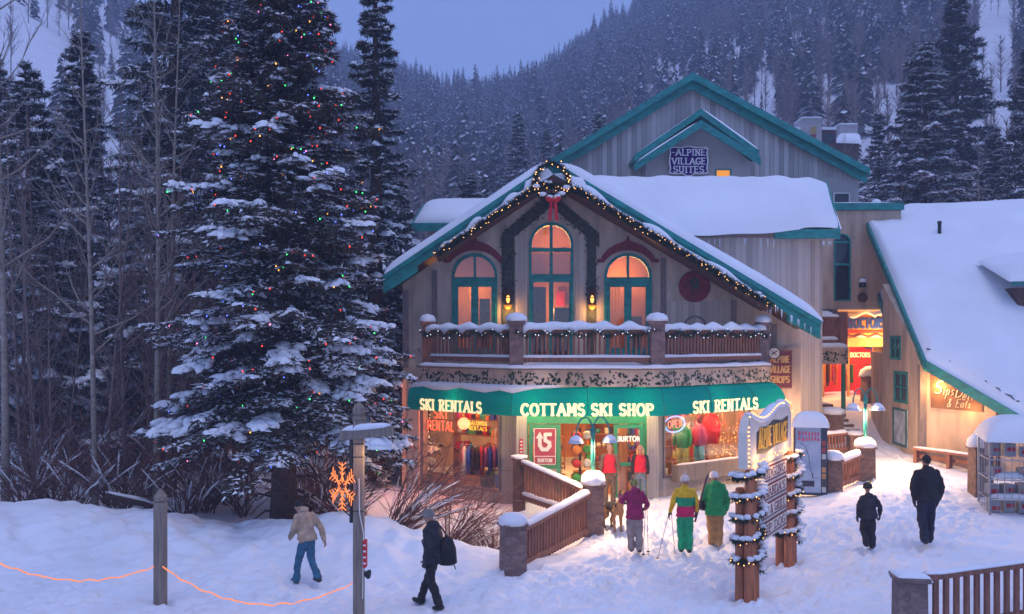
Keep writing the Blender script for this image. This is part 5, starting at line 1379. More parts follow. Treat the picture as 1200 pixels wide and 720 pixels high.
# far house with a painted tower, up the slope
fh = thing('far_house', (26, 75, 8), 'distant flat roofed house with pale tower beyond the suites roof', 'house')
Yf = 76.0; k_ = lambda px, py: W(px, py, Yf)
def fbox(mb, px0, py0, px1, py1, y0, dep): a = W(px0, py0, y0); b = W(px1, py1, y0); mb.bx(a.x, b.x, y0, y0 + dep, b.z, a.z)
mb = MB(); fbox(mb, 940, 138, 963, 200, Yf, 2.2); mb.build('tower', M['stucco_grey'], fh)
mb = MB(); fbox(mb, 924, 152, 940, 200, Yf + .4, 4); fbox(mb, 963, 152, 980, 200, Yf + .4, 4); mb.build('wall', mat('dark_red_wall', (.13, .05, .05), .8), fh)
mb = MB(); fbox(mb, 924, 149, 939.7, 152, Yf + .2, 4.4); fbox(mb, 963.3, 149, 980, 152, Yf + .2, 4.4); fbox(mb, 940, 137, 963, 138.4, Yf - .1, 2.3); mb.build('roof_snow', M['snow'], fh)
mb = MB(); fbox(mb, 964.5, 157, 978, 168, Yf + .35, .04); mb.build('window', M['glass_dark'], fh)
mb = MB(); fbox(mb, 949, 158, 956, 168, Yf - .04, .03); mb.build('painted_panel', mat('panel_red', (.3, .04, .05), .7), fh); mb = MB(); fbox(mb, 950.5, 149, 956.5, 157, Yf - .04, .03); mb.build('painted_panel', mat('panel_yellow', (.45, .28, .08), .7), fh)
fh2 = thing('far_house', (32, 84, 8), 'small distant grey house with snowy lean-to beside the painted tower', 'house')
mb = MB(); fbox(mb, 984, 146, 1005, 190, 84, 4); mb.build('wall', M['stucco_grey'], fh2)
mb = MB(); mb.snowquad(W(978, 167, 81), W(1010, 168, 81), W(1008, 159, 84), W(982, 159, 84), .3, 10, 8); fbox(mb, 984, 144.5, 1005, 146, 83.8, 4.2); mb.build('roof_snow', M['snow'], fh2, smooth=True)
mb = MB(); fbox(mb, 980, 168, 1006, 190, 81.3, 2.5); mb.build('lean_to', M['brown_dark'], fh2)
hc = W(912, 24, 400); hh = thing('hillside_house', hc, 'tiny pale house high on the wooded right hillside', 'house')
mb = MB(); mb.box(hc + Vector((0, 2, -2)), (5, 6, 8)); mb.build('wall', M['stucco'], hh); mb = MB(); mb.prism([hc + Vector((-3.2, -1.2, 1.9)), hc + Vector((3.2, -1.2, 1.9)), hc + Vector((0, -1.2, 4))], (0, 7, 0)); mb.build('roof', M['snow'], hh)
# ------------------------------------------------------------------ fences, posts, lamps, signs in the square
def stone_post(root, x, y, z0, z1, w, cap=True, m='stone', lean=0.0, mound=.22, name='post'):
    mb = MB(); mb.loft([(x, y, z0 - .2, w * .74, w * .74), (x, y, z0, w * .72, w * .72), (x, y, z1, w * .68, w * .68)], 4, Matrix.Translation((x, y, 0)) @ Matrix.Rotation(R(45) + lean, 4, 'Z') @ Matrix.Translation((-x, -y, 0)))
    mb.box((x, y, z1 + .035), (w * 1.16, w * 1.16, .07), Matrix.Rotation(lean, 3, 'Z'))
    o = mb.build(name, M[m], root, bevel=.015)
    if cap:
        s = MB(); s.lathe((x, y, z1 + .07), [(w * .66, -.02), (w * .70, .05), (w * .62, mound * .6), (w * .38, mound * .92), (.01, mound)], 16)
        for i, v in enumerate(s.v):
            k = 1 + .12 * mnoise.noise(Vector(v) * 3); s.v[i] = (x + (v[0] - x) * k, y + (v[1] - y) * k, v[2])
        s.build('post_snow', M['snow'], o, smooth=True)
    return o
def fence_bay(root, a, b, ztop_a, ztop_b, zlow_a, zlow_b, m='brown', sp=.15, snow=.14, sw=.06, lower_snow=False):
    """a, b plan points; one railed bay between two posts"""
    mb = MB(); mb.beam(atz(a, ztop_a), atz(b, ztop_b), .2, .09); r_ = mb.build('top_rail', M[m], root)
    mb = MB(); mb.beam(atz(a, zlow_a), atz(b, zlow_b), .1, .12); mb.build('bottom_rail', M[m], root)
    d = b - a; L = d.length; n = int(L / sp); mb = MB(); rz = Matrix.Rotation(math.atan2(d.y, d.x), 3, 'Z')
    for k in range(1, n):
        t = k / n; p = a.lerp(b, t); z1 = ztop_a + (ztop_b - ztop_a) * t - .046; z0 = zlow_a + (zlow_b - zlow_a) * t - .12
        mb.box((p.x, p.y, (z0 + z1) / 2), (sw, .05, z1 - z0), rz)
    mb.build('slat_panel', M[m], root)
    if snow:
        s = MB(); s.snowline([atz(a, ztop_a + .045), atz(b, ztop_b + .045)], .24, snow, n=8, lump=.35, seed=a.x)
        if lower_snow: s.snowline([atz(a, zlow_a + .06), atz(b, zlow_b + .06)], .16, .1, n=6, seed=b.x)
        s.build('rail_snow', M['snow'], r_, smooth=True)
# V of railings round the hollow by the entrance
PA = Vector((0.02, 20.55, 0)); PB = Vector((2.02, 24.5, 0)); PC = Vector((.2, 28.0, 0))
vf = thing('brown_fence', (1, 24, 0), 'V shaped brown railing with three stone posts round the hollow by the entrance', 'fence')
stone_post(vf, PA.x, PA.y, -.1, .98, .46, lean=R(20)); stone_post(vf, PB.x, PB.y, -.1, 1.22, .46, lean=R(10), mound=.32); stone_post(vf, PC.x, PC.y, -.4, 1.42, .36, m='brown_dark', cap=True, mound=.08)
d = nrm(PB - PA); fence_bay(vf, PA + d * .3, PB - d * .3, .84, 1.06, .1, .18, snow=.1)
d = nrm(PC - PB); fence_bay(vf, PB + d * .3, PC - d * .2, 1.05, 1.36, .38, .42, snow=.08, lower_snow=True)
# fence by the alley mouth
ka = W(976, 566, 28.6); kb = W(1014, 560, 29.9); ka.z = ground_at(ka.x, ka.y); kb.z = ground_at(kb.x, kb.y)
af = thing('brown_fence', (ka.x, ka.y, ka.z), 'short brown railing between two stone posts at the alley mouth', 'fence')
stone_post(af, ka.x, ka.y, ka.z, 1.3, .44, m='stone2', mound=.26); stone_post(af, kb.x, kb.y, kb.z, 1.52, .48, m='stone2', mound=.28)
d = nrm(Vector((kb.x - ka.x, kb.y - ka.y, 0))); A_ = Vector((ka.x, ka.y, 0)) + d * .28; B_ = Vector((kb.x, kb.y, 0)) - d * .3
fence_bay(af, A_, B_, 1.2, 1.34, .6, .72, snow=.18, sp=.14)
k2 = W(966, 528, 33.5); k3 = W(993, 530, 34.5)
uf = thing('brown_fence', (k2.x, k2.y, .6), 'upper brown railing behind the stone posts near the snowy steps', 'fence')
a_ = Vector((k2.x - .6, k2.y, 0)); b_ = Vector((k3.x, k3.y, 0)); fence_bay(uf, a_, b_, 1.5, 1.52, .95, .98, snow=.1); stone_post(uf, b_.x + .25, b_.y, .7, 1.42, .45, m='stone2', mound=.13)
k4 = W(955, 470, 36.0); k5 = W(977, 500, 36.3)
sf = thing('brown_fence', (k5.x, k5.y, 1), 'stair railing with snow rolls and stone pier left of the steps', 'fence')
fence_bay(sf, Vector((k4.x - .5, k4.y, 0)), Vector((k5.x - .5, k5.y, 0)), 3.2, 3.05, 2.3, 2.2, snow=.36, sp=.16, sw=.07); stone_post(sf, k5.x - .05, k5.y, .9, 2.0, .66, m='stone2', mound=.25); stone_post(sf, k5.x - .75, k5.y - .1, .8, 1.75, .6, m='stone2', mound=.15)
p = W(1024, 440, 43.0); rf = thing('stair_wall', (p.x, p.y, 2), 'snow capped low wall at the top right of the steps', 'wall'); stone_post(rf, p.x, p.y, 1.2, 3.1, .9, m='stone2', mound=.45); stone_post(rf, p.x + .35, p.y - 2.6, 1.0, 2.7, .9, m='stone2', mound=.5)
# foreground fence, bottom right
FA = W(1066, 690, 15.2); FB = W(1290, 650, 16.6); 
ff = thing('brown_fence', (FA.x, FA.y, .2), 'foreground brown railing with stone end pier at the lower right corner', 'fence')
stone_post(ff, FA.x, FA.y, -.1, 1.2, .46, cap=False, lean=R(-10))
s = MB(); s.snowquad((FA.x - .26, FA.y - .2, 1.27), (FA.x + .26, FA.y - .28, 1.27), (FA.x + .28, FA.y + .24, 1.27), (FA.x - .24, FA.y + .28, 1.27), .05, 8, 8); s.build('post_snow', M['snow'], ff, smooth=True)
d = nrm(Vector((FB.x - FA.x, FB.y - FA.y, 0))); A_ = Vector((FA.x, FA.y, 0)) + d * .3; B_ = Vector((FB.x, FB.y, 0)); fence_bay(ff, A_, B_, 1.22, 1.3, .35, .5, snow=.03, sp=.2, sw=.09)
# stone post right with cap
q = W(1149, 576, 27.0); g = thing('stone_post', (q.x, q.y, q.z), 'lone stone post with a domed snow cap at the end of the bench', 'post'); q.z = ground_at(q.x, q.y); stone_post(g, q.x, q.y, q.z, 1.85, .5, m='stone2', mound=.36)

# teal double lamps
M['shade'] = mat('blue_white_enamel', (.45, .55, .7), .5, .1, 3)
M['lamp_glow'] = emis('lamp_glow', (1, .62, .28), 4)
LAMPS = []
def double_lamp(x, y, z0, z1, sp, label, ry=0.0, rot=0.0, ks=1.0):
    root = thing('double_lamp', (x, y, z0), label, 'street lamp')
    mb = MB(); mb.tube([(x, y, z0), (x, y, z1)], [.055, .045], 10); mb.lathe((x, y, z1), [(.06, -.12), (.07, -.05), (.07, .06), (.03, .1), (.02, .16)], 10); mb.build('pole', M['teal'], root, smooth=True)
    for s_ in (-1, 1):
        ux, uy = math.cos(rot) * s_, math.sin(rot) * s_; pts = []
        for k in range(9):
            a = math.pi * k / 8; r_ = sp / 2; pts.append(Vector((x + ux * (r_ - r_ * math.cos(a)), y + uy * (r_ - r_ * math.cos(a)), z1 - .02 + .42 * math.sin(a) - (.1 * k / 8))))
        e = pts[-1]; mb = MB(); mb.tube(pts, .022, 6); ao = mb.build('arm', M['teal'], root, smooth=True)
        mb = MB(); mb.lathe(e, [(a_ * ks, b_ * ks) for a_, b_ in ((.03, .02), (.06, -.03), (.22, -.14), (.29, -.22), (.29, -.245), (.27, -.235), (.2, -.15), (.04, -.06))], 18); sh = mb.build('lamp_shade', M['shade'], root, smooth=True)
        mb = MB(); mb.ell(e + Vector((0, 0, -.17 * ks)), (.06 * ks, .06 * ks, .07 * ks), 8, 6); mb.build('bulb', M['lamp_glow'], sh)
        mb = MB(); mb.lathe(e, [(a_ * ks, b_ * ks) for a_, b_ in ((.25, -.155), (.22, -.08), (.14, .0), (.05, .045), (.01, .05))], 14); mb.build('lamp_snow', M['snow'], sh, smooth=True)
        LAMPS.append(e + Vector((0, 0, -.3 * ks)))
    return root
double_lamp(PB.x, PB.y, 1.5, 2.58, .44, 'teal two armed lamp on the snow capped post before the entrance', rot=R(12), ks=.68)
double_lamp(kb.x, kb.y, 1.6, 3.0, .4, 'teal two armed lamp on the stone post at the alley mouth', rot=R(8), ks=.8)

# the village sign
SA = Vector((4.42, 18.45, 0)); SB = Vector((5.88, 21.05, 0)); ud = nrm(SB - SA); un = Vector((ud.y, -ud.x, 0))   # the lettered side
vs = thing('village_sign', (5.2, 19.7, 0), 'big white village sign on two clusters of varnished logs wrapped in lit garland', 'sign')
def sp_(t, z, o=0.0): p = SA.lerp(SB, t); return Vector((p.x, p.y, z)) + un * o
Ls = (SB - SA).length
for P_, zt in ((SA, 2.46), (SB, 2.5)):
    for (a, b, h_, r_) in ((-.13, .1, zt - .0, .115), (.12, .09, zt - .5, .105), (-.02, -.11, zt - .35, .11), (.11, -.08, zt - .7, .1)):
        c = P_ + ud * a + un * b; gz_ = ground_at(c.x, c.y) - .1
        mb = MB(); mb.tube([(c.x, c.y, gz_), (c.x, c.y, 1.2), (c.x, c.y, h_)], [r_ * 1.05, r_, r_ * .96], 12); mb.build('log_post', M['log'], vs, smooth=False, bevel=.02)
nN = un   # sign faces left towards the camera
def sg_(u, z): return SA + ud * u + ZA * z
# top board: curved outline
tp = []
for i in range(25):
    u = -.3 + (Ls + .42) * i / 24; z = 3.42 + .10 * math.sin(u * 2.4 + 2.6) + (.08 if u > Ls * .85 else 0) - (.35 if i == 0 else .1 if i == 1 else .15 if i == 24 else 0); tp.append((u, z))
ol = [(-.3, 2.5), (.25, 2.44), (Ls - .3, 2.5), (Ls + .12, 2.6)] + tp[::-1]
mb = MB(); mb.wall(ol, [], Vector((SA.x, SA.y, 0)) + nN * .08, ud, ZA, nN, .16); mb.build('title_board', M['cream'], vs)
pn = [(.35, 2.72), (1.0, 2.66), (1.7, 2.74), (Ls - .22, 2.76), (Ls - .18, 3.28), (Ls - .7, 3.22), (1.6, 3.28), (1.1, 3.18), (.75, 3.2), (.35, 3.12)]
mb = MB(); mb.wall(pn, [], Vector((SA.x, SA.y, 0)) + nN * .085, ud, ZA, nN, .02)
tb = mb.build('title_panel', mat('title_dark', (.035, .03, .025), .6, .4, 4), vs)
mb = MB(); text(mb, 'ALPINE VILLAGE', sg_(Ls * .5 + .08, 2.98) + nN * .09, ud, ZA, nN, Ls - .8, .36, .13, depth=.006, jit=.1, slant=.05, seed=2); mb.build('title_lettering', mat('gold_letter', (.75, .38, .03), .5, .15, 4, emit=(1, .5, .05), estr=.04), vs)
mb = MB()
mb.wall([(.2, .95), (Ls - .18, .95), (Ls - .18, 2.43), (.2, 2.43)], [], Vector((SA.x, SA.y, 0)) + nN * .075, ud, ZA, nN, .08); mb.build('panel_board', M['cream'], vs)
rows = ['LODGING', "AMANDA'S", 'TAP & GRILL', 'TOP DOG']
for i, s_ in enumerate(rows):
    zc = 2.24 - i * .36; u0, u1 = .42, Ls - .32
    mb = MB(); mb.wall(rect(u0, u1, zc - .15, zc + .15), [], Vector((SA.x, SA.y, 0)) + nN * .09, ud, ZA, nN, .014); pb = mb.build('name_plate', M['signmaroon'], vs)
    mb = MB(); mb.wall(rect(u0 + .06, u1 - .06, zc - .115, zc + .115), [], Vector((SA.x, SA.y, 0)) + nN * .097, ud, ZA, nN, .006); mb.build('plate_field', M['cream'], pb)
    mb = MB(); text(mb, s_, sg_((u0 + u1) / 2, zc) + nN * .0975, ud, ZA, nN, (u1 - u0) * .84, .16, .12, depth=.004, serif=True); mb.build('plate_lettering', M['signmaroon'], pb)
mb = MB(); mb.snowline([sg_(u, z - .01) + nN * .0 for u, z in tp[2:-1]], .24, .1, seed=1.); mb.snowline([sg_(.4, 2.49) + nN * .0, sg_(Ls - .4, 2.5) + nN * .0], .14, .05, seed=4.)
mb.build('sign_snow', M['snow'], vs, smooth=True)
rnd = random.Random(17); mb = MB(); q_ = [sg_(-.25 + rnd.random() * .06, 2.55 + i * .08) + nN * .1 for i in range(10)] + [sg_(u, z + .06) + nN * .1 for u, z in tp[1:]] 
q2_ = [sg_(.3 + i * (Ls - .6) / 13, 2.55 + rnd.random() * .06) + nN * .12 for i in range(14)]
for p in q_ + q2_: mb.ell(p, (.016,) * 3, 5, 4)
mb.mi = 1; mb.tube(q2_[::-1] + q_, .004, 3, cap=False); mb.build('light_string', [M['warm_bulb'], M['black']], vs)
for P_, lab in ((SA, 'snowy lit garland wound round the near log cluster of the village sign'), (SB, 'snowy lit garland wound round the far log cluster of the village sign')):
    pts = []; turns = 5 if P_ is SA else 5; z0_ = .55; z1_ = 2.5
    for i in range(turns * 14 + 1):
        a = i / 14 * 2 * math.pi; zz_ = z0_ + (z1_ - z0_) * i / (turns * 14) + .06 * math.sin(a); pts.append(Vector((P_.x + .02 + .27 * math.cos(a), P_.y + .26 * math.sin(a), zz_)))
    gr = garland('post_garland', pts, lab, 'garland', r=.08, per_m=420, bulbs_m=2.5, br=.012, seed=int(P_.y * 10), snow=.95)

# trail map board
kp = W(950, 540, 28.3); kd = nrm(Vector((1, -.22, 0))); kn = Vector((kd.y, -kd.x, 0)); gz_ = ground_at(kp.x, kp.y)
kr = thing('trail_map_board', (kp.x, kp.y, gz_), 'blue poster board with pink heading under a thick snow cap', 'notice board')
c = Vector((kp.x, kp.y, 1.36))
mb = MB(); mb.wall(rect(-.46, .46, -1.0, 1.0), [], c, kd, ZA, kn, .3); mb.build('cabinet', mat('board_frame_dark', (.03, .04, .07), .5), kr)
mb = MB(); mb.wall(rect(-.42, .28, -.92, .95), [], c + kn * .012, kd, ZA, kn, .01); po = mb.build('poster', mat('poster_blue', (.16, .25, .42), .5, .35, 1.6, col2=(.42, .5, .62)), kr)
mb = MB(); rnd = random.Random(2)
for r_ in range(2):
    x = -.36
    while x < .2:
        w_ = rnd.uniform(.05, .09); q = c + kd * (x + w_ / 2) + ZA * (.78 - .16 * r_ + rnd.gauss(0, .015)) + kn * .014; mb.prism([q - kd * w_ * .4 - ZA * .055, q + kd * w_ * .4 - ZA * .05, q + kd * w_ * .35 + ZA * .06, q - kd * w_ * .4 + ZA * .05], kn * .006); x += w_ + .02
mb.build('poster_heading', mat('heading_pink', (.5, .1, .16), .6), po)
mb = MB()
pts = [(-.3, .5), (-.15, .42), (-.05, .1), (-.02, -.2), (.06, -.5)]
mb.tube([c + kd * a + ZA * b + kn * .012 for a, b in pts], .008, 4); mb.tube([c + kd * .06 + ZA * -.5 + kn * .012, c + kd * .24 + ZA * -.5 + kn * .012], .006, 4); mb.tube([c + kd * .06 + ZA * -.5 + kn * .012, c + kd * .06 + ZA * -.35 + kn * .012], .012, 4)
mb.prism([c + kd * -.25 + ZA * -.75 + kn * .013, c + kd * .1 + ZA * -.75 + kn * .013, c + kd * .1 + ZA * -.58 + kn * .013, c + kd * -.25 + ZA * -.58 + kn * .013], kn * .006); mb.build('poster_print', mat('print_dark', (.03, .03, .06), .5), po)
mb = MB(); rnd = random.Random(3)
for i in range(8):
    z = .5 - i * .19; q = c + kd * .365 + ZA * z + kn * .004; mb.mi = rnd.randrange(4); mb.prism([q - kd * .055 - ZA * .075, q + kd * .055 - ZA * .075, q + kd * .055 + ZA * .075, q - kd * .055 + ZA * .075], kn * .008)
mb.build('side_notice', [mat('notice_ochre', (.4, .2, .08), .6), mat('notice_red', (.3, .06, .06), .6), mat('notice_pale', (.4, .42, .45), .6), mat('notice_dark', (.05, .05, .06), .6)], kr)
mb = MB(); mb.snowquad(c + kd * -.5 + ZA * 1.0 + kn * .08, c + kd * .5 + ZA * 1.0 + kn * .08, c + kd * .5 + ZA * 1.0 - kn * .42, c + kd * -.5 + ZA * 1.0 - kn * .42, .42, 16, 12, .03, 2., .02, 3); mb.build('board_snow', M['snow'], kr, smooth=True)

# the wire rack at the right edge
rk0 = W(1160, 604, 24.8); gz_ = rk0.z - .05
rk = thing('wire_rack', (rk0.x + 1, rk0.y, gz_), 'tall galvanised wire rack with red and white goods under a snow slab', 'rack')
w_, dp_, h_ = 2.2, 1.3, 1.95; ux = nrm(Vector((1, -.25, 0))); uy = Vector((.25, 1, 0)).normalized(); O_ = Vector((rk0.x, rk0.y, gz_))
def rp_(a, b, z): return O_ + ux * a + uy * b + ZA * z
for (a, b) in ((0, 0), (w_, 0), (0, dp_), (w_, dp_)):
    mb = MB(); mb.tube([rp_(a, b, -.15), rp_(a, b, h_)], .028, 6); mb.build('upright', M['metal'], rk)
for z in (.45, .95, 1.45, h_):
    mb = MB()
    for (a, b, c_, e__) in ((0, 0, w_, 0), (0, dp_, w_, dp_), (0, 0, 0, dp_), (w_, 0, w_, dp_)): mb.tube([rp_(a, b, z), rp_(c_, e__, z)], .018, 5)
    for k in range(12): mb.tube([rp_(w_ * k / 11, 0, z), rp_(w_ * k / 11, dp_, z)], .008, 4)
    mb.build('wire_shelf', M['metal'], rk)
mb = MB()
for k in range(14): mb.tube([rp_(w_ * k / 13, -.01, .1), rp_(w_ * k / 13, -.01, h_)], .009, 4)
for k in range(8): mb.tube([rp_(-.01, dp_ * k / 7, .1), rp_(-.01, dp_ * k / 7, h_)], .009, 4)
mb.build('wire_mesh', M['metal'], rk)
rnd = random.Random(6)
gm = [mat('bundle_white', (.3, .3, .32), .5, .1), mat('bundle_red', (.45, .02, .03), .5, .1), mat('bundle_grey', (.2, .2, .22), .5, .1)]
for z in (.07, .5, 1.0, 1.5):
    for k in range(6):
        if rnd.random() < .2: continue
        mb = MB(); a = .18 + k * .36; hh = rnd.uniform(.22, .36); mb.mi = 0; c = rp_(a, .35 + rnd.random() * .3, z + hh / 2); mb.box(c, (.26, .3, hh), Matrix.Rotation(rnd.uniform(-.3, .3), 3, 'Z')); mb.mi = 1; mb.box(c + Vector((0, -.155, rnd.uniform(-.06, .06))), (.2, .02, .1)); 
        o = mb.build('boxed_bundle', gm, None, at=c, bevel=.012); tag(o, 'small white carton with red label on the wire rack shelves', 'carton', 'cartons on the wire rack')
mb = MB(); mb.snowquad(rp_(-.08, -.1, h_), rp_(w_ + .1, -.1, h_), rp_(w_ + .1, dp_ + .1, h_ + .08), rp_(-.08, dp_ + .1, h_ + .08), .55, 24, 18, .05, 3., .01, 4); mb.snowline([rp_(.05, .3, .47), rp_(w_ - .1, .3, .47)], .4, .1); mb.snowline([rp_(.05, .4, .97), rp_(.9, .4, .97)], .5, .14); mb.build('rack_snow', M['snow'], rk, smooth=True)

# wooden lamp pole with snowflake
lp = W(420.5, 700, 17.0); px_, py_ = lp.x, lp.y; g0 = ground_at(px_, py_)
pr = thing('timber_lamp_pole', (px_, py_, g0), 'weathered timber pole with snowy crossarm and hanging enamel lamp', 'street lamp')
zt = W(0, 494, 17).z
mb = MB(); mb.bx(px_ - .09, px_ + .09, py_ - .09, py_ + .09, g0 - .2, zt + .02); mb.build('pole', M['greywood'], pr, bevel=.012)
mb = MB(); mb.lathe((px_, py_, zt + .02), [(.1, 0), (.115, .03), (.115, .07), (.09, .08), (.09, .1), (.11, .12), (.11, .2), (.07, .27), (.02, .31)], 12); mb.build('finial', M['greywood'], pr)
a = W(401, 510, 17.25); b = W(461, 504, 16.7); mb = MB(); mb.beam(a + Vector((0, -.14, 0)), b + Vector((0, -.14, 0)), .09, .17); ca = mb.build('crossarm', M['greywood'], pr, bevel=.01)
mb = MB(); mb.snowline([a + Vector((.03, -.14, .085)), b + Vector((-.03, -.14, .085))], .13, .085, seed=2.); mb.build('crossarm_snow', M['snow'], ca, smooth=True)
e = W(446, 514, 16.75); e_pole = e + Vector((0, 0, -.25)); mb = MB(); mb.tube([b.lerp(a, .25) + Vector((0, -.14, -.08)), e + ZA * .04], .012, 5); mb.lathe(e, [(.03, .05), (.05, .0), (.14, -.05), (.225, -.15), (.225, -.175), (.2, -.16), (.12, -.08)], 18); sh = mb.build('lamp_shade', M['white'], pr, smooth=True)
mb = MB(); mb.ell(e + ZA * -.13, (.06, .06, .06), 8, 6); mb.build('bulb', emis('dim_bulb', (1, .55, .25), 1.5), sh)
mb = MB(); mb.lathe(e, [(.2, -.115), (.17, -.05), (.1, .01), (.03, .03)], 14); mb.build('lamp_snow', M['snow'], sh, smooth=True)
mb = MB(); mb.tube([(px_ - .125, py_ - .05, W(0, 612, 17).z), (px_ - .125, py_ - .05, W(0, 515, 17).z)], .03, 8)
for y_ in (520, 535, 598): mb.tube([(px_ - .13, py_ - .1, W(0, y_, 17).z), (px_ + .1, py_ - .1, W(0, y_, 17).z)], .008, 4)
mb.build('cable_sleeve', M['black'], pr)
mb = MB(); mb.tube([(px_ + .02, py_ - .11, W(0, 560, 17).z), (px_ + .03, py_ - .12, W(0, 600, 17).z), (px_ + .1, py_ - .11, W(0, 625, 17).z), (px_ + .08, py_ - .11, W(0, 700, 17).z)], .008, 4); mb.build('cable', M['white'], pr)
mb = MB(); mb.bx(px_ + .095, px_ + .15, py_ - .16, py_ - .0, W(0, 663, 17).z, W(0, 632, 17).z); mb.build('warning_plate', M['red'], pr)
mb = MB()
for k in range(4): z = W(0, 636 + k * 7, 17).z; mb.bx(px_ + .1, px_ + .145, py_ - .166, py_ - .161, z - .03, z)
mb.build('warning_print', M['white'], pr)
mb = MB(); mb.ell((px_ + .17, py_ - .05, W(0, 672, 17).z), (.07, .06, .07), 8, 6, lump=.5); mb.build('socket_box', M['black'], pr)
# snowflake of rope light
sc = W(401, 570, 16.95); root = thing('snowflake_light', sc, 'orange rope light snowflake hanging on the timber pole', 'light')
mb = MB(); fx = Vector((.6, -.4, 0)); rr = .42
def fl_(a, r_): return sc + fx * (r_ * math.cos(a) * 1.0) + ZA * (r_ * math.sin(a))
for k in range(6):
    a = R(90 + 60 * k)
    mb.tube([fl_(a, .06), fl_(a, rr)], .0095, 5)
    for r_ in (.2, .29, .37):
        for s_ in (-1, 1): mb.tube([fl_(a, r_ - .02), fl_(a + s_ * .30, r_ + .06)], .009, 5)
    mb.tube([fl_(a - .5, .1), fl_(a, .2), fl_(a + .5, .1)], .009, 5)
mb.build('light_tube', emis('orange_rope_light', (1, .25, .05), .55), root)
mb = MB(); mb.ring([(.36 * math.cos(R(t)), .36 * math.sin(R(t))) for t in range(0, 360, 30)], [(.34 * math.cos(R(t)), .34 * math.sin(R(t))) for t in range(0, 360, 30)], sc + YA * .02, nrm(fx), ZA, NF, 0, .01); mb.tube([sc + ZA * .4, Vector((px_ - .1, py_ - .05, sc.z + .6))], .012, 4); mb.tube([sc - ZA * .4, Vector((px_ - .1, py_ - .05, sc.z - .55))], .012, 4); mb.build('flake_frame', M['black'], root)
# rope post
q = W(188, 707, 18.3); x, y = q.x, q.y; g0 = ground_at(x, y)
root = thing('rope_post', (x, y, g0), 'square weathered timber post with pointed cap carrying the rope light', 'post')
zt = W(0, 588, 18.3).z
mb = MB(); mb.bx(x - .1, x + .1, y - .1, y + .1, g0 - .15, zt); mb.build('post', M['greywood'], root, bevel=.012)
mb = MB(); mb.loft([(x, y, zt + .005, .1, .1), (x, y, zt + .03, .125, .125), (x, y, zt + .1, .125, .125), (x, y, zt + .24, .02, .02)], 10); mb.build('finial', M['greywood'], root)
M['rope'] = emis('rope_light', (1, .28, .08), .38)
def rope(pa, pb, sagv, label, n=30, dark=False):
    pts = []
    for i in range(n + 1):
        t = i / n; p = pa.lerp(pb, t); p.z -= sagv * 4 * t * (1 - t); g_ = ground_at(p.x, p.y) + .03; p.z = max(p.z, g_); p += Vector((0, .012 * math.cos(i * 2.9), .014 * math.sin(i * 1.7) + .01 * math.sin(i * 4.1))); pts.append(p)
    o_ = pts[0]; mb = MB(); mb.tube(pts, [.0125 + .003 * math.sin(i * 2.3) for i in range(len(pts))], 6); o = mb.build('rope_light', M['rope'], None, at=o_); tag(o, label, 'rope light'); return pts
hp = Vector((x, y - .12, W(0, 664, 18.2).z))
r1 = rope(W(-40, 640, 17.6), hp + Vector((-.08, 0, 0)), .42, 'glowing orange rope light running left of the square timber post')
r2 = rope(hp + Vector((.08, 0, 0)), Vector((px_ - .1, py_ - .1, W(0, 684, 16.9).z)), .52, 'glowing orange rope light sagging between the square post and lamp pole')

# ---- window displays
def mannequin(x, y, z, jc, tc, label, rz=0, hat=False):
    root = thing('mannequin', (x, y, z), label, 'mannequin'); T = Matrix.Translation((x, y, z)) @ Matrix.Rotation(rz, 4, 'Z')
    mb = MB(); mb.loft([(0, 0, .78, .2, .15), (0, 0, 1.0, .19, .14), (0, 0, 1.28, .22, .14), (0, 0, 1.42, .17, .1), (0, 0, 1.47, .07, .07)], 12, T)
    for s_ in (-1, 1): mb.tube([T @ Vector((s_ * .17, 0, 1.37)), T @ Vector((s_ * .25, .02, 1.1)), T @ Vector((s_ * .25, -.06, .84))], [.07, .06, .05], 8)
    mb.build('ski_jacket', jc, root, smooth=True)
    mb = MB(); mb.loft([(0, 0, .74, .17, .13), (0, 0, .86, .18, .13)], 10, T)
    for s_ in (-1, 1): mb.tube([T @ Vector((s_ * .09, 0, .84)), T @ Vector((s_ * .1, -.01, .45)), T @ Vector((s_ * .1, 0, .06))], [.1, .09, .095], 8)
    mb.build('ski_trousers', tc, root, smooth=True)
    mb = MB(); mb.ell(T @ Vector((0, 0, 1.62)), (.085, .1, .12), 10, 8); mb.tube([T @ Vector((0, 0, 1.45)), T @ Vector((0, 0, 1.55))], .045, 8); mb.build('head', M['maroon'] if hat else M['cream'], root, smooth=True)
def rwp(t, back, z): v = p2 + dR * t - nR * back; return Vector((v.x, v.y, z))
a = rwp(2.0, .45, .72); mannequin(a.x, a.y, a.z, mat('jacket_green', (.03, .38, .08), .6), mat('trousers_yellow', (.55, .5, .06), .6), 'window mannequin in green ski jacket and yellow trousers', -.5)
a = rwp(2.85, .5, .72); mannequin(a.x, a.y, a.z, mat('jacket_pink', (.55, .04, .14), .6), mat('trousers_teal', (.02, .32, .4), .6), 'window mannequin in pink jacket and teal trousers', -.9, True)
root = thing('hanging_jacket', rwp(3.55, .6, 2.0), 'bright red jacket hanging in the right shop window', 'jacket'); c = rwp(3.55, .6, 2.0); T = Matrix.Translation(c)
mb = MB(); mb.loft([(0, 0, -.5, .24, .12), (0, 0, .1, .24, .12), (0, 0, .38, .22, .1), (0, 0, .46, .06, .05)], 12, T)
for s_ in (-1, 1): mb.tube([T @ Vector((s_ * .17, 0, .34)), T @ Vector((s_ * .25, 0, .1)), T @ Vector((s_ * .25, 0, -.3))], [.06, .055, .05], 8)
mb.build('jacket_body', mat('jacket_scarlet', (.7, .01, .01), .6, .1), root, smooth=True)
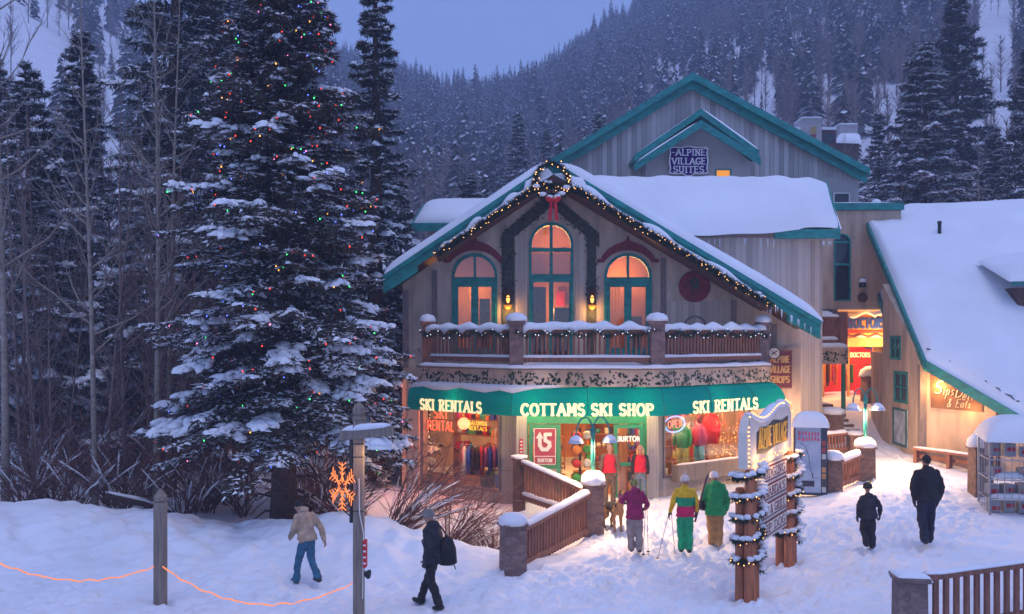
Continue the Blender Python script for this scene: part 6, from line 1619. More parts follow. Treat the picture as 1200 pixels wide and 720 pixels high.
mb = MB(); mb.tube([c + ZA * .45, c + ZA * .7, c + ZA * .72 + XA * .05], .01, 4); mb.build('hanger', M['black'], root)
# shelves of goods behind both windows and round the doorway
def shelf_unit(o, d, w, zs, label, seed, depth=.35, h=2.3, dens=.9):
    root = thing('display_shelf', o, label, 'shelf'); n = Vector((d.y, -d.x, 0)); rn = random.Random(seed)
    for s_ in (0, w): mb = MB(); mb.prism([o + d * s_, o + d * (s_ + .03), o + d * (s_ + .03) - n * depth, o + d * s_ - n * depth], (0, 0, h)); mb.build('side_panel', M['floorwood'], root)
    for z in zs: mb = MB(); mb.prism([o + d * .031 + ZA * z, o + d * (w - .001) + ZA * z, o + d * (w - .001) - n * depth + ZA * z, o + d * .031 - n * depth + ZA * z], (0, 0, .03)); mb.build('shelf', M['floorwood'], root)
    mb = MB()
    for z in zs:
        t = .06
        while t < w - .15:
            wd = rn.uniform(.09, .2); hh = rn.uniform(.12, .3); mb.mi = rn.randrange(len(cols_))
            if rn.random() < dens:
                c = o + d * (t + wd / 2) - n * (depth * .45) + ZA * (z + .032 + hh / 2)
                if rn.random() < .45: mb.ell(c, (wd * .5, .1, hh * .5), 8, 5)
                else: mb.box(c, (wd * .9, .2, hh), Matrix.Rotation(math.atan2(d.y, d.x) + rn.uniform(-.2, .2), 3, 'Z'))
            t += wd + .02
    g_ = mb.build('shelf_goods', cols_, root); g_['kind'] = 'stuff'
shelf_unit(rwp(.5, 1.35, .2), dR, 2.0, (.25, .75, 1.2, 1.65, 2.1), 'goods shelf at the left of the right shop window', 1)
shelf_unit(rwp(2.7, 1.6, .2), dR, 1.9, (.25, .75, 1.2, 1.65, 2.1), 'goods shelf at the right of the right shop window', 2)
def lwp(t, back, z): v = p0 - dL * t - nL * back; return Vector((v.x, v.y, z))
shelf_unit(lwp(.5, 1.5, .2), -dL, 1.9, (.2, .6, 1.0, 1.5, 2.0), 'dark goods shelf at the left of the left shop window', 3)
shelf_unit(Vector((.55, 34.6, .2)), XA, 1.3, (.2, .7, 1.2, 1.7, 2.2), 'goods shelf at the back left behind the open doorway', 4)
shelf_unit(Vector((2.6, 35.2, .2)), XA, 1.9, (.2, .7, 1.2, 1.7, 2.2), 'goods shelf at the back right behind the open doorway', 5)
# clothes rails
def clothes_rail(x0, x1, y, z, n, label, seed):
    root = thing('clothes_rail', ((x0 + x1) / 2, y, .2), label, 'clothes rail'); mb = MB()
    mb.tube([(x0, y, .2), (x0, y, z), (x1, y, z), (x1, y, .2)], .02, 6); mb.build('rail_frame', M['metal'], root); clothes_row(x0 + .05, x1 - .05, y, z - .05, n, .9, root, seed=seed)
clothes_rail(-1.6, -.3, 30.7, 1.55, 9, 'rail of coloured ski clothes inside the left shop window', 7)
clothes_rail(4.9, 6.4, 32.6, 1.6, 10, 'rail of coloured ski clothes deep in the right shop window', 9)
clothes_rail(.6, 1.6, 32.0, 1.5, 7, 'rail of ski clothes seen through the open doorway', 11)
# helmet stand in the doorway
root = thing('helmet_stand', (2.05, 29.6, .2), 'black stand of coloured ski helmets in the open doorway', 'display stand')
mb = MB(); mb.tube([(2.05, 29.6, .2), (2.05, 29.6, 2.2)], .04, 8); mb.lathe((2.05, 29.6, .2), [(.3, 0), (.3, .04), (.05, .06)], 14); mb.build('stand_pole', M['black'], root)
rnd = random.Random(14)
for k in range(12):
    z = .7 + (k // 3) * .42; a = k * 2.1; mb = MB(); c = Vector((2.05 + .22 * math.cos(a), 29.6 + .2 * math.sin(a), z)); mb.ell(c, (.14, .16, .13), 10, 7); mb.build('helmet', cols_[[0, 1, 8, 5, 1, 0, 8, 1, 7, 5, 1, 0][k]], root, smooth=True)
# ski racks: skis standing in the left window
root = thing('ski_rack', lwp(2.9, .9, .2), 'yellow lit rack of upright skis in the left shop window', 'ski rack')
mb = MB()
for k in range(7): c = lwp(2.65 + k * .13, .95, .25); mb.mi = k % 3; mb.prism([c - dL * -.04, c + dL * -.04, c + dL * -.04 + Vector((0, .02, 0)), c - dL * -.04 + Vector((0, .02, 0))], (0, .15, 1.75 + .05 * (k % 3)))
mb.build('ski', [mat('ski_wood', (.6, .35, .1), .5), mat('ski_cream', (.65, .55, .35), .5), mat('ski_orange', (.6, .25, .05), .5)], root)
mb = MB(); mb.beam(lwp(2.5, .98, .9), lwp(3.6, .98, .9), .05, .08); mb.build('rack_bar', M['floorwood'], root)
root = thing('blue_bin', lwp(3.45, .4, .3), 'blue plastic bin at the foot of the left shop window', 'bin'); c = lwp(3.45, .4, .3); mb = MB(); mb.loft([(c.x, c.y, .2, .14, .14), (c.x, c.y, .72, .18, .18), (c.x, c.y, .74, .2, .2)], 12); mb.build('bin_body', mat('bin_blue', (.01, .1, .4), .4), root)
c = lwp(2.95, .4, .3); root = thing('dark_tub', c, 'dark tub beside the blue bin in the left shop window', 'tub'); mb = MB(); mb.loft([(c.x, c.y, .2, .22, .22), (c.x, c.y, .6, .26, .26), (c.x, c.y, .62, .28, .28)], 12); mb.build('tub_body', M['black'], root)
# window fairy lights
for (a_, b_, t0, t1, lab) in ((p0, p1, .6, 3.7, 'string of small warm lamps round the left shop window'), (p2, p3, .7, 4.4, 'string of small warm lamps round the right shop window')):
    d = nrm(b_ - a_); n = Vector((d.y, -d.x, 0)); o = Vector((a_.x, a_.y, 0)) - n * .28; root = thing('light_string', o, lab, 'light string'); pts = []
    top = [o + d * (t0 + (t1 - t0) * i / 24) + ZA * (2.85 - .06 * (i % 3)) for i in range(25)]; lft = [o + d * t0 + ZA * (.6 + 2.2 * i / 12) for i in range(12)]; pts = lft + top
    mb = MB(); mb.tube(pts, .006, 3, cap=False); mb.build('cord', M['black'], root); mb = MB()
    rnd = random.Random(5)
    for p in sub(pts, .1): mb.ell(p + Vector((rnd.gauss(0, .03), 0, rnd.gauss(0, .03))), (.016,) * 3, 5, 4)
    mb.build('bulb', M['warm_bulb'], root)
c = rwp(4.1, .5, .9); root = thing('lit_twigs', c, 'spray of lit golden twigs at the right end of the right shop window', 'decoration'); mb, sn = shrub_mb(1.7, 77, n=46, spread=.55, r=.008, forks=6, arch=.3); mb.v = [(v[0] * .8, v[1] * .5, v[2]) for v in mb.v]
V = [(v[0] + c.x, v[1] + c.y, v[2] + c.z) for v in mb.v]; mb.v = V; mb.build('twigs', mat('gold_twig', (.4, .2, .06), .6, emit=(1, .4, .08), estr=.08), root)
rnd = random.Random(9); mb = MB()
for k in range(150): v = V[rnd.randrange(len(V))]; mb.ell(v, (.014,) * 3, 5, 4)
mb.build('bulb', M['warm_bulb'], root)
# planter box under the right window
q = p2 + dR * 2.6 + nR * .22; root = thing('window_planter', atz(q, .75), 'long weathered timber planter box below the right shop window', 'planter'); T = Matrix.Rotation(math.atan2(dR.y, dR.x), 3, 'Z')
mb = MB(); mb.box(atz(q, .86), (3.4, .3, .5), T); mb.build('planter_box', M['greywood'], root, bevel=.02)
mb = MB(); mb.snowline([atz(q - dR * 1.6, 1.1), atz(q + dR * 1.6, 1.1)], .22, .05); mb.build('planter_snow', M['snow'], root, smooth=True)
q = Vector((p1.x - .03, p1.y - .19, 1.72)); root = thing('red_notice', q, 'narrow red notice on the pilaster left of the entrance', 'sign'); mb = MB(); mb.bx(q.x - .05, q.x + .05, q.y - .01, q.y + .01, 1.5, 1.95); mb.build('notice_board', M['red'], root); mb = MB(); [mb.bx(q.x - .03, q.x + .03, q.y - .016, q.y - .0105, 1.55 + k * .1, 1.6 + k * .1) for k in range(4)]; mb.build('notice_print', M['white'], root)
# ------------------------------------------------------------------ people and the dog
M['skin'] = mat('skin', (.42, .22, .15), .6, .1, 5)
def chain(mb, pts, r, n=9):
    """tapering limb with rounded ends and joints"""
    mb.tube(pts, r, n)
    for p, q in zip(pts, r): mb.ell(p, (q, q, q), n, 6)
def fuse(o, vox, sm=6):
    m = o.modifiers.new('fuse', 'REMESH'); m.mode = 'VOXEL'; m.voxel_size = vox; m.use_smooth_shade = True
    s = o.modifiers.new('soft', 'SMOOTH'); s.iterations = sm; s.factor = .5
    return o
def bake_mesh(o):
    dg = bpy.context.evaluated_depsgraph_get(); me = bpy.data.meshes.new_from_object(o.evaluated_get(dg)); me.name = o.name
    o.modifiers.clear(); o.data = me; return o
def hand(mb, wr, fd, pal, side, curl=.5, sc=1.0):
    """palm, four unequal bent fingers and a thumb; fd = finger direction, pal = palm facing, side = thumb side"""
    fd, pal = nrm(fd), nrm(pal); th = nrm(side)
    c = wr + fd * .045 * sc
    Mx = Matrix((th, pal, fd)).transposed()
    mb.ell(c, (.042 * sc, .019 * sc, .055 * sc), 10, 7, Mx)
    for k, (o, l) in enumerate(((.030, .072), (.010, .082), (-.011, .076), (-.031, .060))):
        b = wr + fd * .088 * sc + th * o * sc; d1 = nrm(fd + pal * curl * .5); d2 = nrm(fd + pal * curl * 1.5); d3 = nrm(fd * .6 + pal * curl * 2.4)
        l *= sc; p = [b - fd * .02 * sc, b + d1 * l * .45, b + d1 * l * .45 + d2 * l * .32, b + d1 * l * .45 + d2 * l * .32 + d3 * l * .25]
        chain(mb, p, [.0095 * sc, .0092 * sc, .0085 * sc, .0075 * sc], 6)
    b = wr + fd * .03 * sc + th * .034 * sc; d1 = nrm(th * .8 + fd * .8 + pal * .25); d2 = nrm(fd + th * .2 + pal * .4)
    chain(mb, [b, b + d1 * .04 * sc, b + d1 * .04 * sc + d2 * .032 * sc], [.0125 * sc, .011 * sc, .009 * sc], 6)

def person(label, loc, rz, J, cl, sc=1.0, face=False):
    """J: joints in the person's own frame (facing +y, right hand at +x, metres for a 1.75 m adult); cl: clothes"""
    root = thing('person', (0, 0, 0), label, 'person')
    V3 = Vector
    hip = V3(J.get('hip', (0, 0, .94))); chest = V3(J.get('chest', (0, .0, 1.32))); neck = V3(J.get('neck', (0, .01, 1.47))); head = V3(J.get('head', (0, .03, 1.62)))
    look = nrm(V3(J.get('look', (0, 1, -.1)))); hup = nrm(neck * -1 + head); hr = nrm(look.cross(hup)); hup = nrm(hr.cross(look))
    HM = Matrix((hr, look, hup)).transposed()
    sw = J.get('sw', .185)
    tw = J.get('twist', 0); sx = V3((math.cos(tw), math.sin(tw), 0))
    sh = {1: chest + sx * sw + V3((0, 0, .075)), -1: chest - sx * sw + V3((0, 0, .075))}
    el = {1: V3(J['er']), -1: V3(J['el'])}; wr = {1: V3(J['wr']), -1: V3(J['wl'])}
    kn = {1: V3(J['kr']), -1: V3(J['kl'])}; an = {1: V3(J['ar']), -1: V3(J['al'])}
    hp = {1: hip + V3((.09, 0, -.02)), -1: hip + V3((-.09, 0, -.02))}
    # body
    b = MB()
    b.ell(head + hup * .02, (.08, .098, .108), 14, 10, HM); b.ell(head - hup * .055 + look * .02, (.055, .068, .06), 12, 8, HM)
    b.ell(head + look * .10 - hup * .015, (.013, .02, .022), 8, 6, HM)
    for s in (1, -1): b.ell(head + hr * s * .076 - hup * .005, (.01, .02, .03), 8, 6, HM)
    chain(b, [neck - V3((0, 0, .06)), neck + (head - neck) * .5], [.06, .05])
    chain(b, [hip, (hip + chest) / 2, chest], [.115, .105, .125], 10)
    for s in (1, -1):
        chain(b, [chest + V3((0, 0, .06)), sh[s], el[s], wr[s]], [.07, .052, .04, .028])
        chain(b, [hp[s], kn[s], an[s]], [.085, .055, .04]); chain(b, [an[s] - V3((0, 0, .03)), an[s] - V3((0, 0, .05)) + V3(J.get('toe%+d' % s, (0, .13, 0)))], [.035, .03])
        fd = nrm(wr[s] - el[s]); pal = V3(J.get('pal', (0, 0, 0))) if 'pal' in J else V3((-s, .15, 0)); pal = nrm(pal - fd * pal.dot(fd)); th = fd.cross(pal) * 1.0
        if th.y < 0: th = -th
        hm = b if not cl.get('glove') else None
        if hm is not None: hand(b, wr[s], fd, pal, th, J.get('curl', .5))
    bake_mesh(fuse(b.build('body', cl.get('skin', M['skin']), root), .0075, 3))
    if cl.get('glove'):
        for s in (1, -1):
            g = MB(); fd = nrm(wr[s] - el[s]); pal = V3((-s, .15, 0)); pal = nrm(pal - fd * pal.dot(fd)); th = fd.cross(pal)
            if th.y < 0: th = -th
            hand(g, wr[s], fd, pal, th, J.get('curl', .7), 1.25); chain(g, [wr[s] - fd * .05, wr[s] + fd * .02], [.04, .036], 8); bake_mesh(fuse(g.build('glove', cl['glove'], root), .009, 3))
    # trousers
    t = MB()
    chain(t, [hip + V3((0, 0, .02)), hip - V3((0, 0, .02))], [.115, .125], 12)
    for s in (1, -1):
        w = cl.get('leg_w', 1.0); low = an[s] + (kn[s] - an[s]) * .12
        mid = (kn[s] + an[s]) / 2
        chain(t, [hp[s] - V3((s * .015, 0, .02)), (hp[s] + kn[s]) / 2, kn[s], mid, low - V3((0, 0, .04))], [.1, .095 * w, .078 * w, .074 * w, .076 * w], 10)
    o = bake_mesh(fuse(t.build('trousers', cl['trousers'], root), .016, 4)); rumple(o, .017)
    # jacket
    if cl.get('vest'):
        v = MB(); hem = hip + V3((0, 0, cl.get('hem', .02)))
        torso(v, hem, chest, neck, sx, 1.04); bake_mesh(fuse(v.build('vest', cl['vest'], root), .014, 4))
        s_ = MB()
        for s in (1, -1): chain(s_, [chest + sx * s * .12 + V3((0, 0, .1)), sh[s], (sh[s] + el[s]) / 2, el[s], wr[s] - nrm(wr[s] - el[s]) * .02], [.07, .075, .066, .058, .045], 9)
        bake_mesh(fuse(s_.build('shirt_sleeves', cl['sleeve'], root), .012, 4))
    else:
        j = MB(); hem = hip + V3((0, 0, cl.get('hem', -.08)))
        torso(j, hem, chest, neck, sx, cl.get('bulk', 1.1))
        for s in (1, -1): ab = .94 + .06 * (cl.get('bulk', 1.1) - 1) / .1; chain(j, [chest + sx * s * .09 + V3((0, 0, .06)), sh[s] * .93 + chest * .07, (sh[s] + el[s]) / 2, el[s], (el[s] + wr[s]) / 2, wr[s] - nrm(wr[s] - el[s]) * .01], [.085, .076 * ab, .074 * ab, .068 * ab, .062 * ab, .052], 9)
        if cl.get('hood', True): j.ell(neck - look * .09 - V3((0, 0, .01)), (.12, .08, .09), 10, 7)
        chain(j, [neck - V3((0, 0, .06)), neck + V3((0, 0, .015))], [.1, .082], 10)
        jo = bake_mesh(fuse(j.build('jacket', cl['jacket'], root), .014, 3)); rumple(jo)
        if cl.get('bands'):
            me = jo.data; ms = cl['bands']
            for m_, lim in ms: me.materials.append(m_)
            for p in me.polygons:
                z = p.center.z; r_ = math.hypot(p.center.x - chest.x, 0)
                if r_ < .222 + max(0, 1.0 - z) * .1:
                    for q, (m_, (z0, z1)) in enumerate(ms):
                        if z0 < z < z1: p.material_index = q + 1
        if cl.get('trim'):
            k = MB(); torso(k, hem - V3((0, 0, .02)), hem + V3((0, 0, .05)), None, sx, cl.get('bulk', 1.1) * 1.0, True); bake_mesh(fuse(k.build('jacket_hem', cl['trim'], root), .014, 3))
    # boots
    for s in (1, -1):
        f = MB(); toe = V3(J.get('toe%+d' % s, (0, .14, -.0))); base = an[s] - V3((0, 0, .035))
        k = cl.get('boot_w', 1.0); chain(f, [an[s] + (kn[s] - an[s]) * .14, base], [.056 * k, .058 * k], 9); chain(f, [base - toe * .25, base + toe * .55, base + toe], [.046 * k, .05 * k, .04 * k], 9)
        bake_mesh(fuse(f.build('boot', cl.get('boots', M['black']), root), .012, 3))
    # hair and hat
    if cl.get('hair'):
        h = MB(); h.ell(head + hup * .035 - look * .018, (.083, .098, .095), 14, 9, HM)
        if cl.get('long_hair'):
            for s in (1, -1): chain(h, [head + hr * s * .07 + hup * .03 - look * .01, head + hr * s * .085 - hup * .08 - look * .01, head + hr * s * .09 - hup * .19 + look * .02], [.03, .034, .022], 8)
            chain(h, [head - look * .06, head - look * .07 - hup * .16], [.075, .06], 9)
        ho = h.build('hair', cl['hair'], root, smooth=True)
        # open the face
        bpy_cut(ho, head + look * .055 - hup * .01, look, hup)
    if cl.get('hat'):
        h = MB(); hk = cl.get('hat_k', 1.0)
        prof = [(.092, -.0), (.098, .02), (.096, .045), (.088, .085), (.062, .118), (.025, .135), (.004, .138)]
        MT = Matrix.Translation(head + hup * .01 - look * .006) @ HM.to_4x4(); h.loft([(0, 0, z * hk - .012, r_ * hk, r_ * 1.12 * hk) for r_, z in prof], 16, MT)
        if cl.get('tassel'): chain(h, [head + hup * .14, head + hup * .2 + hr * .02], [.03, .015], 8)
        h.build('hat', cl['hat'], root, smooth=True)
        if cl.get('hatband'):
            k = MB(); k.loft([(0, 0, z, r_, r_ * 1.12) for r_, z in ((.101, .0), (.104, .012), (.104, .035), (.1, .045))], 16, MT); k.build('goggle_strap', cl['hatband'], root, smooth=True)
    if face:
        for s in (1, -1):
            e = MB(); e.ell(head + look * .083 + hr * s * .03 + hup * .012, (.011, .006, .006), 8, 5, HM); e.build('eye', M['black'], root)
        e = MB(); e.ell(head + look * .088 - hup * .058, (.022, .005, .006), 8, 5, HM); e.build('mouth', M['maroon'], root)
    root.location = loc; root.rotation_euler = (0, 0, rz); root.scale = (sc, sc, sc)
    return root
def torso(mb, hem, chest, neck, sx, k, short=False):
    ang = math.atan2(sx.y, sx.x)
    def Lr(c, rx, ry): return (c, rx, ry)
    if short: R_ = [(hem, .165, .125), (chest, .165, .125)]
    else:
        mid = hem.lerp(chest, .5)
        R_ = [(hem, .192, .152), (hem.lerp(chest, .2), .185, .148), (mid, .16, .122), (chest, .178, .125), (chest + Vector((0, 0, .08)), .165, .112), (chest + Vector((0, 0, .13)) * 1.0 + (neck - chest) * .1, .11, .09), (neck, .07, .07)]
    b = len(mb.v); n = 16
    for c, rx, ry in R_:
        for j in range(n):
            a = 2 * math.pi * j / n; q = Vector((rx * k * math.cos(a), ry * k * math.sin(a), 0)); q.rotate(Matrix.Rotation(ang, 3, 'Z')); mb.v.append(tuple(c + q))
    for i in range(len(R_) - 1):
        for j in range(n): a0 = b + i * n + j; a1 = b + i * n + (j + 1) % n; mb.addf((a0, a1, a1 + n, a0 + n))
    mb.addf([b + j for j in range(n)][::-1]); mb.addf([b + (len(R_) - 1) * n + j for j in range(n)])
def rumple(o, k=.014):
    """folds in the cloth"""
    for v in o.data.vertices:
        q = v.co * 5.0; q2 = Vector((v.co.x * 6, v.co.y * 6, v.co.z * 15))
        v.co += v.normal * (k * mnoise.noise(q) * 1.2 + k * mnoise.noise(q2))
def bpy_cut(o, c, look, hup):
    """take away the hair that would lie over the face"""
    me = o.data; import bmesh
    bm = bmesh.new(); bm.from_mesh(me)
    kill = [f for f in bm.faces if (f.calc_center_median() - c).dot(look) > .0 and (f.calc_center_median() - c).dot(hup) < .062]
    bmesh.ops.delete(bm, geom=kill, context='FACES'); bm.to_mesh(me); bm.free()

def cm(name, col, v=.3): return mat(name, col, .8, v, 7, bump=.6, bscale=16)
def stand(px, py, d=None, z=None):
    """where feet seen at a pixel meet the snow"""
    d = 12.0
    for _ in range(400):
        p = W(px, py, d)
        if p.z <= ground_at(p.x, p.y): break
        d += .05
    return Vector((p.x, p.y, ground_at(p.x, p.y) + .012))
# walker with the shoulder bag
WALK = dict(er=(.24, -.05, 1.14), wr=(.25, .05, .9), el=(-.24, -.1, 1.13), wl=(-.23, -.06, .88), kr=(.1, .16, .52), ar=(.1, -.12, .16), kl=(-.1, .02, .5), al=(-.1, .32, .09))
Jw = dict(hip=(0, 0, .93), chest=(0, .03, 1.32), neck=(0, .06, 1.47), head=(0, .1, 1.615), look=(0, 1, -.25), er=(.25, .02, 1.14), wr=(.2, .17, .93), el=(-.25, -.08, 1.14), wl=(-.22, .02, .9), kr=(.09, .17, .52), ar=(.09, .34, .1), kl=(-.09, .0, .5), al=(-.09, -.2, .11))
Jw.update({'toe+1': (0, .13, .03), 'toe-1': (0, .13, -.03)})
pw = stand(508, 715); P1 = person('person in dark jacket and grey knit hat walking with a black shoulder bag', pw, R(62), Jw, dict(jacket=cm('navy_jacket', (.012, .014, .022)), trousers=cm('black_trousers', (.012, .011, .013)), hat=cm('grey_knit', (.16, .17, .17)), hat_k=1.05, hem=-.1, bulk=1.18, glove=M['black'], leg_w=1.0), 1.04)
bag = MB(); T = Matrix.Translation(pw) @ Matrix.Rotation(R(62), 4, 'Z'); c = T @ Vector((.14, -.2, 1.06))
bag.loft([(c.x, c.y, c.z - .26, .12, .07), (c.x, c.y, c.z - .22, .19, .12), (c.x, c.y, c.z + .05, .17, .13), (c.x, c.y, c.z + .22, .11, .09), (c.x, c.y, c.z + .27, .03, .03)], 12); bg = thing('shoulder_bag', c, 'bulging black shoulder bag on the back of the walker in grey hat', 'bag'); bag.build('bag_body', cm('bag_black', (.008, .008, .01)), bg, smooth=True)
s = MB(); s.tube([T @ Vector(q) for q in ((.14, -.24, 1.3), (.12, -.08, 1.5), (.05, .1, 1.42), (-.12, .17, 1.25), (-.2, .05, 1.1), (-.1, -.2, 1.0))], .018, 6); s.tube([T @ Vector((.2, -.3, .86)), T @ Vector((.22, -.34, .72))], .01, 4); s.build('strap', M['black'], bg)
# man in tan jacket
Jt = dict(hip=(0, 0, .93), chest=(0, .1, 1.3), neck=(0, .17, 1.43), head=(0, .27, 1.53), look=(0, .7, -.75), er=(.26, -.12, 1.12), wr=(.3, -.16, .9), el=(-.24, .12, 1.1), wl=(-.2, .28, .96), kr=(.09, .0, .52), ar=(.09, -.26, .17), kl=(-.09, .16, .52), al=(-.09, .24, .09))
pt = stand(360, 688)
person('person in tan jacket and blue jeans walking with bowed head', pt, R(48), Jt, dict(jacket=cm('tan_jacket', (.40, .29, .2)), trousers=cm('blue_jeans', (.03, .12, .2)), hair=cm('black_hair', (.012, .01, .01)), hem=-.02, bulk=1.12), 1.0)
# skier in purple
Ju = dict(hip=(0, 0, .93), chest=(0, .04, 1.3), neck=(0, .06, 1.45), head=(0, .09, 1.58), look=(-.2, 1, -.1), er=(.3, .02, 1.12), wr=(.32, .22, 1.02), el=(-.3, .05, 1.2), wl=(-.3, .25, 1.3), kr=(.1, .02, .5), ar=(.1, -.05, .1), kl=(-.1, .06, .5), al=(-.06, .1, .09))
pu = stand(744, 652)
person('person in purple ski jacket and pale grey trousers holding ski poles', pu, R(6), Ju, dict(jacket=cm('purple_jacket', (.30, .014, .085)), trousers=cm('pale_trousers', (.32, .26, .24)), hat=mat('patterned_hat', (.05, .06, .05), .8, .3, 14, col2=(.4, .38, .04)), hood=True, glove=M['black'], trim=M['maroon'], hem=-.12, bulk=1.16, leg_w=1.2), .94)
def pole(a, b, lab):
    o = thing('ski_pole', b, lab, 'ski pole', 'ski poles'); d = nrm(a - b); mb = MB(); mb.tube([b, a], .008, 5); mb.build('shaft', M['metal'], o); mb = MB(); mb.tube([a - d * .1, a + d * .03], .016, 6); mb.build('grip', M['black'], o); mb = MB(); mb.lathe(b + d * .06, [(.012, .02), (.045, 0), (.045, -.008), (.012, -.01)], 10); mb.build('basket', M['black'], o)
Tu = Matrix.Translation(pu) @ Matrix.Rotation(R(6), 4, 'Z'); h_ = Tu @ Vector((.3, .25, .95))
for k, (dx, dy) in enumerate(((-.08, -.12), (.05, .02))):
    b = Vector((h_.x + dx, h_.y + dy - .1, 0)); b.z = ground_at(b.x, b.y); pole(h_ + ZA * .05 + XA * .03 * k, b, ('shorter looking ski pole on the left of the pair held by the purple skier', 'ski pole on the right of the pair held by the purple skier')[k])
# skier in yellow, green and pink
py_ = stand(803, 652)
Jy = dict(hip=(0, 0, .94), chest=(0, .02, 1.31), neck=(0, .03, 1.46), head=(0, .05, 1.6), look=(.1, 1, -.1), er=(.25, .0, 1.14), wr=(.25, .12, .92), el=(-.27, .02, 1.12), wl=(-.33, .08, .9), kr=(.09, .02, .5), ar=(.09, -.02, .1), kl=(-.09, .03, .5), al=(-.085, .05, .1))
person('person in yellow and pink ski jacket with bright green trousers', py_, R(-4), Jy, dict(jacket=cm('yellow_jacket', (.72, .46, .01)), bands=[(cm('green_band', (.01, .33, .13)), (1.06, 1.25)), (cm('pink_band', (.55, .012, .1)), (.6, 1.06))], trousers=cm('green_trousers', (.01, .36, .15)), hat=cm('white_knit', (.62, .56, .55)), hat_k=1.08, tassel=True, hood=False, glove=M['black'], hem=-.12, bulk=1.08, leg_w=1.15, boots=M['black'], boot_w=1.1), .99)
Ty = Matrix.Translation(py_) @ Matrix.Rotation(R(-4), 4, 'Z'); h_ = Ty @ Vector((-.33, .12, .86))
for k, (dx, dy) in enumerate(((-.32, -.25), (.12, -.05))):
    b = Vector((h_.x + dx, h_.y + dy, 0)); b.z = ground_at(b.x, b.y); pole(h_ + ZA * .06 + XA * .03 * k, b, ('splayed ski pole on the left of the pair held by the yellow jacket skier', 'ski pole on the right of the pair held by the yellow jacket skier')[k])
# skis on the shoulder side of the yellow skier
root = thing('skis', Ty @ Vector((.3, .1, 1.0)), 'pair of narrow dark skis carried upright by the yellow jacket skier', 'skis')
for k in range(2):
    mb = MB(); a = Ty @ Vector((.22 + .02 * k, .14, .66)); b = Ty @ Vector((.5 + .02 * k, .2, 1.72)); pts = [a, a.lerp(b, .5), a.lerp(b, .92), b + Vector((.05, .05, .03))]; mb.tube(pts, [.03, .035, .04, .012], 6, sq=.35); mb.build('ski', mat('ski_dark', (.06, .02, .07), .4, .3, 3), root)
# snowboarder in green
pg = stand(838, 642)
Jg = dict(hip=(0, 0, .94), chest=(0, .0, 1.32), neck=(0, .03, 1.47), head=(-.02, .06, 1.61), look=(-.35, 1, -.05), er=(.28, -.04, 1.12), wr=(.27, .05, .86), el=(-.28, .02, 1.12), wl=(-.22, .2, 1.02), kr=(.09, .02, .5), ar=(.08, -.04, .1), kl=(-.09, .05, .5), al=(-.07, .08, .09))
person('person in green hooded jacket and ochre trousers carrying a snowboard', pg, R(-8), Jg, dict(jacket=cm('green_jacket', (.008, .27, .075)), trousers=cm('ochre_trousers', (.36, .2, .07)), hat=cm('white_hat', (.68, .66, .66)), hatband=M['black'], hat_k=1.12, hood=True, hem=-.2, bulk=1.28, leg_w=1.35, boots=mat('tan_boots', (.3, .2, .12), .7), boot_w=1.2), 1.0)
Tg = Matrix.Translation(pg) @ Matrix.Rotation(R(-8), 4, 'Z')
root = thing('snowboard', Tg @ Vector((-.4, .16, 1.0)), 'patterned snowboard held under the arm of the green jacket figure', 'snowboard'); mb = MB()
Mt = Matrix.Translation(Tg @ Vector((-.42, -.02, .97))) @ Matrix.Rotation(R(30), 4, 'Z') @ Matrix.Rotation(R(14), 4, 'Y') @ Matrix.Rotation(R(62), 4, 'X')
L_ = .62; pr_ = [(math.cos(R(t)) * .5, math.sin(R(t))) for t in range(0, 360, 15)]
o_ = [Mt @ Vector((L_ * .58 * (abs(math.cos(R(t))) ** .6) * (1 if math.cos(R(t)) > 0 else -1), .125 * (abs(math.sin(R(t))) ** .45) * (1 if math.sin(R(t)) > 0 else -1), 0)) for t in range(0, 360, 10)]
mb.prism(o_, (Mt.to_3x3() @ Vector((0, 0, .016)))); mb.build('board', mat('board_pattern', (.08, .05, .04), .5, .3, 5, col2=(.55, .42, .3)), root)
for k in (-.18, .12): mb = MB(); c = Mt @ Vector((k, 0, .05)); mb.box(c, (.1, .16, .09), Mt.to_3x3()); mb.build('binding', M['black'], root, bevel=.015)
# pair in red vests at the entrance
pm = Vector((2.74, 27.6, 0)); pm.z = ground_at(pm.x, pm.y)
Jm = dict(er=(.25, -.01, 1.14), wr=(.24, .06, .9), el=(-.25, -.01, 1.14), wl=(-.24, .06, .9), kr=(.1, .02, .5), ar=(.11, .0, .09), kl=(-.1, .02, .5), al=(-.11, .0, .09), look=(.05, 1, -.05))
person('person with short hair in red vest and brown trousers at the doorway', pm, R(178), Jm, dict(vest=cm('red_vest', (.6, .008, .03)), sleeve=cm('brown_sleeve', (.16, .09, .06)), trousers=cm('brown_trousers', (.12, .075, .05)), hair=cm('brown_hair', (.1, .05, .03))), 1.0, face=True)
pf = Vector((3.62, 27.7, 0)); pf.z = ground_at(pf.x, pf.y)
Jf = dict(Jm); Jf.update(sw=.165, er=(.22, -.02, 1.14), el=(-.22, -.02, 1.14), wr=(.21, .05, .9), wl=(-.21, .05, .9))
person('person with long fair hair in red vest and jeans beside the glass door', pf, R(175), Jf, dict(vest=cm('red_vest_bright', (.62, .008, .03)), sleeve=cm('dark_sleeve', (.02, .015, .02)), trousers=cm('faded_jeans', (.13, .17, .22)), hair=cm('blonde_hair', (.6, .36, .12)), long_hair=True), .97, face=True)
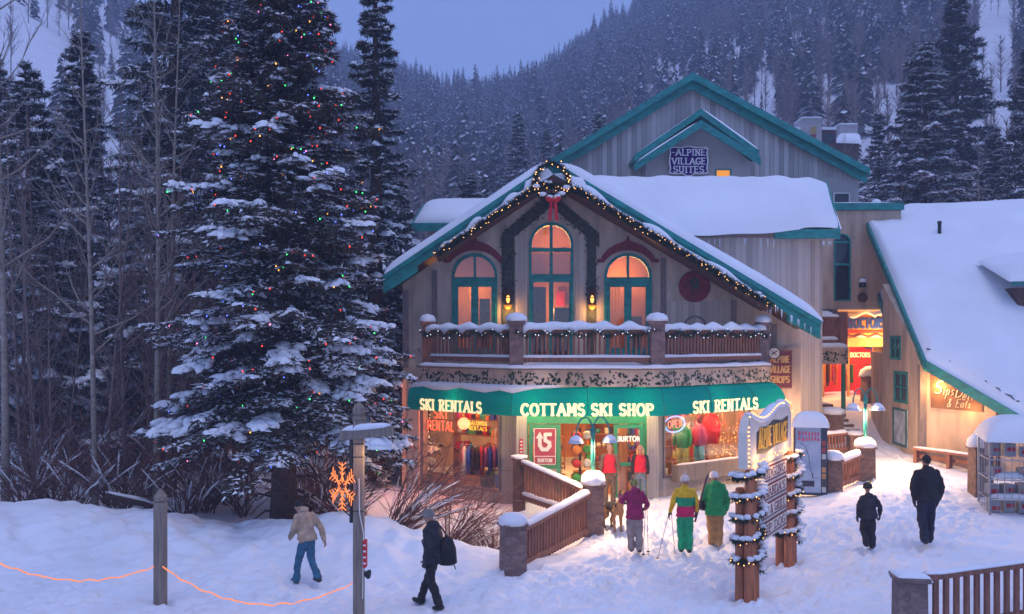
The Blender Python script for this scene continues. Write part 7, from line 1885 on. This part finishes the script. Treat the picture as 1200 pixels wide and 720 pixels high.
# man and child walking up the alley
pr_ = stand(1086, 640)
Jr = dict(hip=(0, 0, .94), sw=.2, er=(.28, -.03, 1.13), wr=(.24, .02, .88), el=(-.28, -.03, 1.13), wl=(-.24, .02, .88), kr=(.1, .06, .5), ar=(.1, .1, .1), kl=(-.1, .0, .5), al=(-.09, -.14, .13), look=(-.1, 1, -.05))
person('person in bulky black jacket and dark jeans walking up towards the alley', pr_, R(2), Jr, dict(jacket=cm('black_jacket', (.014, .011, .012)), trousers=cm('dark_jeans', (.016, .018, .035)), hair=cm('dark_brown_hair', (.02, .012, .01)), glove=M['black'], hem=-.08, bulk=1.28, leg_w=1.1), 1.1)
pc_ = stand(1018, 646)
Jc = dict(hip=(0, 0, .92), chest=(0, .02, 1.3), neck=(0, .04, 1.45), head=(0, .06, 1.63), er=(.3, -.06, 1.14), wr=(.34, .02, .92), el=(-.28, .02, 1.13), wl=(-.28, .08, .88), kr=(.1, .02, .48), ar=(.1, -.03, .1), kl=(-.1, .12, .5), al=(-.1, -.1, .16), look=(.05, 1, -.1))
person('child in dark snowsuit and hat with yellow tassel walking beside the tall figure', pc_, R(10), Jc, dict(jacket=cm('snowsuit_dark', (.025, .022, .028)), trousers=cm('snowsuit_trousers', (.02, .017, .024)), hat=cm('dark_hat', (.03, .025, .02)), hat_k=1.3, glove=M['black'], hem=-.1, bulk=1.3, leg_w=1.3), .79)
root = thing('hat_tassel', pc_, 'yellow crest', 'tassel'); bpy.data.objects.remove(root)
ch = [o for o in bpy.data.objects if o.name.startswith('hat') and o.parent and 'child' in (o.parent.get('label') or '')][0]
mb = MB(); chain(mb, [Vector((.03, .03, 1.68)), Vector((.035, .0, 1.8)), Vector((.05, .0, 1.87))], [.045, .035, .012], 8)
t_ = mb.build('hat_crest', cm('crest_yellow', (.6, .42, .04)), None); t_.parent = ch

# the dog: shepherd sitting and facing us
dg_ = Vector((2.55, 24.55, 0)); dg_.z = ground_at(dg_.x, dg_.y)
root = thing('dog', (0, 0, 0), 'tan and black shepherd dog standing in snow beside the stone post', 'dog')
b = MB()   # body in its own frame, facing +y
def el_(c, r, rot=None): b.ell(c, r, 12, 8, rot)
chain(b, [Vector((0, -.32, .54)), Vector((0, -.12, .55)), Vector((0, .12, .53)), Vector((0, .28, .56))], [.12, .135, .155, .13], 12)
chain(b, [Vector((0, .26, .60)), Vector((0, .38, .72)), Vector((0, .43, .8))], [.12, .1, .085], 10)
el_(Vector((0, .47, .83)), (.085, .1, .08)); chain(b, [Vector((0, .52, .81)), Vector((0, .66, .775))], [.055, .038], 9)
for s in (1, -1):
    b.loft([(s * .055, .45, .88, .03, .015), (s * .065, .45, .94, .024, .012), (s * .062, .455, .985, .004, .004)], 8)
    chain(b, [Vector((s * .09, .24, .5)), Vector((s * .095, .2, .34)), Vector((s * .09, .23, .17)), Vector((s * .09, .24, .04))], [.075, .05, .034, .03], 9); chain(b, [Vector((s * .09, .23, .03)), Vector((s * .09, .3, .025))], [.036, .032], 8)
    chain(b, [Vector((s * .09, -.3, .5)), Vector((s * .1, -.22, .33)), Vector((s * .1, -.4, .2)), Vector((s * .1, -.38, .04))], [.1, .065, .036, .03], 9); chain(b, [Vector((s * .1, -.38, .03)), Vector((s * .1, -.3, .025))], [.036, .032], 8)
chain(b, [Vector((0, -.4, .55)), Vector((0, -.52, .45)), Vector((.02, -.58, .28)), Vector((.03, -.6, .18))], [.05, .05, .045, .02], 9)
db = bake_mesh(fuse(b.build('body', mat('dog_tan', (.38, .2, .085), .9, .35, 7, bump=.6, bscale=40), root), .012, 3))
db.data.materials.append(mat('dog_black', (.025, .018, .014), .9, .4, 9, bump=.6, bscale=40))
for p in db.data.polygons:
    c = p.center; k = mnoise.noise(c * 6) * .06
    if (c.y < .22 and c.z > .52 + k) or (c.y > .575 + k and c.z < .85) or (c.z > .96) or (c.y < -.5 and c.x > -.1 and k > 0) or (.25 < c.y < .4 and c.z > .66 + k and c.y < .36): p.material_index = 1
for s in (1, -1): e = MB(); e.ell(Vector((s * .038, .555, .855)), (.012, .01, .01), 8, 6); e.build('eye', M['black'], root)
e = MB(); e.ell(Vector((0, .70, .785)), (.02, .015, .016), 8, 6); e.build('nose', M['black'], root)
root.location = dg_; root.rotation_euler = (0, 0, R(198))
# ------------------------------------------------------------------ trees
# the decorated spruce
hx = W(333, 612, 25.0); hz_ = Gz(hx.x, hx.y)
hero, info = make_spruce(16.6, 3.95, 7, 'tall snow patched spruce hung with coloured lamps beside the ski shop', (hx.x, hx.y, hz_ - .1), trunk=.0185, nst=34, nbr=520, tw=17, nd=11, low=.185, ndl=.15, ndw=.018, snow=1.0, lumps_n=3600, droop=.17, fine=.3, taper=.84, lmax=3.45)
lc = [('red', (1, .05, .03)), ('green', (.05, 1, .2)), ('blue', (.1, .16, 1)), ('amber', (1, .4, .05)), ('rose', (1, .2, .5))]
P, D, TL, FF, TT = info[:5]
rs = np.random.RandomState(33)
root = thing('tree_lights', (hx.x, hx.y, hz_), 'hundreds of small coloured lamps strung through the tall spruce', 'light string')
sel = rs.choice(len(P), 900, replace=False, p=(lambda q: q / q.sum())((FF > .55) * (.25 + TT * 1.6)))
pts = P[sel] + D[sel] * TL[sel][:, None] * .9 + np.array([hx.x, hx.y, hz_ - .1])
order = np.argsort(np.arctan2(pts[:, 1] - hx.y, pts[:, 0] - hx.x) + 6.283 * np.floor(pts[:, 2] / .7))
q = pts[order]; mb = MB(); w = rs.choice(5, 900, p=[.36, .2, .22, .14, .08])
for i, p in enumerate(q): mb.mi = int(w[i]); mb.ell(p, (.017, .017, .021), 5, 4)
mb.mi = 5
for i in range(len(q) - 1): mb.tube([q[i] - [0, 0, .01], (q[i] + q[i + 1]) / 2 - [0, 0, .06], q[i + 1] - [0, 0, .01]], .004, 3, cap=False)
mb.build('bulb_cord', [emis('bulb_' + nm, c, 2.0) for nm, c in lc] + [M['black']], root)
# prototypes for the other spruces
def gpos(px, d, dz=-.15): x = (px - 600) * d / F; return Vector((x, d, Gz(x, d) + dz))
SP = [('tall dark spruce with thin snow at the left, behind the bare aspens', 205, 34, 24, 3.6, 11, 'needle_dark', 1.4, .75),
      ('tall dark spruce just left of the lamp hung spruce', 250, 36.5, 26, 3.7, 12, 'needle_dark', 1.4, .75)]
for lab, px, d, h, rb, sd, nm, sn, tp in SP:
    make_spruce(h, rb, sd, lab, gpos(px, d), needle=nm, nbr=300, tw=14, nd=9, low=.08, ndl=.19, ndw=.026, snow=sn, lumps_n=1700, fine=.34, taper=tp, droop=.3)
pA, _ = make_spruce(15, 2.5, 21, 'pointed dark spruce with open branches, second from the left edge', gpos(95, 38), needle='needle_dark', nbr=230, tw=12, nd=9, low=.06, ndl=.18, ndw=.026, snow=1.6, lumps_n=1500, fine=.5, droop=.3)
pB, _ = make_spruce(13, 2.6, 22, 'snow laden spruce low at the left edge behind a bare trunk', gpos(35, 31.5), needle='needle_dark', nbr=220, tw=12, nd=9, low=.04, ndl=.17, ndw=.025, snow=2.2, lumps_n=2000, fine=.5, droop=.4)
pC, _ = make_spruce(19, 1.75, 23, 'slim dark spire spruce to the right of the lamp hung spruce', gpos(440, 33), needle='needle_dark', nbr=260, tw=10, nd=9, low=.05, ndl=.16, ndw=.024, snow=1.2, lumps_n=1300, fine=.3, droop=.3)
pD, _ = make_spruce(22, 4.6, 24, 'broad dark spruce behind the right roof, taller of the pair', gpos(1122, 66), needle='needle_dark', nbr=300, tw=13, nd=10, low=.04, ndl=.28, ndw=.045, snow=1.25, lumps_n=1500, fine=.3, droop=.3, taper=.72)
def cp(src, px, d, hh, h0, label, rz=0., group=None, wide=1.0):
    k = hh / h0; o = copy_tree(src, gpos(px, d), rz, (k * wide, k * wide, k), label)
    if group: o['group'] = group
    return o
def hfor(top, px, d):
    x = (px - 600) * d / F; return CAMZ + (392 - top) * d / F - Gz(x, d)
cp(pB, -8, 36, hfor(60, -8, 36), 13, 'tall snow flecked spruce cut by the left picture edge', 1.2)
cp(pA, 62, 44, hfor(150, 62, 44), 15, 'lower dark spruce between the two leftmost spruces', 2.1)
cp(pB, 150, 40, hfor(250, 150, 40), 13, 'short snowy spruce filling the gap left of the tall dark pair', 3.0)
cp(pA, 285, 42, hfor(190, 285, 42), 15, 'dark spruce mostly hidden behind the lamp hung spruce', 1.0)
cp(pB, 405, 38, hfor(200, 405, 38), 13, 'snowy spruce between the lamp hung spruce and the slim spire', 4.0)
cp(pB, 470, 44, hfor(215, 470, 44), 13, 'low snowy spruce just right of the slim spire spruce', 5.0)
pDz = hfor(-8, 1122, 66); pD.scale = (pDz / 22,) * 3
cp(pB, 1083, 58, hfor(48, 1083, 58), 13, 'snow laden spruce in front of the broad dark spruce, right', 2.6, wide=1.22)
cp(pA, 1030, 72, hfor(128, 1030, 72), 15, 'smaller brownish spruce left of the broad dark spruces', .4)
cp(pD, 1206, 56, hfor(52, 1206, 56), 22, 'dark spruce cut by the right picture edge', 1.4, wide=.8)
cp(pB, 1165, 60, hfor(150, 1165, 60), 13, 'low snowy spruce between the right edge spruce and the broad pair', .9, wide=1.2)
cp(pB, 550, 60, hfor(202, 550, 60), 13, 'small rounded spruce thick with snow above the side wing roof', 3.3, wide=1.5)
cp(pA, 607, 95, hfor(130, 607, 95), 15, 'dark pointed spruce above the left slope of the gable', 1.9)
cp(pA, 700, 84, hfor(128, 708, 84), 15, 'small dark spruce peeping over the suites left roof edge', 2.9)
cp(pB, 640, 105, hfor(150, 640, 105), 13, 'grey snowy spruce above the gable peak', 2.2)
# bare aspens
aps = []
for k in range(3):
    r_ = thing('bare_aspen', (0, 0, 0), 'x', 'tree'); bare_arrays(17, 50 + k, r=.1, nbr=36, spread=.17, lo=.28, sub_n=6).build('trunk', M['aspen'], r_, smooth=True); aps.append(r_)
thin = []
for k in range(3):
    r_ = thing('bare_sapling', (0, 0, 0), 'x', 'tree'); bare_arrays(11, 70 + k, r=.06, nbr=30, spread=.2, lo=.15, sub_n=6, up=1.2, lean=.06).build('trunk', M['twig'], r_, smooth=True); thin.append(r_)
used_a = set()
def place(protos, k, px, d, h, h0, label, group=None, rz=0.):
    o = protos[k % 3]
    sc_ = h / h0
    if o.name not in used_a:
        used_a.add(o.name); o.location = gpos(px, d); o.rotation_euler = (0, 0, rz); o.scale = (sc_,) * 3; o['label'] = label
    else: o = copy_tree(o, gpos(px, d), rz, sc_, label)
    if group: o['group'] = group
for k, (px, d, h, lab) in enumerate([(6, 26.5, 19, 'stout bare aspen trunk at the left picture edge'), (112, 26.2, 15, 'straight bare aspen trunk third of the way to the timber rope post'), (184, 27.0, 17, 'bare aspen trunk directly behind the timber rope post'), (196, 29.5, 16, 'second bare aspen close behind the one at the rope post'),
     (515, 92, 15, 'tall branching bare tree left of the side wing roof'), (557, 96, 14, 'bare pale trunked tree above the snowy side wing roof'), (500, 62, 15, 'bare aspen rising behind the low spruce right of the spire'), (1145, 52, 13, 'snow dusted bare tree in front of the right broad spruces')]):
    place(aps, k, px, d, h, 17, lab, None, k * 1.3)
rnd = random.Random(40)
for k in range(52):
    px = rnd.uniform(10, 300); d = rnd.uniform(27.5, 36)
    place(thin, k, px, d, rnd.uniform(7, 13), 11, 'thin bare sapling in the dark thicket beside the lamp hung spruce', 'saplings in the dark thicket', rnd.random() * 6)
for k in range(16):
    px = rnd.uniform(470, 690); d = rnd.uniform(75, 120)
    place(aps, k, px, d, rnd.uniform(9, 14), 17, 'hazy bare tree in the belt beyond the gable', 'bare trees beyond the gable', rnd.random() * 6)
for k in range(5):
    px = (1015, 1000, 1050, 1175, 985)[k]; d = 64 + 3 * k
    place(aps, k, px, d, 13, 17, 'bare tree among the spruces behind the right roof', 'bare trees behind the right roof', rnd.random() * 6)
# willow thickets
shr = []
for k in range(3):
    r_ = thing('willow_shrub', (0, 0, 0), 'x', 'shrub'); mb, sn = shrub_mb(2.6, 90 + k, n=30, spread=.55, r=.014, forks=7, arch=.35); mb.build('stems', M['twig_red'], r_); sn.build('stem_snow', M['snow'], r_, smooth=True); shr.append(r_)
spots = [(30, 26.5, 1.1), (62, 27.5, 1.2), (88, 26.2, 1.0), (140, 26.6, 1.15), (168, 28, 1.2), (215, 26.2, 1.0), (240, 27.5, 1.1), (262, 28.5, 1.2), (285, 27, .8), (372, 25.8, .95), (395, 26.5, 1.1), (20, 30, 1.4), (110, 31, 1.5), (190, 32, 1.5), (270, 33, 1.4), (380, 29, 1.2), (352, 28, 1.0)]
for k, (px, d, s_) in enumerate(spots):
    o = shr[k % 3]; g_ = 'willow shrubs beneath the dark trees'; lab = 'bare reddish willow shrub in the snow beneath the dark trees'
    if k < 3: o.location = gpos(px, d); o.scale = (s_,) * 3; o['label'] = lab
    else: o = copy_tree(o, gpos(px, d), k * 1.1, s_, lab)
    o['group'] = g_
# arching stems before the left shop window
for k, (px, d, n_, h_, az, lab) in enumerate([(452, 24.5, 46, 3.3, R(15), 'big fan of bare arching stems dusted with snow beside the left shop window'), (520, 25.4, 40, 2.3, R(20), 'tangle of reddish bare stems in the hollow under the left shop window'), (575, 25.2, 40, 1.6, R(70), 'low brown bramble against the wall under the left shop window'), (425, 25.5, 30, 2.6, R(170), 'bare upright shrub between the timber lamp pole and the shop')]):
    p = gpos(px, d, -.05); r_ = thing('arching_shrub', (0, 0, 0), lab, 'shrub'); mb, sn = shrub_mb(h_, 120 + k, n=n_, spread=.95, r=.016, forks=7, arch=.5, az0=az, azr=2.6); mb.build('stems', M['twig_red'], r_); sn.build('stem_snow', M['snow'], r_, smooth=True); r_.location = p
# fallen logs
for k, (a, b, r_, lab) in enumerate([((-10.6, 25.6), (-9.0, 26.6), .1, 'snowy fallen log in the dark thicket'), ((-4.2, 25.6), (-2.3, 27.2), .09, 'snowy dead branch leaning in the hollow')]):
    A_ = Vector((a[0], a[1], Gz(*a) + .35)); B_ = Vector((b[0], b[1], Gz(*b) + .05)); root = thing('fallen_log', A_, lab, 'log'); mb = MB(); mb.tube([A_, A_.lerp(B_, .5) + ZA * .05, B_], [r_, r_ * .9, r_ * .6], 8); mb.build('trunk', M['bark'], root); mb = MB(); mb.snowline([A_ + ZA * r_ * .8, A_.lerp(B_, .5) + ZA * (.05 + r_ * .8), B_ + ZA * r_ * .5], .15, .08); mb.build('log_snow', M['snow'], root, smooth=True)

# ------------------------------------------------------------------ the wooded hills: far off woods read as one mass
def far_proto(kind, seed):
    rs = np.random.RandomState(seed); V = []; Fm = []
    if kind == 'spruce':
        n = 95; t = np.linspace(.03, 1, n) ** .9; az = np.arange(n) * 2.4 + rs.randn(n) * .5
        L = .17 * (1 - t) ** .8 * (.65 + .6 * rs.rand(n)) + .012
        for k in range(n):
            d = np.array([math.cos(az[k]), math.sin(az[k]), 0]); s_ = np.array([-d[1], d[0], 0]); b = np.array([0, 0, t[k] + .02]); e = d * L[k] + np.array([0, 0, t[k] - L[k] * .45]); w = L[k] * (.35 + .2 * rs.rand())
            m = d * L[k] * .55 + np.array([0, 0, t[k] - L[k] * .1])
            V += [b, m + s_ * w, e, b, e, m - s_ * w]; sn = 1 if rs.rand() < .17 else 0; Fm += [sn, sn if rs.rand() < .6 else 0]
    else:
        for k in range(80):
            t = .2 + .75 * rs.rand(); a = rs.rand() * 6.28; L = .22 * (1.05 - t) ** .5 * (.5 + .6 * rs.rand()); d = np.array([math.cos(a) * .6, math.sin(a) * .6, .8]); b = np.array([0, 0, t * .9]); e = b + d * L; s_ = np.cross(d, rs.randn(3)); s_ /= np.linalg.norm(s_); w = .006
            V += [b - s_ * w, b + s_ * w, e]; Fm.append(2)
            for _ in range(2):
                f = b + d * L * rs.rand(); g_ = f + (d + rs.randn(3) * .5) * L * .5; V += [f - s_ * w * .6, f + s_ * w * .6, g_]; Fm.append(2)
        for a in range(3):
            c, s_ = math.cos(a * 2.1), math.sin(a * 2.1); V += [np.array([c * .01, s_ * .01, -.05]), np.array([-c * .01, -s_ * .01, -.05]), np.array([0, 0, .95])]; Fm.append(2)
    return np.array(V), np.array(Fm)
protos = [far_proto('spruce', 1), far_proto('spruce', 2), far_proto('spruce', 3), far_proto('bare', 4), far_proto('bare', 5)]
rs = np.random.RandomState(77)
def dens(px, d, u):
    gl = np.sin(px * .021 + d * .016) + np.sin(px * .047 - d * .022 + 1.0) + .6 * np.sin(px * .09 + d * .05)
    left_open = (px < 235) & (d > 110) & (d < 290)
    return np.where(left_open, u < .2 + .2 * (gl > .6), np.where(gl > 1.15, u < .2, u < .85))
N = 15000
dd = np.sqrt(rs.rand(N) * (545 ** 2 - 78 ** 2) + 78 ** 2); pxs = rs.uniform(-140, 1340, N); ok = dens(pxs, dd, rs.rand(N))
drm = np.interp(pxs, PR_X, PR_D); ok &= dd < drm * 1.03
# keep the near belt clear of the suites and the far houses
ok &= ~((pxs > 640) & (pxs < 1060) & (dd < 92))
dd, pxs = dd[ok], pxs[ok]
xs = (pxs - 600) * dd / F; zs = base_z(xs, dd)
bare = rs.rand(len(dd)) < np.where(dd < 190, .7, np.where(dd < 320, .4, .12)); kind = np.where(bare, 3 + rs.randint(0, 2, len(dd)), rs.randint(0, 3, len(dd)))
hts = np.where(bare, rs.uniform(7, 13, len(dd)), rs.uniform(4.5, 15.5, len(dd)) * np.where(rs.rand(len(dd)) < .12, 1.25, 1))
Vs = []; Ms = []
for k, (pv, pm_) in enumerate(protos):
    i = np.where(kind == k)[0]; m = len(i); a = rs.rand(m) * 6.28; c, s_ = np.cos(a)[:, None], np.sin(a)[:, None]; h = hts[i][:, None]; w = h * rs.uniform(.65, 1.35, (m, 1))
    x = (pv[None, :, 0] * c - pv[None, :, 1] * s_) * w + xs[i][:, None]; y = (pv[None, :, 0] * s_ + pv[None, :, 1] * c) * w + dd[i][:, None]; z = pv[None, :, 2] * h + zs[i][:, None] - .3
    Vs.append(np.stack([x, y, z], -1).reshape(-1, 3)); Ms.append(np.tile(pm_, m))
V = np.concatenate(Vs); mi = np.concatenate(Ms)
wood = npmesh('hillside_forest', V, np.arange(len(V)).reshape(-1, 3), [M['needle_dark'], M['snow'], mat('hazy_twigs', (.24, .17, .15), .9, .3, .1)], None, mi)
tag(wood, 'hazy mass of spruce and bare trees covering the far hills', 'forest', None, 'stuff')
HAZE = .0014
SKYCOL = (1.2, 1.58, 3.35, 1)
SKY_STR = .15
EXPO = 1.06
# ------------------------------------------------------------------ air, light, camera
haze = MB(); haze.bx(-460, 500, -70, 800, -14, 420)
hm = bpy.data.materials.new('haze_air'); hm.use_nodes = True; nt = hm.node_tree; nt.nodes.remove(nt.nodes['Principled BSDF'])
pv = nt.nodes.new('ShaderNodeVolumePrincipled'); pv.inputs['Color'].default_value = (.62, .74, 1, 1); pv.inputs['Density'].default_value = HAZE; pv.inputs['Anisotropy'].default_value = 0.0
nt.links.new(pv.outputs[0], nt.nodes['Material Output'].inputs['Volume'])
ho = haze.build('haze', hm); ho['kind'] = 'stuff'; ho['label'] = 'thin blue dusk haze over the valley'; ho['category'] = 'haze'

w = bpy.data.worlds.new('World'); scn.world = w; w.use_nodes = True; nt = w.node_tree; bg = nt.nodes['Background']
sky = nt.nodes.new('ShaderNodeTexSky'); sky.sky_type = 'NISHITA'; sky.sun_disc = False
SUN_EL, SUN_AZ = 4.0, 200.0
sky.sun_elevation = R(SUN_EL); sky.sun_rotation = R(SUN_AZ); sky.altitude = 2800; sky.air_density = 1.0; sky.dust_density = .3; sky.ozone_density = 3.0
# overcast dusk: the cloud evens the sky out
mixn = nt.nodes.new('ShaderNodeMix'); mixn.data_type = 'RGBA'; mixn.inputs[0].default_value = .75
nt.links.new(sky.outputs[0], mixn.inputs[6]); mixn.inputs[7].default_value = SKYCOL
nt.links.new(mixn.outputs[2], bg.inputs['Color']); bg.inputs['Strength'].default_value = SKY_STR

sl = bpy.data.lights.new('sun', 'SUN'); sl.energy = .5 ; sl.angle = R(40); sl.color = (.93, .88, 1)
so = bpy.data.objects.new('sun', sl); C.objects.link(so); so.rotation_euler = (R(14), 0, R(25))

def lamp(name, loc, e, col=(1, .62, .28), r=.08, kind='POINT'):
    l = bpy.data.lights.new(name, kind); l.energy = e; l.color = col; l.shadow_soft_size = r
    o = bpy.data.objects.new(name, l); C.objects.link(o); o.location = loc; return o
for i, p in enumerate(LAMPS): lamp('street_lamp_light', p, 135 if i < 2 else 175, (1, .60, .30), .1)
warm = (1, .48, .14)
lamp('pole_lamp_light', e_pole, 10, (1, .6, .3), .08)
for x, y, z, e in ((-1.4, 33.8, 6.6, 36), (1.3, 33.6, 8.2, 34), (1.3, 33.7, 5.8, 28), (3.8, 33.8, 7.0, 46), (6.0, 33.6, 5.5, 14)): lamp('room_lamp', (x, y, z), e, warm, .12)
for x, y, z, e in ((-1.4, 31.6, 3.0, 26), (.9, 30.4, 3.0, 55), (2.2, 30.4, 3.1, 85), (2.2, 33.6, 3.0, 120), (3.5, 30.5, 3.0, 55), (5.6, 31.0, 3.0, 60), (6.9, 32.3, 3.0, 50)): lamp('shop_lamp', (x, y, z), e, (1, .52, .2), .12)
lamp('neon_light', (-2.0, 30.2, 2.2), 60, (1, .1, .04), .2); lamp('neon_light', (6.6, 31.4, 2.2), 60, (1, .1, .04), .2)
for x, y in ((-1.6, 29.5), (.6, 28.3), (2.15, 28.25), (3.7, 28.3), (6.0, 29.7)): lamp('awning_lamp', (x, y, 3.0), 24, (1, .72, .4), .1)
for x in (-.13, 2.62): lamp('lantern_light', (x, YW - .3, 5.7), 9, (1, .5, .12), .1)
p = wc1 + dF * .55 + nF * .3; lamp('eave_lamp', (p.x, p.y, 3.3), 36, (1, .48, .16), .08)
p = wc1 + dF * 1.6 + nF * .4; lamp('eave_lamp', (p.x, p.y, 2.6), 12, (1, .48, .16), .08)
lamp('porch_lamp', (e_(1012), 43.0, 4.6), 170, (1, .5, .14), .1); lamp('porch_lamp', (e_(1030), 44.3, 5.6), 70, (1, .45, .12), .1); lamp('shop_lamp', (e_(995), 46.6, 4.2), 160, (1, .25, .12), .1); lamp('porch_lamp', (e_(975), 43.5, 3.9), 60, (1, .5, .2), .1)

for u_ in (.3, 1.4, 2.6): p = sg_(u_, 2.56) + nN * .3; lamp('sign_string_light', p, 4, (1, .55, .22), .1)

cd = bpy.data.cameras.new('camera'); cam = bpy.data.objects.new('camera', cd); C.objects.link(cam)
cd.sensor_width = 36; cd.lens = 36 * F / 1200; cd.shift_y = 32 / 1200; cd.clip_start = .1; cd.clip_end = 2500
cam.location = (0, 0, CAMZ); cam.rotation_euler = (R(90), 0, 0); scn.camera = cam
scn.render.engine = 'CYCLES'; cy = scn.cycles
cy.use_denoising = True
try: cy.denoiser = 'OPENIMAGEDENOISE'
except Exception: pass
cy.max_bounces = 6; cy.diffuse_bounces = 3; cy.glossy_bounces = 3; cy.transmission_bounces = 4; cy.transparent_max_bounces = 8; cy.volume_bounces = 1
cy.sample_clamp_indirect = 6; cy.caustics_reflective = False; cy.caustics_refractive = False; cy.use_light_tree = True
cy.use_adaptive_sampling = True; cy.adaptive_threshold = .02
vs_ = scn.view_settings; vs_.view_transform = 'Standard'; vs_.look = 'None'; vs_.gamma = 1; vs_.exposure = EXPO; vs_.use_curve_mapping = False
